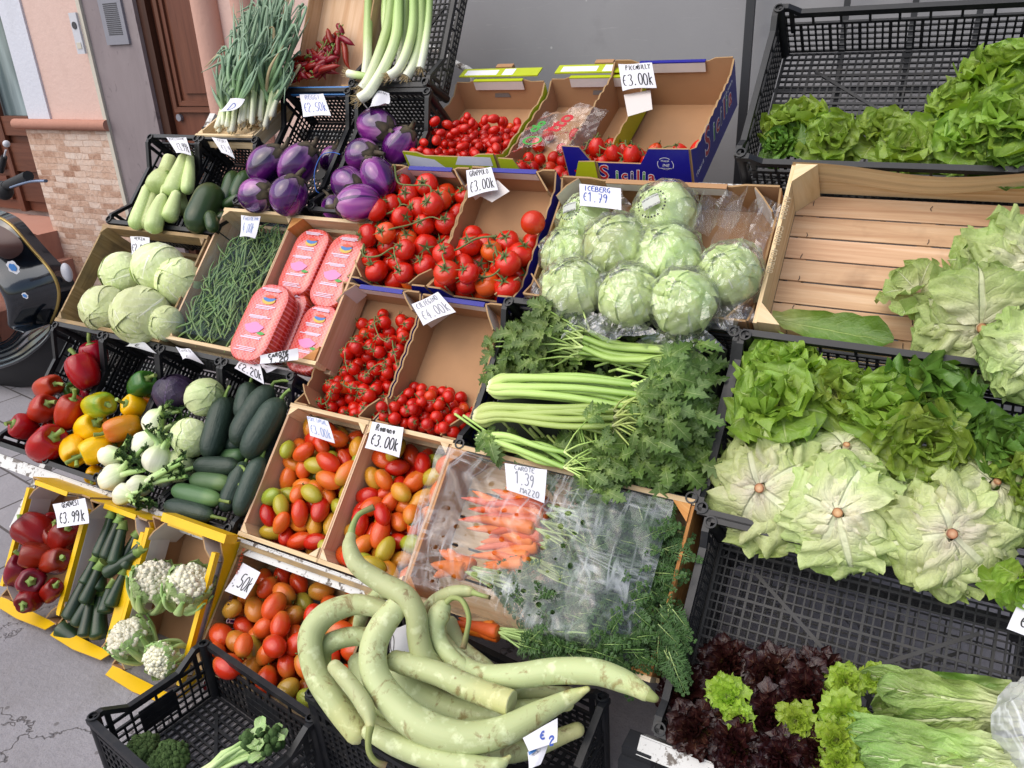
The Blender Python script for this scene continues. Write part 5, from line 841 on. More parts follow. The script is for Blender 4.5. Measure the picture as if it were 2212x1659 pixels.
def romaine(F, k, a, b_, rz, n, label, m=None):
    w, r = rad(F, k, *a, n, rz); e = F.M @ F.at(Z(k, *b_), n); ax = e-w; L = ax.length; M = MX((F.M.to_3x3() @ V((0, 0, 1))).cross(ax.normalized()) and ((ax.normalized().cross((F.M.to_3x3() @ V((0, 0, 1))))).normalized(), ax.normalized(), (F.M.to_3x3() @ V((0, 0, 1))).normalized())).transposed().to_4x4(); M.translation = w; mb = MB()
    for i in range(9):
        t = i/8; leaf(mb, T_((U(-.55, .55)*r*(1-.3*t), U(0, .05), -r*.5+r*.9*t)) @ RY(U(-.6, .6)) @ RZ(U(-.16, .16)), L*U(.72, 1.03), r*U(.62, .95), U(-.35, .3), U(.25, .45), U(-.3, .12), 14, 22, RMS, jag=.12, twist=U(-.4, .4), puck=.3)
    s = MB(); s.tube([(0, -.02, 0), (0, .03, 0)], [r*.3, r*.4], 12); o = spawn(('romaine_lettuce', mb.mesh('romaine_lettuce', m or ROML), [('stem', s.mesh('stem', CURD))]), M, label, 'lettuce', 'romaine lettuces')
romaine(red, 'R2', (2330, 1330), (1230, 1290), 150, -.02, 'romaine lettuce with wilted crinkled leaves, lying behind'); romaine(red, 'R2', (2330, 1560), (1160, 1560), 150, .02, 'romaine lettuce with long smooth ribs in front'); romaine(red, 'R2', (2300, 1210), (1380, 1210), 110, -.07, 'darker romaine lettuce against the grid floor', LETD); romaine(red, 'R2', (2350, 1720), (1250, 1700), 120, .02, 'romaine lettuce along the bottom edge')
b = crumple(.06, 3.3, FROST, 1.4); w, r = rad(red, 'R2', 2290, 1400, .03, 200); o = obj('plastic_bag', b.mesh('plastic_bag', FROST), None, dirM(w, (0, 0, 1))); tag(o, 'frosted plastic bag over the stem ends of the romaine', 'plastic bag')
# --- celery
def celery(F, k, pts, rz, label, zones, nst=13):
    P0 = [F.at(Z(k, x, y), n) for x, y, n in pts]; w, r = rad(F, k, pts[0][0], pts[0][1], pts[0][2], rz); b = MB(); lf = MB(); ax = (P0[1]-P0[0]).normalized(); sd = ax.cross(V((0, 0, 1))).normalized()
    for i in range(nst):
        a = 2*PI*i/nst+.3; q = .62 if i % 3 else .25; ofs = lambda s: sd*(math.cos(a)*r*q*s*1.25)+V((0, 0, math.sin(a)*r*q*s*.9)); P, R_ = spline([P0[0]-ax*.012+ofs(.45), P0[0]+ax*.02+ofs(.95)]+[p+ofs(.9+.25*j)+V((U(-.01, .01), U(-.01, .01), U(-.004, .006))) for j, p in enumerate(P0[1:])], 4, [r*.22, r*.36]+[r*(.30-.045*j) for j in range(len(P0)-1)])
        b.tube(P, R_, 9, flat=.6, rib=lambda th, t: 1+.05*math.cos(9*th))
        for _ in range(3):
            e = P[-1]; d = (ax+V((U(-.7, .7), U(-.7, .7), U(-.2, .5)))).normalized()*U(.05, .12); Q = [e, e+d*.5+V((0, 0, .01)), e+d]; b.tube(Q, [r*.1, r*.08, r*.05], 5); compound(lf, dirM(Q[-1], (0, 0, 1)) @ RZ(math.atan2(d.y, d.x)-PI/2) @ RX(U(-.4, .4)), U(.05, .075))
    for (x0, x1, y0, y1, cnt, ang, n0, n1) in zones:
        for _ in range(cnt):
            p = F.at(Z(k, U(x0, x1), U(y0, y1)), 0); p.z = U(n0, n1); compound(lf, T_(p) @ RZ(R(ang)-PI/2+U(-1, 1)) @ RX(U(-.75, .45)) @ RY(U(-.6, .6)), U(.046, .080))
            if U(0, 1) < .4: q = p-V((math.cos(R(ang)), math.sin(R(ang)), .15))*U(.06, .13); b.tube([q, (p+q)/2+V((0, 0, .008)), p], [.0036, .003, .002], 6, v0=.5)
    o = obj('celery_bunch', b.mesh('celery_stalks', CELS), None, F.M); tag(o, label, 'celery', 'celery bunches in the black crate'); obj('leaves', lf.mesh('celery_leaves', CELL), o)
celery(cel, 'M1', [(2480, 860, -.03), (2250, 800, -.01), (1950, 770, .0), (1750, 720, .0)], 82, 'celery bunch lying with its leaves toward the tomatoes', [(1150, 1440, 590, 880, 26, 190, -.06, .04), (1300, 1800, 620, 900, 26, 185, -.05, .04), (1250, 2350, 560, 720, 22, 170, -.09, -.02)])
celery(cel, 'M1', [(1175, 985, .02), (1350, 985, .035), (1700, 1010, .045), (2060, 1040, .045)], 80, 'celery bunch with bent stalks uppermost of the pair', [(2000, 2430, 850, 1250, 34, -10, -.05, .03), (2050, 2480, 720, 1000, 22, 20, -.06, .03)])
celery(cel, 'M1', [(1085, 1165, .03), (1250, 1155, .045), (1600, 1165, .05), (1930, 1180, .045)], 76, 'celery bunch with bent stalks below its neighbour', [(1850, 2400, 1150, 1450, 42, -25, -.04, .05), (1350, 1800, 1240, 1450, 24, -30, -.06, .0), (1300, 1900, 880, 960, 16, -10, -.07, -.02)])
celery(cel, 'M1', [(1100, 1310, .02), (1250, 1340, .03), (1450, 1400, .03), (1620, 1460, .02)], 62, 'celery bunch half under leaves along the crate front', [(1700, 2380, 1330, 1490, 48, -60, -.04, .04), (1120, 1300, 1270, 1340, 5, -20, .02, .05), (2150, 2450, 1100, 1480, 26, -40, -.04, .03)], 7)
b = MB(); b.box(.03, .57, .03, .385, -.155, -.075); o = obj('leaf_shade_block', b.mesh('leaf_shade_block', flat('deep_leaf_shadow', '#16200e', .9)), None, cel.M); tag(o, 'dark block under the celery, coloured as the shade between deep leaves', 'leaves', kind='stuff')  # plain dark block filling the crate, its colour painted as deep shade
# --- bunched carrots
def carrots(F, k, crown, tips, rz, fan, label, nf=26):
    c0 = F.at(Z(k, *crown[:2]), crown[2]); w, r = rad(F, k, *crown, rz*1.5); e = empty('carrot_bunch', F.M @ T_(c0), label, 'carrots', 'bunched carrots in the wooden crate'); st = MB(); fr = MB()
    for i, (x, y) in enumerate(tips):
        t = F.at(Z(k, x, y), crown[2]-.01+.006*i)-c0; a = V((U(-.012, .012), U(-.016, .016), .007*(i % 3))); ax = (t-a); b = MB(); L = ax.length; P, R_ = spline([a, a+ax*.06, a+ax*.4+V((0, U(-.006, .006), 0)), a+ax*.85, t], 4, [r*.55, r, r*.82, r*.4, r*.08]); b.tube(P, R_, 10, rib=lambda th, t: 1+.03*math.sin(t*60+th)); obj('carrot', b.mesh('carrot', CARR), e)
        for (x1, y1) in fan:
            for _ in range(2):
                q = F.at(Z(k, x1+U(-70, 70), y1+U(-70, 70)), crown[2]+U(-.02, .035))-c0; m_ = a.lerp(q, .5)+V((U(-.015, .015), U(-.015, .015), U(.0, .025))); st.tube([a, m_, q], [.0028, .002, .001], 5, cap=False)
                for _ in range(max(1, nf//12)): s = U(.35, 1); p = (a*(1-s)**2+m_*2*s*(1-s)+q*s*s); d = q-m_; frond(fr, T_(p) @ RZ(math.atan2(d.y, d.x)-PI/2+U(-.9, .9)) @ RX(U(-.3, .7)), U(.05, .085))
    obj('leaf_stems', st.mesh('carrot_stems', FRNS), e); obj('fronds', fr.mesh('carrot_fronds', [FRND, FRNS]), e)
carrots(car, 'K1', (1020, 620, -.03), [(400, 480), (480, 430), (380, 640), (450, 560), (560, 690)], 40, [(1500, 800), (1750, 650), (1850, 900)], 'bunch of carrots highest in the crate under the film', 30)
carrots(car, 'K1', (1000, 560, -.015), [(620, 420), (680, 470), (560, 520), (720, 400), (640, 560)], 38, [(1500, 700), (1600, 760)], 'bunch of carrots below the price tag under the film', 20)
carrots(car, 'K1', (960, 690, -.005), [(440, 700), (520, 650), (480, 620), (600, 740)], 38, [(1400, 900), (1500, 980)], 'bunch of carrots between the upper and middle ones under the film', 20)
carrots(car, 'K1', (980, 790, -.02), [(500, 850), (540, 800), (600, 760), (560, 900), (640, 720)], 40, [(1450, 1000), (1700, 1050), (1850, 1150)], 'bunch of carrots in the middle of the crate under the film', 30)
carrots(car, 'K1', (880, 940, -.01), [(460, 900), (560, 960), (540, 1000), (620, 880)], 36, [(1350, 1150), (1600, 1250), (1800, 1350)], 'bunch of carrots under the holes of the film', 30)
carrots(car, 'K1', (440, 1010, .0), [(240, 860), (300, 850), (180, 960), (200, 1050)], 48, [(950, 1150), (1200, 1350), (1450, 1450)], 'bunch of thick carrots at the tomato-side board', 30)
carrots(car, 'K1', (660, 1480, .02), [(280, 1400), (300, 1440), (320, 1380), (380, 1350)], 36, [(1100, 1560), (1500, 1600), (1750, 1550)], 'bunch of carrots along the crate front', 30)
fr = MB()
for _ in range(240):
    p = V((U(.30, .555), U(.0, .33), U(-.05, .005))); frond(fr, T_(p) @ RZ(U(-2.6, -.2)) @ RX(U(-.4, .5)), U(.055, .09))
for _ in range(24):
    p = car.at(Z('K1', U(1850, 1960), U(1250, 1640)), 0); p.z = U(.0, .03); frond(fr, T_(p) @ RZ(U(-3.1, -1.6)) @ RX(U(-.9, .1)), U(.05, .085))
o = obj('carrot_tops', fr.mesh('carrot_tops', [FRND, FRNS]), None, car.M); tag(o, 'feathery dark carrot tops massed at the inner end of the crate', 'carrot tops', kind='stuff')
def filmfn(u, v):
    x = -.035+.60*u; y = -.03+.385*v; ed = min(1, min(u, 1-u)*7)*min(1, min(v, 1-v)*7); return V((x+.012*noise.noise((v*4, u*2, 1)), y+.012*noise.noise((u*4, v*2, 2)), .012+.045*ed+.018*math.sin(PI*u*1.0)*math.sin(23*u+5*v)*.35+.03*noise.noise((u*3.2, v*3.2, 6))*ed+.010*ed*(abs(noise.noise((u*9+v*5, v*2.2-u*2, 7)))-.2)*2+.006*ed*abs(noise.noise((u*5-v*9, u*3, 11)))+.012*abs(noise.noise((u*11+v*4, v*3, 3)))-(.06*(1-min(1, v*8)))))
b = MB(); b.grid(filmfn, 90, 64); o = obj('film_cover', b.mesh('film_cover', FILMH), None, car.M); tag(o, 'clear perforated film sheet stretched over the bunched carrots', 'plastic film')
# --- gourds
QF = Fr((0, .86, .22), 28)
def gourd(pts, label, k='M2', stem=None, cut=0, m=None, bump=.03, name='gourd'):
    P = [QF.M @ QF.at(Z(k, x, y), n) for x, y, n, r in pts]; Rr = [rad(QF, k, x, y, n, r)[1]*.94 for x, y, n, r in pts]; o0 = P[0]; sp, sr = spline([p-o0 for p in P], 7, Rr)
    if not cut & 1: d = (sp[0]-sp[1]).normalized(); sp = [sp[0]+d*sr[0]*.85, sp[0]+d*sr[0]*.7, sp[0]+d*sr[0]*.4]+sp; sr = [sr[0]*.12, sr[0]*.55, sr[0]*.86]+sr
    if not cut & 2: d = (sp[-1]-sp[-2]).normalized(); e, r_ = sp[-1], sr[-1]; sp += [e+d*r_*.4, e+d*r_*.7, e+d*r_*.85]; sr += [r_*.86, r_*.55, r_*.12]
    b = MB(); s = U(0, 99); b.tube(sp, sr, 20, rib=lambda th, t: 1+bump*noise.noise((math.cos(th)*1.5+s, math.sin(th)*1.5, t*9))+.07*noise.noise((s, t*5, 0)))
    o = obj(name, b.mesh(name, GOU), None, T_(o0)); tag(o, label, 'gourd', 'long pale gourds in the front crate')
    for bit, e, d in ((1, sp[0], sp[0]-sp[1]), (2, sp[-1], sp[-1]-sp[-2])):
        if cut & bit: c = MB(); rr = sr[0 if bit == 1 else -1]*.985; d = d.normalized(); c.tube([e-d*.001, e+d*.0012, e+d*.0014], [rr, rr, rr*.97], 20); obj('cut_face', c.mesh('cut_face', CUTF), o)
    if stem:
        S = [QF.M @ QF.at(Z(k, x, y), n)-o0 for x, y, n, r in stem]; q, qr = spline(S, 6, [rad(QF, k, x, y, n, r)[1] for x, y, n, r in stem]); c = MB(); c.tube(q, qr, 9, rib=lambda th, t: 1+.1*math.cos(5*th)); obj('stem', c.mesh('stem', GOUS), o)
gourd([(285, 215, .16, 36), (280, 290, .16, 50), (330, 400, .15, 62), (470, 500, .13, 72), (620, 590, .12, 76), (690, 700, .10, 74), (705, 830, .07, 74), (740, 960, .04, 76), (840, 1080, .0, 76)], 'tallest gourd, an S-curve with green stem reaching the tomatoes', stem=[(285, 220, .16, 26), (300, 150, .165, 20), (340, 80, .17, 17), (430, 35, .17, 20)])
gourd([(500, 680, .05, 62), (400, 650, .06, 68), (280, 645, .07, 72), (140, 700, .08, 78), (50, 800, .08, 80), (35, 930, .07, 78), (80, 1090, .05, 80), (190, 1260, .03, 84), (330, 1440, .0, 82)], 'arched gourd forming the street-side loop')
gourd([(575, 655, .11, 78), (480, 780, .11, 92), (425, 920, .10, 92), (440, 1080, .09, 92), (540, 1240, .08, 102), (720, 1390, .07, 112), (960, 1470, .06, 110), (1210, 1440, .05, 100), (1450, 1320, .04, 80), (1650, 1220, .03, 52), (1760, 1165, .03, 20)], 'biggest gourd, a wide hook with cut upper end across the front', cut=1)
gourd([(420, 850, .0, 62), (300, 840, .02, 64), (180, 870, .03, 66), (110, 930, .02, 66), (110, 1050, -.02, 62)], 'short gourd arch inside the street-side loop')
gourd([(830, 850, -.01, 60), (960, 1000, .0, 64), (1110, 1085, .02, 76), (1320, 1085, .035, 84), (1560, 1055, .04, 86), (1800, 1060, .05, 86), (1990, 1120, .05, 78), (2120, 1195, .05, 52)], 'long wavy gourd pointing out over the crate with brown tip', stem=[(2140, 1205, .05, 42), (2185, 1230, .05, 26), (2200, 1240, .05, 12)])
gourd([(560, 990, .05, 66), (660, 1020, .05, 74), (850, 1080, .05, 78), (1050, 1170, .05, 82), (1285, 1255, .05, 82)], 'straight gourd with a clean cut end facing inward', cut=2)
gourd([(700, 760, .0, 40), (790, 650, .03, 52), (880, 585, .05, 52), (970, 560, .06, 44), (1030, 562, .06, 34)], 'hooked gourd leaning against the carrot film with dark stem', stem=[(1035, 562, .06, 22), (1090, 582, .065, 15), (1150, 598, .07, 15)])
gourd([(860, 660, .06, 56), (840, 700, .06, 74), (815, 770, .05, 68), (840, 870, .03, 58), (920, 980, .02, 58), (1040, 1080, .01, 62), (1150, 1160, .0, 66)], 'club-headed gourd with a long drooping stem', stem=[(880, 630, .07, 20), (920, 600, .075, 17), (980, 620, .08, 16), (1020, 720, .08, 16), (1005, 830, .08, 16), (985, 915, .08, 20)])
gourd([(185, 1030, .10, 50), (260, 1110, .11, 56), (350, 1230, .11, 58), (395, 1320, .11, 50), (408, 1395, .11, 30)], 'small slender gourd with curling stem over the crate rim', stem=[(408, 1400, .11, 24), (395, 1480, .115, 20), (400, 1560, .11, 18), (440, 1620, .10, 18), (505, 1650, .09, 24)])
gourd([(400, 1430, .03, 56), (560, 1510, .04, 74), (780, 1590, .05, 80), (1030, 1650, .05, 78), (1200, 1640, .05, 52), (1275, 1590, .05, 16)], 'gourd along the very front rim with pointed tip')
gourd([(330, 820, -.04, 40), (350, 720, -.02, 44), (410, 620, .0, 48), (490, 570, .02, 50), (600, 570, .02, 50)], 'gourd arch behind the tallest one')
gourd([(560, 1050, -.03, 80), (720, 1200, -.04, 90), (930, 1300, -.04, 90), (1150, 1330, -.04, 86), (1400, 1290, -.03, 64), (1640, 1260, -.02, 44)], 'shaded gourd low between the big hook and the cut one'); gourd([(330, 1000, -.04, 70), (420, 1200, -.05, 78), (600, 1330, -.06, 78), (900, 1420, -.07, 78)], 'gourd in deep shadow inside the big hook'); gourd([(180, 1150, -.05, 70), (320, 1330, -.05, 80), (520, 1460, -.05, 80), (820, 1540, -.06, 80), (1300, 1560, -.06, 70), (1700, 1420, -.05, 50)], 'lowest gourd resting on the crate floor'); gourd([(900, 760, -.04, 56), (960, 900, -.04, 60), (1100, 1020, -.05, 64), (1300, 1180, -.05, 60), (1650, 1190, -.05, 40)], 'gourd lying behind along the carrot side')
# --- broccoli, cauliflower
for x, y, n, rz, lb in [(880, 1565, -.075, 118, 'dark broccoli head nearest the street'), (1060, 1620, -.06, 128, 'broad broccoli head in the middle of the low crate')]:
    w, r = rad(BC, 'L2', x, y, n, rz); s = MB(); s.tube([(0, 0, -r*1.3), (0, 0, 0)], [r*.28, r*.5], 10); spawn(('broccoli', floret(r, 90, BROC, 'broccoli', .72, .5, .2, (7, 4)), [('stalk', s.mesh('stalk', STEM))]), dirM(w, BC.M.to_3x3() @ V((U(-.2, .2), -.3, 1)), 0), lb, 'broccoli', 'broccoli heads')
def greens(F, k, a, b_, n, cnt, label):
    st = MB(); fl = MB()
    for _ in range(cnt):
        p = F.at(Z(k, a[0]+U(-60, 60), a[1]+U(-40, 40)), n+U(-.02, .02)); q = F.at(Z(k, b_[0]+U(-110, 110), b_[1]+U(-60, 60)), n+U(-.01, .05)); st.tube([p, p.lerp(q, .5)+V((0, 0, U(0, .02))), q], [.0065, .005, .0035], 7)
        c = [q+V((U(-1, 1), U(-1, 1), U(-.3, 1)))*.012 for _ in range(5)]; [fl.ball(z, U(.006, .012), 6, 4, 0) for z in c]; leaf(fl, T_(q) @ RZ(U(0, 6)) @ RX(U(-.2, .6)), U(.03, .05), U(.009, .016), .1, .3, -.4, 6, 7, m=1)
    o = obj('broccoli_greens', st.mesh('greens_stalks', CAUS), None, F.M); tag(o, label, 'greens'); obj('leaves', fl.mesh('greens_leaves', [BROC, CAUL]), o)
greens(BC, 'L2', (1250, 1720), (1640, 1500), -.05, 20, 'loose pale-stalked leafy greens lying in the low crate')
def cauli(r, lean=0):
    b = MB(); lf = MB()
    for k in range(10):
        a = 2*PI*k/10+U(-.15, .15); c, s = math.cos(a), math.sin(a); q = U(.9, 1.12); P, R_ = spline([(c*r*.25, s*r*.25, -r*1.6), (c*r*.65, s*r*.65, -r*1.25), (c*r*.98*q, s*r*.98*q, -r*.5), (c*r*1.12*q, s*r*1.12*q, r*.15)], 4, [r*.16, r*.2, r*.15, r*.08]); b.tube(P, R_, 8, flat=.6, rib=lambda th, t: 1+.08*math.cos(6*th))
        leaf(lf, T_((c*r*.95, s*r*.95, -r*.55)) @ RZ(a-PI/2) @ RX(R(82)), r*U(.8, 1.15), r*.36, .35, .3, .15, 7, 8)
    return ('cauliflower', floret(r*.98, 120, CURD, 'cauliflower', .7, .45, .165, (7, 5)), [('leaf_ribs', b.mesh('leaf_ribs', CAUS)), ('leaves', lf.mesh('cauliflower_leaves', CAUL))])
for x, y, n, rz, t, lb in [(965, 500, .0, 122, (990, 380), 'cauliflower with domed white curd upper at the cardboard wall'), (1180, 520, .01, 118, (1230, 400), 'cauliflower with yellowish leaflets beside the printed side'), (800, 840, .03, 108, (740, 780), 'cauliflower lying on its side with leaf ribs toward the crate'), (1000, 985, .04, 95, (940, 1010), 'cauliflower at the lower front showing ribs and curd edge')]:
    w, r = rad(C1, 'L2', x, y, n, rz); e = C1.M @ C1.at(Z('L2', *t), n+.03); spawn(cauli(r*1.2), dirM(w, e-w, U(0, 6)), lb, 'cauliflower', 'cauliflowers in the yellow box')
for x, y, n, rz, s, Lk, lb, kk in [((230), 200, -.02, 105, (130, 120), 2.0, 'wrinkled dark red pepper at the top by the street', {}), (395, 230, -.03, 85, (440, 130), 2.4, 'red pepper under the tag in the yellow box', {}), (240, 340, .0, 80, (150, 330), 2.1, 'red pepper with small green stem in the middle', {}), (345, 375, .0, 80, (440, 330), 2.6, 'lobed red pepper at the yellow edge', {}), (105, 440, -.01, 75, (140, 340), 2.8, 'long red pepper standing at the street side', {}), (195, 500, .03, 84, (190, 490), 1.7, 'red pepper facing outward with a green star stem', {}), (195, 600, .03, 75, (150, 640), 2.1, 'red pepper lowest in the box', {}), (320, 560, .01, 62, (380, 480), 2.6, 'red pepper along the yellow edge low down', {}), (335, 250, -.05, 75, (330, 160), 2.2, 'creased red pepper between the upper ones', {}), (300, 170, -.06, 85, (340, 120), 2.2, 'very dark red pepper deep at the back', {})]:
    w, r = rad(A1, 'L2', x, y, n, rz); e = A1.M @ A1.at(Z('L2', *s), n+(.03 if 'star' not in lb else .12)); spawn(pepper(r*1.12, r*1.12*(Lk+.55), PEP_D, wr=.28 if 'wrink' in lb or 'creas' in lb else .1, stemL=.018), dirM(w, e-w, U(0, 6)), lb, 'pepper', 'dark red peppers in the yellow box')
# --- chilies, leeks, spring onions
def c0(F, x, y, n): return F.at(Z('C0', x, y), n)
for i in range(66):
    t = i/65; x = 1190-330*t+U(-110, 130)*(.5+.6*t); y = 310+350*t+U(-40, 40); a = c0(chi, x, y, -.06+.05*t+U(-.01, .02)); d = V((U(-.06, .06), U(-.11, -.03) if U(0, 1) < .6 else U(-.03, .06), U(-.01, .01))) if t < .6 else V((U(-.11, .11), U(-.04, .04), 0)); P, R_ = spline([(0, 0, 0), d*.35+V((0, 0, .004)), d*.75+V((U(-.008, .008), 0, .004)), d], 4, [.0100, .0112, .0082, .0007]); b = MB(); b.tube(P, R_, 8); o = obj('red_chili', b.mesh('red_chili', CHI), None, chi.M @ T_(a)); tag(o, 'dark red chili heaped in the pale tall box', 'chili pepper', 'red chilies'); s = MB(); s.tube([d*-.02, d*-.15+V((0, 0, .004)), d*-.32+V((.004, .003, .008))], [.005, .0022, .002], 6); obj('stem', s.mesh('stem', STEM), o)
def leek_(F, pts, rz, label, hair=1):
    P = [c0(F, x, y, n) for x, y, n in pts]; w, r = rad(F, 'C0', *pts[1], rz); o0 = P[0]; sp, sr = spline([p-o0 for p in P], 5, [r*1.05]+[r]*(len(P)-2)+[r*.9]); b = MB(); b.tube(sp, sr, 12, rib=lambda th, t: 1+.02*math.cos(3*th+8*t)); o = obj('leek', b.mesh('leek', LEK), None, F.M @ T_(o0)); tag(o, label, 'leek', 'leeks in the black crate')
    if hair:
        h = MB(); d = (sp[0]-sp[1]).normalized()
        for _ in range(46): e = V((U(-1, 1), U(-1, 1), U(-1, 1)))*r*1.0; h.tube([e*.7, e*.9+d*r*.4, e*1.2+d*r*U(.5, 1.1)+V((U(-1, 1), U(-1, 1), U(-1, 1)))*r*.35], [.0011, .0009, .0004], 4, cap=False)
        obj('roots', h.mesh('roots', ROOT), o)
for pts, rz, lb in [([(1365, 860, .05), (1450, 790, .045), (1590, 560, .03), (1680, 320, .01), (1700, 60, -.02), (1700, -150, -.03)], 47, 'longest leek hanging down with rooted tip'), ([(1385, 775, .04), (1440, 690, .035), (1530, 480, .02), (1610, 220, .0), (1650, -120, -.02)], 46, 'leek beside the longest one with smaller root'), ([(1620, 665, .03), (1700, 600, .02), (1780, 430, .01), (1830, 200, -.01), (1830, -150, -.02)], 42, 'leek with bushy root on the crate rim'), ([(1415, 650, -.02), (1430, 500, -.02), (1435, 250, -.03), (1445, -150, -.04)], 40, 'straight leek at the chili side'), ([(1770, 670, .0), (1830, 560, -.01), (1890, 300, -.03), (1900, -150, -.04)], 42, 'leek near the outer crate wall'), ([(1890, 600, -.02), (1930, 400, -.03), (1960, 150, -.05), (1975, -150, -.06)], 36, 'leek against the outer crate wall'), ([(1590, 600, -.04), (1600, 350, -.05), (1590, 100, -.06), (1600, -150, -.06)], 42, 'leek standing behind the hanging pair'), ([(1720, 560, -.05), (1750, 300, -.05), (1760, -150, -.06)], 44, 'leek hidden behind the bushy-rooted one')]: leek_(leek, pts, rz, lb)
leek_(leek, [(1265, 640, .03), (1340, 655, .03), (1440, 668, .03)], 34, 'cut leek end lying crosswise on the rim')
oc = PF.at((428, 289), 0); ONC = PF.sub(oc.x, oc.y, 25); wooden_crate(ONC.M, .27, .2, .05, 'small pale wooden crate holding the spring onions', PW, PW, PW, 3, .006)
ONF = Fr(ONC.M @ V((0, .05, .0)), 66)
def onion_bunch(bases, tops, n, label, cnt=9):
    bl = MB(); lf = MB()
    for _ in range(cnt):
        bx, by = rnd.choice(bases); bx += U(-25, 25); by += U(-30, 30); tx, ty = rnd.choice(tops); tx += U(-70, 70); ty += U(-70, 70); nn = n+U(-.03, .03); b0 = c0(ONF, bx, by, nn); q = c0(ONF, bx+(tx-bx)*.35+U(-12, 12), by+(ty-by)*.33, nn); bl.tube([b0, b0.lerp(q, .06), b0.lerp(q, .5), q], [.003, .0095, .0075, .007], 8); bl.tube([b0, b0-V((U(-.006, .006), .012, -.003))], [.004, .0005], 5, m=1)
        for _ in range(4):
            t1 = c0(ONF, tx+U(-140, 140), ty+U(-130, 100), nn+U(-.03, .06)); m1 = q.lerp(t1, .5)+V((U(-.02, .02), U(-.01, .02), U(-.01, .025))); P, R_ = spline([q, m1, t1]+([t1+V((U(-.07, .07), U(-.09, .0), U(.0, .04)))] if U(0, 1) < .5 else []), 5); L = len(P); lf.tube(P, [max(.0008, .0085*(1-(i/(L-1))**2.6)) for i in range(L)], 6, flat=.55, v0=.25, m=1 if U(0, 1) < .07 else 0)
    o = obj('spring_onion_bunch', bl.mesh('onion_bulbs', [ONB, ROOT]), None, ONF.M); tag(o, label, 'spring onions', 'bunches of spring onions'); obj('leaves', lf.mesh('onion_leaves', [ONL, DRYL]), o)
onion_bunch([(120, 1130), (190, 1090)], [(180, 700), (230, 640), (200, 560)], .03, 'short spring onion bunch at the street side', 8); onion_bunch([(250, 1140), (300, 1110)], [(330, 480), (390, 380), (300, 420), (280, 600)], .03, 'spring onion bunch behind the blue-lettered slip', 14); onion_bunch([(330, 1090), (400, 1060)], [(470, 200), (500, 350), (420, 150)], .02, 'spring onion bunch in the middle of the little crate', 14); onion_bunch([(430, 1090), (480, 1040)], [(600, 250), (680, 380), (560, 120), (640, 60)], .0, 'spring onion bunch leaning up to the chili box', 16); onion_bunch([(520, 1120), (570, 1050), (600, 1000)], [(640, 650), (700, 560), (720, 200), (760, 80)], -.02, 'spring onion bunch beside the crate of eggplants', 16); onion_bunch([(400, 1080), (520, 1020)], [(480, 60), (560, 0), (700, -40), (640, -80)], -.05, 'tallest spring onion bunch at the back', 16)
# ------------------------------------------------------------------ price tags
T = tag_at
T(zuL, 'B0', [(350, 150), (640, 155), (722, 425), (515, 398)], [('ZUCCHINE', .05, .03, .85, .13), ('@3,99k', .30, .34, .66, .5)], 'curled price tag 3,99 on the pale zucchini crate', lw=.014)
T(zuD, 'B0', [(1010, 155), (1225, 180), (1360, 480), (1165, 390)], [('CEDRI', .3, .05, .6, .15), ('@3,9', .28, .38, .68, .4)], 'curled price tag 3,9 on the dark zucchini crate', lw=.014)
T(eg1, 'L0', [(1865, 590), (2010, 582), (2065, 728), (1893, 737)], [('REGGI', .2, .04, .6, .18), ('@2,50k', .08, .38, .86, .42)], 'price tag 2,50 in blue ink below the chilies', ink=INKU)
T(eg2, 'M0', [(415, 578), (520, 572), (530, 690), (432, 750)], [('ANA', .45, .02, .45, .12), ('0', .05, .72, .2, .2)], 'crumpled folded price slip below the leeks', curl=.03, ink=INKB)
T(ONF, 'L0', [(1430, 610), (1522, 615), (1470, 697), (1383, 716)], [('D', .45, .35, .3, .5)], 'folded slip with a blue letter stuck among spring onions', ink=INKU, ntop=.08, nbot=.09, curl=.012, lw=.02)
T(sic, 'M0', [(1950, 398), (2160, 392), (2190, 555), (1980, 582)], [('PICCABILLY', .2, .06, .72, .18), ('@3,00k', .05, .40, .9, .48)], 'price tag 3,00 at the back of the deep blue box', lw=.016, ntop=.03, nbot=.035)
b = MB(); q = [sic.M @ sic.at(Z('M0', *p), .026) for p in ((1985, 590), (2150, 560), (2163, 680), (2010, 725))]; b.add(q, [(0, 3, 2, 1)], None, 0, False); tag(obj('cardboard_strip', b.mesh('card_strip', WHC)), 'white cardboard strip folded below the tag of the blue box', 'cardboard strip')
T(gr2, 'M0', [(1005, 1062), (1160, 1038), (1207, 1190), (1022, 1240)], [('GRAPPOLO', .12, .04, .72, .2), ('@3,00k', .08, .42, .86, .45)], 'price tag 3,00 between the two boxes of round vine tomatoes', lw=.016)
b = MB(); q = [gr2.M @ gr2.at(Z('M0', *p), .004) for p in ((1060, 1205), (1200, 1120), (1275, 1190), (1165, 1258))]; b.add(q, [(0, 3, 2, 1)], None, 0, False); tag(obj('cardboard_strip', b.mesh('card_strip', WHC)), 'white cardboard corner behind the tag of the vine tomatoes', 'cardboard strip')
T(ice, 'I0', [(843, 605), (1205, 645), (1210, 840), (850, 800)], [('ICEBERG', .10, .06, .66, .22), ('@1,79', .08, .36, .6, .42)], 'price tag 1,79 in blue ink above the wrapped icebergs', ink=INKU, ntop=.03, nbot=.05, curl=.002)
T(bean, 'B0', [(1440, 1285), (1722, 1300), (1655, 1638), (1437, 1620)], [('FAGIOLINA', .12, .04, .8, .15), ('4,00k', .08, .32, .72, .48)], 'pale blue price tag 4,00 hanging over the green beans', ink=INKP, curl=.008, lw=.013)
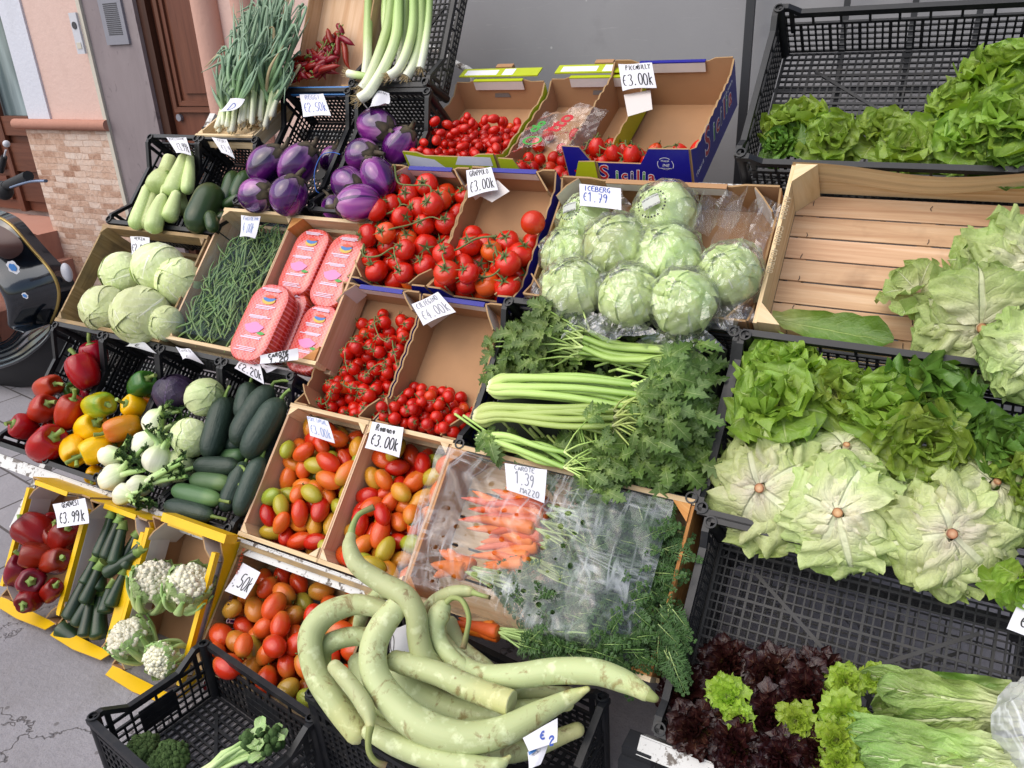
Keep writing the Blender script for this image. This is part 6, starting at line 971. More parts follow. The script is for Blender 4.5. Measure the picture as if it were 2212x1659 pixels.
T(cab, 'L1', [(808, 47), (928, 55), (930, 168), (832, 180)], [('VERZA', .2, .04, .6, .16), ('@2,00k', .04, .4, .92, .42)], 'price tag 2,00 in the weathered cabbage crate', lw=.017)
T(pepY, 'L1', [(810, 690), (905, 712), (985, 790), (790, 755)], [('@', .3, .35, .3, .5)], 'small torn slip on the rim of the yellow pepper crate', curl=.012, lw=.02)
T(fen, 'L1', [(1092, 733), (1188, 755), (1285, 862), (1165, 850)], [('CAVOLO', .08, .05, .8, .2), ('@', .3, .55, .2, .35)], 'curled price slip above the purple cabbage', curl=.02, lw=.014)
T(cuc, 'L1', [(1500, 800), (1612, 826), (1650, 978), (1468, 880)], [('CETRIOLI', .12, .04, .75, .2), ('@2,20k', .06, .44, .9, .45)], 'price tag 2,20 on the cucumber crate', lw=.016)
T(cuc, 'L1', [(1615, 835), (1728, 868), (1660, 905), (1640, 880)], [('-', .2, .2, .4, .4)], 'torn white paper corner behind the cucumber tag', lw=.03)
T(pck, 'P1', [(310, 1405), (695, 1326), (706, 1440), (330, 1475)], [('CAROTE', .22, .08, .55, .36), ('1,20', .26, .52, .5, .5)], 'price tag 1,20 at the front of the red netted trays', ntop=.045, nbot=.03, lw=.013)
T(ch2, 'M1', [(665, 472), (830, 395), (945, 525), (745, 612)], [('CILIEGINO', .1, .06, .75, .22), ('@4,00k', .1, .42, .85, .45)], 'grey-lettered price tag 4,00 between the two cherry tomato boxes', ink=INKG, lw=.014)
T(E1, 'E1', [(1000, 90), (1205, 140), (1285, 370), (1050, 302)], [('POM.INSAL', .02, .03, .9, .2), ('@3,00k', .06, .42, .86, .42)], 'faded price tag 3,00 on the plum tomatoes beside the cucumbers', ink=INKP, lw=.013)
T(E2, 'E1', [(1640, 150), (1940, 205), (1905, 505), (1575, 412)], [('Romano', .16, .06, .6, .22), ('@3,00k', .1, .42, .84, .42)], 'black-inked price tag 3,00 between the plum tomato crates', lw=.017)
T(car, 'K1', [(715, 230), (1020, 275), (1006, 530), (735, 432)], [('CAROTE', .22, .03, .5, .14), ('1,39', .22, .22, .5, .42), ('MAZZO', .36, .74, .5, .2)], 'price tag 1,39 on the film over the bunched carrots', ink=INKG, ntop=.065, nbot=.085, lw=.013)
T(A1, 'Y2', [(382, 342), (620, 296), (655, 480), (430, 515)], [('GENOVESI', .25, .02, .55, .2), ('@3,99k', .1, .42, .82, .46)], 'price tag 3,99 over the dark red peppers in the yellow box', ntop=.05, nbot=.05, lw=.014)
T(D1, 'Q2', [(1180, 208), (1300, 276), (1206, 468), (1063, 410)], [(',50k', .1, .28, .85, .5)], 'price tag with 50 on the edge board of the salad tomato crate', ntop=.012, nbot=.015, lw=.022)
T(QF, 'M2', [(530, 800), (635, 766), (676, 978), (530, 1050)], [('0', .0, .15, .25, .45), ('mo', .1, .62, .7, .25)], 'price tag half hidden behind the biggest gourd', ntop=.02, nbot=.02, lw=.02)
T(QF, 'M2', [(1355, 1472), (1572, 1348), (1572, 1500), (1400, 1560)], [('@', .42, .25, .22, .4), ('2', .7, .66, .2, .4)], 'torn price scrap with blue writing on the gourd crate', ink=INKU, ntop=.09, nbot=.085, lw=.02)
o = T(QF, 'M2', [(1385, 1560), (1530, 1470), (1470, 1640), (1400, 1680)], [('950ml', .2, .25, .5, .14)], 'torn carton scrap reading 950 ml below the blue price scrap', ink=INKG, ntop=.082, nbot=.08)
b = MB(); P_c = [QF.M @ QF.at(Z('M2', *p), .0865) for p in ((1390, 1556), (1440, 1530), (1440, 1552), (1396, 1580))]; b.add(P_c, [(0, 3, 2, 1)], None, 0, False); obj('blue_patch', b.mesh('blue_patch', BLUP), o)
T(red, 'R2', [(2180, 625), (2420, 700), (2360, 900), (2100, 795)], [('@3,0', .22, .4, .7, .4)], 'price tag at the picture edge over the empty crate grid', ntop=.03, nbot=.03, lw=.02)
# ------------------------------------------------------------------ printed lettering on boxes
def text(body, size, M, mat, parent, name='lettering', off=0.0, ext=.0002, shear=0.0, sp=1.0, align='LEFT'):
    c = bpy.data.curves.new('t', 'FONT'); c.body = body; c.size = size; c.offset = off; c.extrude = ext; c.shear = shear; c.space_character = sp; c.align_x = align; c.resolution_u = 3; t = bpy.data.objects.new('t', c); COL.objects.link(t)
    me = bpy.data.meshes.new_from_object(t.evaluated_get(bpy.context.evaluated_depsgraph_get())); bpy.data.objects.remove(t); me.materials.clear(); me.materials.append(mat); me.name = name; return obj(name, me, parent, M)
def kids(label): return next(o for o in COL.objects if o.get('label') == label)
def logo(M, s, parent, cols, dark=INK_N):
    x = 0.0
    for ch, w_, sz, m in (('S', .86, 1.5, 0), ('i', .34, 1, 1), ('c', .56, 1, 2), ('i', .34, 1, 3), ('l', .34, 1.1, 0), ('i', .34, 1, 1), ('a', .6, 1, 2)):
        text(ch, s*sz, M @ T_((x*s, 0, 0)), WHITEP, parent, 'lettering_outline', .05*s, .0002, .15); text(ch, s*sz, M @ T_((x*s, 0, .0005)), cols[m], parent, 'lettering', .012*s, .0002, .15); x += w_*(1.25 if ch == 'S' else 1)+.06
fx = lambda x, z, y=-.0052: T_((x, y, z)) @ RX(PI/2)
sx = lambda y, z, x: T_((x, y, z)) @ RZ(PI/2) @ RX(PI/2)
sb = kids('deep blue printed cardboard box of a few plum tomatoes'); LC = [INK_R, INK_G, INK_R, INK_N]
logo(fx(.09, -.103), .042, sb, LC); logo(sx(.10, -.105, .3552), .07, sb, LC); text('I Colori di', .016, sx(.02, -.105, .3552), WHITEP, sb); text('tutti da gustare', .016, sx(.28, -.055, .3552), WHITEP, sb, sp=1.05)
b = MB()
for r0, r1, a0, a1 in ((.0205, .022, .9, 2.3), (.0205, .022, -.5, .6), (.0205, .022, 2.6, 3.7), (.0150, .0158, 3.9, 5.6)): b.add([(r*math.cos(a0+(a1-a0)*k/16), r*math.sin(a0+(a1-a0)*k/16), 0) for r in (r0, r1) for k in range(17)], [(k, k+1, 18+k, 17+k) for k in range(16)], None, 0, False)
obj('round_seal', b.mesh('seal', WHITEP), sb, fx(.285, -.05, -.0056)); text('ITALIA', .0075, fx(.285, -.041, -.0056), WHITEP, sb, align='CENTER'); text('INE', .012, fx(.285, -.056, -.0056), WHITEP, sb, align='CENTER', shear=.3); text('MARCHIO NAZIONALE', .0032, fx(.285, -.0625, -.0056), WHITEP, sb, align='CENTER')
lb_ = kids('lime green cardboard box of loose small plum tomatoes'); b = MB(); b.add([(0, 0, 0), (.15, 0, 0), (.10, .045, 0), (0, .06, 0)], [(0, 1, 2, 3)], None, 0, False); b.add([(.17, .03, 0), (.30, .03, 0), (.30, .06, 0), (.19, .06, 0)], [(0, 1, 2, 3)], None, 0, False); obj('white_panel', b.mesh('panel', WHITEP), lb_, fx(.008, -.072, -.0054)); text('ORTOTTO', .032, fx(.085, -.098, -.0056), INK_G, lb_, 'lettering_outline', .0022); text('ORTOTTO', .032, fx(.085, -.098, -.0060), WHITEP, lb_)
b = MB(); b.ball((0, 0, 0), .0085, 12, 8, 0, (1, 1, .1)); obj('tomato_emblem', b.mesh('emblem', INK_R), lb_, fx(.166, -.086, -.0064))
b = MB()
for k, (x, y, w_, h_) in enumerate(((.02, .012, .09, .02), (.12, .004, .05, .012), (.18, .01, .10, .022))): b.box(x, x+w_, y, y+h_, 0, .0004+.0001*k)
for F_, lab in ((da1, 'lime green cardboard box of loose small plum tomatoes'), (da2, 'lime green cardboard box with bagged vine tomatoes')):
    p_ = kids(lab); hh = .37 if F_ is da1 else .40; b = MB(); b.box(.012, .30, hh+.006, hh+.05, .012, .016); obj('folded_lid', b.mesh('lid', LIMEC), p_); b = MB(); b.box(.03, .15, hh+.012, hh+.04, .0162, .0166); b.box(.17, .21, hh+.01, hh+.045, .0162, .0167); obj('white_patch', b.mesh('patch', WHITEP), p_); b = MB(); b.box(.13, .19, hh+.052, hh+.07, .004, .02); obj('lid_tab', b.mesh('tab', KRAFT), p_); b = MB(); b.prism([(0, 0), (.06, 0), (.055, .014), (.005, .014)], .0008, MX.Identity(4), (0, 0, 0)); obj('hand_hole', b.mesh('hole', flat('dim_hand_hole', '#77716e', .8)), p_, T_((.13, hh-.0012, -.055)) @ RX(PI/2))
cb = kids('yellow printed cardboard box of cauliflowers'); text('tutti da ', .022, sx(.245, -.05, .3056), INK_N, cb, sp=1.08); text('gustare', .022, sx(.325, -.05, .3056), INK_O, cb, sp=1.08); logo(sx(.015, -.092, .3056), .06, cb, [INK_R, INK_N, INK_R, INK_G])
b = MB(); b.box(.05, .29, .402, .425, -.03, .012); obj('back_fold', b.mesh('fold', YELC), cb); b = MB(); b.box(.0, .035, .05, .33, -.001, .004); obj('rolled_edge', b.mesh('edge', YELC), cb, T_((-.04, 0, 0)))
text('AI 0004   C0001 40/2P08', .020, T_((-.005, .33, .0045)) @ RZ(-PI/2), flat('grey_stamp', '#9a8a70', .8), kids('wooden slatted crate with three loose pale lettuces'), 'stamp')
text('AI 004', .012, fx(.16, -.115, -.0116), flat('pale_stamp', '#b09a80', .8), kids('pale wooden crate of mixed plum tomatoes next to the cucumbers'), 'stamp')
sk_ = kids('pale wood and blue cardboard box of red chilies'); b = MB(); b.box(.002, .283, -.034, -.0056, -.016, -.003); obj('front_lip', b.mesh('front_lip', SKYC), sk_); text('Calabrisella', .02, T_((.08, -.028, -.0026)), INK_R, sk_, shear=.2)
# small hardware: staples on the slats, twine, bag of tomatoes, bracket, bars behind the top crate
wc = kids('wooden slatted crate with three loose pale lettuces'); b = MB()
for yy in (.03, .1, .17, .24, .31, .385):
    for xx in (.045, .30, .55): x0, y0 = xx+U(-.008, .008), yy+U(-.012, .012); b.tube([(x0, y0, -.1286), (x0+U(-.003, .003), y0+.006, -.1278), (x0+U(-.003, .003), y0+.013, -.1286)], .0008, 4)
obj('staples', b.mesh('staples', DARKM), wc)
P, _ = spline([eg1.M @ eg1.at(Z('L0', x, y), n) for x, y, n in ((2115, 960, .02), (2070, 948, .025), (2010, 960, .03), (1975, 1010, .03), (1955, 1090, .02), (1965, 1180, .01), (1985, 1200, .0))], 5); b = MB(); b.tube(P, .0016, 5); tag(obj('twine', b.mesh('twine', TWINE)), 'blue twine tied to the crate rim between the eggplants', 'twine')
b = MB(); b.grid(lambda u, v: V((.03+.21*u+.03*v, .015+.19*v, .004+.022*math.sin(PI*u)+.03*noise.noise((u*3.4, v*3.4, 2))+.012*abs(noise.noise((u*9, v*9, 4))))), 22, 18, 0, False, False); o = tag(obj('tomato_bag', b.mesh('tomato_bag', FILM), None, da2.M), 'clear printed bag lying over vine tomatoes in the lime green box', 'plastic bag')
text('tto', .07, da2.M @ T_((.175, .05, .048)) @ RZ(1.25), INK_R, None, 'x', .002).name = 'bag_print'; k = COL.objects['bag_print']; k.parent = o; k.matrix_parent_inverse = o.matrix_world.inverted(); k2 = text('cio', .045, da2.M.inverted() @ da2.M @ T_((.105, .055, .044)) @ RZ(1.25), INK_G, o, 'bag_print', .002)
b = MB(); b.add([(.03*math.cos(a)*q, .02*math.sin(a)*q, 0) for q in (1, .72) for a in [k*PI/12 for k in range(24)]], [(k, (k+1) % 24, 24+(k+1) % 24, 24+k) for k in range(24)], None, 0, False); obj('bag_print', b.mesh('ring', INK_G), o, T_((.11, .025, .04)))
WY = 2.78
P, _ = spline([onY(p, WY-.06) for p in ((905, 95), (945, 110), (990, 140), (1015, 152), (1022, 168), (1023, 230), (1024, 330))], 4); b = MB(); b.tube(P, .0115, 8); tag(obj('bracket_bar', b.mesh('bracket_bar', RAIL)), 'bent chipped white tube on the grey wall beside the leeks', 'bracket')
gr = empty('bar_rack', T_(onY((1620, 380), WY-.08)), 'dark steel bar rack on the grey wall behind the top crate', 'rack'); gi = gr.matrix_world.inverted()
for k, px in enumerate((1622, 1830, 1978, 2120)):
    p = onY((px, 10), WY-.08); b = MB(); wv = .013 if k == 0 else .008; b.box(p.x-wv, p.x+wv, p.y-.008, p.y+.008, .9, 2.1); obj('bar', b.mesh('bar', DARKM), gr, gi)
b = MB(); p = onY((1640, 195), WY-.08); b.box(p.x-.01, p.x+1.2, p.y-.019, p.y-.0085, p.z-.006, p.z+.006); obj('cross_bar', b.mesh('bar', DARKM), gr, gi)
q = onY((1620, 600), 1.3); 
b = MB(); p = PF.M @ V((-.37, .30, -.03)); b.box(-.025, .025, -.02, .02, -.16, -.03, 1); b.box(-.03, .03, -.024, .024, -.03, .02, 0); b.box(-.031, .031, -.04, -.0245, -.06, .0, 0); tag(obj('rack_foot', b.mesh('rack_foot', [DARKM, RAIL]), None, T_(p)), 'dark clamp with pale end under the rack near the red oak lettuce', 'bracket')
# ------------------------------------------------------------------ walls
def m_greywall():
    t = NT('grey_wall_paint'); o = t.ob(); n = t.noise(o, 3, 6, .6); f = t.noise(o, 90, 4); s = t.noise(t.map(o, (3, 3, 40)), 1, 5, .7, 2); col = t.mix(n, C('#848386'), C('#969597')); col = t.mix(t.ma('MULTIPLY', t.step(s, .62, .70), .4), col, C('#a5a3a3'))
    v = t.vor(o, 9); col = t.mix(t.ma('MULTIPLY', t.step(v, .05, .03), .6), col, C('#c9c8c8')); col = t.mix(t.ma('MULTIPLY', t.step(t.noise(o, 7, 4), .62, .8), .3), col, C('#5b5a5e')); return t.set(col=col, rough=.5, spec=.3, nrm=t.bump(f, .12, .003)).m
def m_stucco(nm, a, b_, dirt):
    t = NT(nm); o = t.ob(); n = t.noise(o, 45, 6, .6); l = t.noise(o, 3, 5); col = t.mix(l, C(a), C(b_)); _, _, z = t.sep(o); col = t.mix(t.ma('MULTIPLY', t.step(t.noise(t.map(o, (4, 4, 1)), 2, 5), .55, .8), .4), col, C(dirt)); return t.set(col=col, rough=.9, spec=.1, nrm=t.bump(n, .45, .006)).m
def m_ledge():
    """split-face stone cladding: thin staggered courses, each stone its own tone"""
    t = NT('split_stone'); o = t.ob(); wv = t.noise(o, 6, 3, col=True); x, y, z = t.sep(o); v = t.n('CombineXYZ', {0: x, 1: z, 2: 0}).outputs[0]; v2 = t.n('MixRGB', {0: .025, 1: v, 2: wv}).outputs[0]
    br = t.n('TexBrick', {'Vector': v2, 'Color1': (0, 0, 0, 1), 'Color2': (1, 1, 1, 1), 'Mortar': (.5, .5, .5, 1), 'Scale': 1.0, 'Mortar Size': .0022, 'Mortar Smooth': .3, 'Brick Width': .105, 'Row Height': .034}, offset=.37, squash=1.6, squash_frequency=3)
    tone = br.outputs['Color']; mo = br.outputs['Fac']; n = t.noise(o, 26, 6, .65, 1); col = t.ramp(t.ma('ADD', t.ma('MULTIPLY', tone, .45), t.ma('MULTIPLY', n, .6)), (.2, C('#9c735e')), (.45, C('#c9a894')), (.6, C('#d6bcac')), (.85, C('#ddcdc2'))); col = t.mix(t.ma('MULTIPLY', mo, .25), col, C('#8a6b5c'))
    h = t.ma('ADD', t.ma('MULTIPLY', tone, .8), t.ma('ADD', t.ma('MULTIPLY', n, 1.2), t.ma('MULTIPLY', mo, -1.0))); return t.set(col=col, rough=.85, spec=.2, nrm=t.bump(h, .55, .014)).m
def m_trav():
    t = NT('grey_stone_slab'); o = t.ob(); n = t.noise(t.map(o, (6, 6, 2)), 1, 7, .65, 1.2); p = t.noise(t.map(o, (22, 22, 14)), 1, 3, .5, 1); col = t.mix(n, C('#6f6468'), C('#968a8c')); col = t.mix(t.ma('MULTIPLY', t.step(p, .64, .72), .55), col, C('#5a5054')); col = t.mix(t.ma('MULTIPLY', t.step(t.noise(o, 2.5, 4), .52, .75), .5), col, C('#a89f9f')); return t.set(col=col, rough=.55, spec=.35, nrm=t.bump(p, .12, .003)).m
GREYW = m_greywall(); PINK = m_stucco('pink_stucco', '#cfb0a6', '#d8bdb3', '#bd9f94'); WHITEPL = m_stucco('white_plaster', '#c9cbd6', '#d3d5de', '#bfc0c8'); LEDGE = m_ledge(); TRAV = m_trav(); BRN = m_wood('brown_painted_door', '#5a3426', '#6a4030', '#744836', .5, .45, .1); BRND = m_wood('dark_brown_frame', '#3a231c', '#472c22', '#523428', .5, .45, .1); TERR = m_stucco('terracotta_tile', '#a87868', '#b88a7a', '#8a5a4c'); CREAM = flat('cream_stone_edge', '#c9c2b4', .7); COLP = m_stucco('pink_column_paint', '#bc9385', '#c8a193', '#ab8274'); ALU = flat('brushed_aluminium', '#8f8f9a', .4, 1, .5, .3); GRILL = flat('dark_grille', '#3a3a40', .5); PLW = flat('white_plastic', '#c9cad2', .35)
def m_glass():
    t = NT('reflecting_glass'); o = t.ob(); x, y, z = t.sep(o); n = t.noise(t.map(o, (9, 1, 1.2)), 1, 3); col = t.mix(t.step(n, .4, .65), C('#5f6f72'), C('#93a3a6')); return t.set(col=col, rough=.12, spec=.8).m
GLASS = m_glass()
x0 = onY((905, 60), WY).x-.42
g = MB(); g.box(x0, 6, WY, WY+.15, 0, 4.2); tag(obj('grey_wall', g.mesh('grey_wall', GREYW)), 'plain mid-grey painted wall with scuffs behind the stall', 'wall')
FY = 2.9
bd = empty('building_front', T_((-4.2, FY, 0)), 'pink stucco house front with stone plinth and brown doors', 'building'); bi = bd.matrix_world.inverted()
def bpart(nm, m, *boxes):
    b = MB()
    for q in boxes: b.box(*q)
    return obj(nm, b.mesh(nm, m), bd, bi)
pl, pr_ = -4.10, onY((291, 30), FY-.03).x; xw = -4.90; cx = onY((444, 60), FY-.02).x; dz = onY((180, 268), FY).z
bpart('stucco_wall', PINK, (-4.66, pl, FY, FY+.3, dz, 4), (cx+.03, x0+.02, FY+.02, FY+.3, 0, 4), (pr_, cx+.03, FY+.02, FY+.3, 2.4, 4))
bpart('window_surround', WHITEPL, (-4.87, -4.66, FY-.012, FY+.3, dz, 4)); bpart('stone_plinth', LEDGE, (xw, pl, FY-.03, FY+.3, 0, dz-.02))
b = MB(); b.tube([(xw-.06, FY-.045, dz), (pl-.002, FY-.045, dz)], .03, 12); b.box(xw-.058, pl-.003, FY-.044, FY+.02, dz-.028, dz+.022); obj('moulding', b.mesh('moulding', TERR), bd, bi)
bpart('pilaster', TRAV, (pl, pr_, FY-.03, FY+.3, 0, 4)); bpart('pilaster_edge', CREAM, (pl-.03, pl-.001, FY-.045, FY+.02, 0, 4))
dr = bpart('door', BRN, (pr_+.03, cx+.02, FY+.03, FY+.07, 0, 2.35)); dx0, dx1 = pr_+.10, cx-.02
fr_ = bpart('door_frame', BRND, (pr_+.0008, pr_+.06, FY-.008, FY+.028, 0, 2.4))
for z0, z1 in ((.15, .98), (1.22, 2.2)):
    b = MB(); y = FY+.03
    for k, (i, d) in enumerate(((0, .022), (.03, .012))): b.box(dx0+i, dx1-i, y-d, y-.001*k, z0+i, z0+i+.025); b.box(dx0+i, dx1-i, y-d-.0005, y-.001*k, z1-i-.025, z1-i); b.box(dx0+i, dx0+i+.025, y-d-.001, y-.001*k, z0+i+.02, z1-i-.02); b.box(dx1-i-.025, dx1-i, y-d-.0012, y-.001*k, z0+i+.02, z1-i-.02)
    b.box(dx0+.09, dx1-.09, y-.014, y-.0005, z0+.09, z1-.09); obj('door_panel', b.mesh('door_panel', BRN), dr)
b = MB(); p = onY((388, 254), FY+.02); b.tube([(p.x, FY+.03, p.z), (p.x, FY+.012, p.z)], .018, 14); obj('lock', b.mesh('lock', ALU), dr)
for px, rr in ((452, .066), (532, .055)):
    q = onY((px, 60), FY+.0); b = MB(); b.tube([(q.x, FY, 0), (q.x, FY, 4)], rr, 20); obj('half_column', b.mesh('column', COLP), bd, bi)
# recessed doorway and steps at the far left
bpart('recess_wall', PINK, (-9, xw+.02, FY+.30, FY+.4, 0, 4)); fd = bpart('double_door', BRN, (-6.4, -4.88, FY+.24, FY+.29, .55, 1.05)); 
for k, (a, c) in enumerate(((-6.3, -5.68), (-5.6, -5.25), (-5.19, -4.93))):
    b = MB(); y = FY+.24; b.box(a, c, y-.03, y-.001, 1.05, 1.17); b.box(a+.03, c-.02, y-.022, y-.002, .62, .78); b.box(a+.03, c-.02, y-.024, y-.002, .82, 1.0); b.box(a, a+.05, y-.04, y-.003, .55, 3); obj('door_panel', b.mesh('door_panel', BRN), fd)
g_ = bpart('glass_pane', GLASS, (-6.4, -4.88, FY+.255, FY+.27, 1.17, 3))
for k in range(3): bpart('step', TERR, (-6.5, -4.86-.02*k+.10*k, FY-.18-.22*k+.001, FY+.24, .0, .52-.17*k))
for k in range(3):
    b = MB(); zz = .52-.17*k; xe = -4.86-.02*k+.10*k; b.tube([(-6.5, FY-.19-.22*k, zz-.012), (xe+.01, FY-.19-.22*k, zz-.012)], .028, 12); obj('step_nosing', b.mesh('nosing', TERR), bd, bi)
# intercom and bell
ic0, ic1 = onY((207, 0), FY-.035), onY((282, 95), FY-.035); ic = MB(); ic.box(ic0.x+.02, ic1.x, FY-.043, FY-.0305, ic1.z, ic1.z+.36); o = tag(obj('intercom', ic.mesh('intercom', ALU)), 'grey metal intercom panel on the stone pilaster', 'intercom')
b = MB(); xa, xb = ic0.x+.055, ic1.x-.03
for k in range(17): zz = ic1.z+.045+k*.0088; b.box(xa, xb, FY-.0445, FY-.0428, zz, zz+.0048)
obj('speaker_slots', b.mesh('slots', GRILL), o); b = MB(); b.box(xa+.005, xb+.008, FY-.0452, FY-.0429, ic1.z+.225, ic1.z+.255); obj('name_plate', b.mesh('plate', PLW), o); b = MB(); b.box(xa-.02, xa-.002, FY-.0451, FY-.0429, ic1.z+.225, ic1.z+.255); b.box(xa-.01, xb+.008, FY-.045, FY-.0429, ic1.z+.27, ic1.z+.285, 1); obj('button', b.mesh('button', [ALU, GRILL]), o)
b0, b1 = onY((152, 28), FY-.048), onY((186, 116), FY-.048); b = MB(); b.box(b0.x-.005, b1.x+.006, FY-.058, FY-.0455, b1.z, b0.z); o = tag(obj('doorbell', b.mesh('doorbell', PLW)), 'white doorbell plate with round lens on the pink wall', 'doorbell')
b = MB(); xm = (b0.x+b1.x)/2; b.tube([(xm, FY-.0575, b0.z-.06), (xm, FY-.062, b0.z-.06)], .018, 16); obj('lens', b.mesh('lens', GRILL), o); b = MB(); b.box(xm-.018, xm+.018, FY-.061, FY-.0578, b1.z+.025, b1.z+.055); obj('button', b.mesh('button', CREAM), o)
# ------------------------------------------------------------------ scooter at the left edge
REG['S'] = (0, 500, 600/995)
def m_paint():
    t = NT('dark_scooter_paint'); n = t.noise(t.ob(), 40, 4); return t.set(col=t.mix(n, C('#0b1016'), C('#141c26')), rough=.14, spec=.6, coat=.7, coatr=.05).m
SPNT = m_paint(); GOLD = flat('gold_trim', '#b59a5a', .3, 1, .6, .6); BRNP = flat('brown_panel', '#44241f', .5); RUB = flat('black_rubber', '#16161a', .6); CHR = flat('silver_lever', '#8f9cb8', .25, 1, .6, .7)
sc = empty('motor_scooter', T_((-3.9, 2.0, 0)), 'dark blue-black motor scooter with gold trim parked at the left edge', 'scooter'); si = sc.matrix_world.inverted()
def sp_(x, y, Y): return onY(Z('S', x, y), Y)
trim = [(-260, 720), (-140, 610), (-20, 590), (60, 630), (120, 690), (210, 800), (300, 900), (360, 990), (385, 1080), (375, 1170), (345, 1250), (330, 1285)]
outer = [(-300, 640), (-150, 540), (0, 545), (130, 600), (250, 735), (350, 845), (430, 925), (480, 1000), (492, 1070), (455, 1150), (400, 1220), (345, 1290)]
TP, _ = spline([sp_(x, y, 1.98) for x, y in trim], 4); OP, _ = spline([sp_(x, y, 2.06) for x, y in outer], 4); b = MB(); n_ = len(TP)
b.grid(lambda u, v: TP[min(n_-1, int(u*(n_-1)+.5))].lerp(OP[min(n_-1, int(u*(n_-1)+.5))], v)+V((0, -.03*math.sin(PI*v), .0)), n_-1, 6); obj('leg_shield', b.mesh('leg_shield', SPNT), sc, si)
b = MB(); b.tube(TP, .0075, 8); obj('trim', b.mesh('trim', GOLD), sc, si)
inn = [(-420, 760), (-300, 800), (-200, 850), (-120, 900), (-60, 960), (-20, 1020), (20, 1080), (40, 1130), (55, 1190), (70, 1230), (110, 1262), (300, 1292)]; IP, _ = spline([sp_(x, y, 1.90) for x, y in inn], 4)
b = MB(); b.grid(lambda u, v: TP[int(u*(n_-1)+.5)].lerp(IP[int(u*(n_-1)+.5)], v)+V((0, -.10*math.sin(PI*min(1, v*1.1))+.02*math.sin(3*PI*v), 0)), n_-1, 14); obj('inner_shield', b.mesh('inner_shield', SPNT), sc, si)
b = MB(); c_ = sp_(30, 770, 1.86); b.grid(lambda u, v: V((c_.x+.17*(v)*math.cos(2*PI*u)*.8-.05, c_.y-.02+.05*v*v, c_.z+.075*v*math.sin(2*PI*u)*(1-.3*math.cos(2*PI*u)))), 20, 5, 0, True); obj('glove_box', b.mesh('glove_box', BRNP), sc, si)
fl = [(345, 1290, 1.95), (320, 1360, 1.92), (230, 1450, 1.88), (100, 1530, 1.85), (-100, 1580, 1.82), (-500, 1600, 1.8)]; fu = [(300, 1292, 1.99), (200, 1275, 2.05), (130, 1290, 2.1), (40, 1390, 2.15), (-120, 1430, 2.15), (-500, 1450, 2.15)]
A_, _ = spline([sp_(x, y, q) for x, y, q in fl], 5); B_, _ = spline([sp_(x, y, q) for x, y, q in fu], 5); n2 = len(A_); b = MB(); b.grid(lambda u, v: A_[int(u*(n2-1)+.5)].lerp(B_[int(u*(n2-1)+.5)], v)+V((0, 0, .004*math.sin(v*2*PI*5))), n2-1, 30); obj('floorboard', b.mesh('floorboard', SPNT), sc, si)
b = MB(); b.grid(lambda u, v: A_[int(u*(n2-1)+.5)]+V((.02*v, .10*v, -.14*v)), n2-1, 6); obj('lower_body', b.mesh('lower_body', RUB), sc, si); b = MB(); b.tube([p+V((0, -.004, -.004)) for p in A_], .008, 8); obj('floor_edge', b.mesh('floor_edge', SPNT), sc, si)
h0, h1 = sp_(40, 385, 1.9), sp_(185, 320, 1.84); b = MB(); b.tube([h0, h0.lerp(h1, .12), h0.lerp(h1, .15), h1], [.018, .018, .021, .0205], 12); obj('hand_grip', b.mesh('hand_grip', RUB), sc, si)
hl = sp_(-420, 420, 2.02); b = MB(); b.tube([h0, h0.lerp(hl, .5)+V((0, 0, .02)), hl], [.02, .035, .03], 12); b.ball(h0+V((-.03, 0, -.02)), .045, 12, 8, 0, (1, .8, .9)); b.tube([hl.lerp(h0, .3), hl.lerp(h0, .3)+V((0, .08, -.35))], .035, 12); obj('handlebar', b.mesh('handlebar', RUB), sc, si)
P, R_ = spline([sp_(x, y, 1.83) for x, y in ((70, 395), (130, 375), (210, 355), (300, 352))], 4, [.006, .007, .0075, .009]); b = MB(); b.tube(P, R_, 8, flat=.7); obj('brake_lever', b.mesh('brake_lever', CHR), sc, si)
m0, m1 = sp_(5, 290, 1.9), sp_(38, 150, 1.9); b = MB(); b.tube([m0, m0.lerp(m1, .7)], .012, 8); obj('mirror_stalk', b.mesh('stalk', RUB), sc, si); b = MB(); b.tube([m0.lerp(m1, .7), m1], .004, 6); b.ball(sp_(42, 110, 1.9), .014, 10, 8); obj('mirror_tip', b.mesh('tip', PLW), sc, si)
b = MB(); q = sp_(436, 950, 2.02); b.ball((0, 0, 0), .04, 14, 10, 0, (.75, .5, 1.1)); obj('turn_signal', b.mesh('signal', PLW), sc, si @ T_(q))
for px, py, s_ in ((90, 915, .045), (168, 1100, .022)):
    q = sp_(px, py, 1.80); b = MB(); b.add([(s_*math.cos(a)*(1+.12*math.sin(7*a)), -.003, s_*.62*math.sin(a)*(1+.1*math.cos(5*a))) for a in [j*PI/16 for j in range(32)]], [tuple(range(32))], None, 0, False); b.add([(s_*.65*math.cos(a), -.005, s_*.36*math.sin(a)*(1+.15*math.cos(6*a))) for a in [j*PI/12 for j in range(24)]], [tuple(range(24))], None, 1, False); obj('sticker', b.mesh('sticker', [PLW, BLUP]), sc, si @ T_(q))
for xx in (-3.55, -4.75):
    b = MB(); b.tube([(xx, 2.10, .24), (xx, 2.2, .24)], [.22, .22], 28); obj('wheel', b.mesh('wheel', RUB), sc, si)
b = MB(); b.grid(lambda u, v: V((-4.35-.85*u, 2.1+.2*math.sin(2*PI*v)*(.55+.45*math.sin(PI*min(1, u*1.4+.1))), .58+.27*math.cos(2*PI*v)*(.55+.45*math.sin(PI*min(1, u*1.2+.1))))), 10, 16); obj('rear_body', b.mesh('rear_body', SPNT), sc, si)
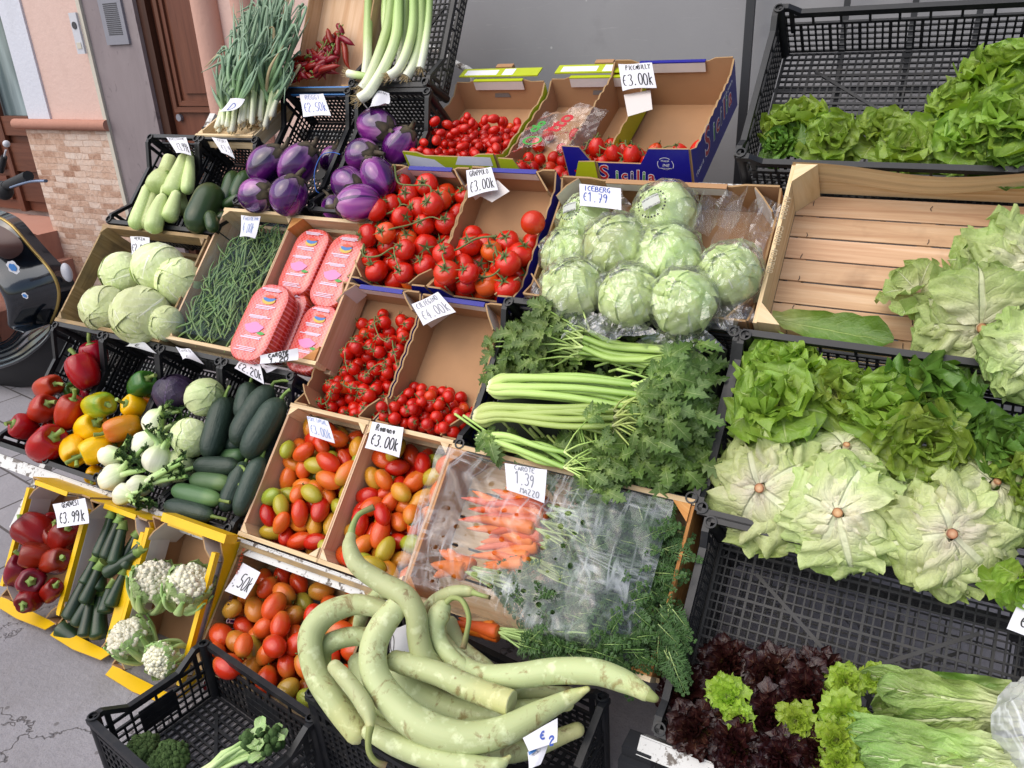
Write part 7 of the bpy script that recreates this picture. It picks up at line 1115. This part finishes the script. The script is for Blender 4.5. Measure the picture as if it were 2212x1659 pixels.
b = MB(); b.ball((-4.75, 2.1, .86), .3, 14, 8, 0, (1, .45, .2)); obj('seat', b.mesh('seat', BRNP), sc, si)
# ------------------------------------------------------------------ ground
def m_conc():
    t = NT('cracked_concrete'); o = t.ob(); n = t.noise(o, 1.6, 7, .6); f = t.noise(o, 60, 6, .65); g = t.vor(o, 190); wv = t.vm(o, t.n('VectorMath', {0: t.noise(o, 3.2, 5, .65, col=True), 1: (.5, .5, .5)}, operation='MULTIPLY').outputs[0])
    cr = t.vor(wv, 2.0, 'DISTANCE_TO_EDGE'); c = t.step(cr, .009, .001); c2 = t.ma('MULTIPLY', t.step(t.vor(wv, 6.5, 'DISTANCE_TO_EDGE'), .02, .004), t.step(t.noise(o, 1.3, 2), .50, .62)); cc = t.ma('MAXIMUM', t.ma('MULTIPLY', c, t.step(t.noise(o, .9, 2), .36, .5)), t.ma('MULTIPLY', c2, .7))
    col = t.mix(n, C('#77737a'), C('#9a969b')); col = t.mix(t.ma('MULTIPLY', t.step(t.noise(o, 5, 5), .55, .75), .5), col, C('#6b6462')); col = t.mix(t.ma('MULTIPLY', f, .45), col, C('#b5b2b4')); col = t.mix(t.ma('MULTIPLY', t.step(t.noise(o, .8, 5, .65), .48, .68), .55), col, C('#5f5a58')); col = t.mix(t.ma('MULTIPLY', t.step(t.vor(o, 14), .10, .07), .6), col, C('#4f4a48')); col = t.mix(t.ma('MULTIPLY', t.step(g, .35, .2), .25), col, C('#5f5b5e')); col = t.mix(t.ma('MULTIPLY', cc, .75), col, C('#4a4442'))
    return t.set(col=col, rough=.85, spec=.2, nrm=t.bump(t.ma('ADD', f, t.ma('MULTIPLY', cc, -2.0)), .5, .008)).m
def m_pave():
    t = NT('stone_pavers'); o = t.ob(); r = t.map(o, (1, 1, 1), (0, 0, 0), (0, 0, .12)); br = t.n('TexBrick', {'Vector': r, 'Color1': (0, 0, 0, 1), 'Color2': (1, 1, 1, 1), 'Mortar': (.5, .5, .5, 1), 'Scale': 1.0, 'Mortar Size': .005, 'Mortar Smooth': .3, 'Brick Width': .26, 'Row Height': .2})
    n = t.noise(o, 9, 6); col = t.mix(br.outputs['Color'], C('#827f84'), C('#9a979c')); col = t.mix(t.ma('MULTIPLY', n, .5), col, C('#6f6c70')); col = t.mix(br.outputs['Fac'], col, C('#4f4a4a')); return t.set(col=col, rough=.8, nrm=t.bump(t.ma('ADD', t.noise(o, 70, 4), t.ma('MULTIPLY', br.outputs['Fac'], -2.0)), .4, .006)).m
g = MB(); g.box(-60, 60, -60, 12, -.2, 0); struct('ground', g, m_conc())
g = MB(); g.box(-30, -2.33, .98, FY+.02, -.05, .004); struct('pavement', g, m_pave())
# ------------------------------------------------------------------ camera, light, sky
cam = bpy.data.cameras.new('camera'); cam.sensor_width = 36; cam.lens = 36*FPX/2212; cam.clip_end = 500; co = bpy.data.objects.new('camera', cam); COL.objects.link(co)
m = MX((CR, CU, -FW)).transposed().to_4x4(); m.translation = CAM; co.matrix_world = m; SC.camera = co
EL, AZ = R(52), R(-148)  # sun behind and left of the camera, veiled
w = bpy.data.worlds.new('World'); SC.world = w; w.use_nodes = True; nt = w.node_tree; bg = nt.nodes['Background']; sk = nt.nodes.new('ShaderNodeTexSky'); sk.sky_type = 'NISHITA'; sk.sun_disc = False
sk.sun_elevation = EL; sk.air_density = 1.2; sk.dust_density = 3.0
dirs = V((math.cos(EL)*math.sin(AZ), math.cos(EL)*math.cos(AZ), math.sin(EL))); sk.sun_rotation = AZ % (2*PI)
nt.links.new(sk.outputs[0], bg.inputs[0]); bg.inputs[1].default_value = .15
ld = bpy.data.lights.new('sun', 'SUN'); ld.energy = 2.8; ld.angle = R(85); ld.color = (1, .97, .92); lo = bpy.data.objects.new('sun', ld); COL.objects.link(lo); lo.matrix_world = dirM(V((0, 0, 10)), dirs)
SC.view_settings.view_transform = 'Standard'; SC.view_settings.look = 'None'; SC.view_settings.exposure = 0; SC.view_settings.gamma = 1
SC.cycles.transparent_max_bounces = 24; SC.cycles.max_bounces = 8; SC.cycles.use_denoising = True
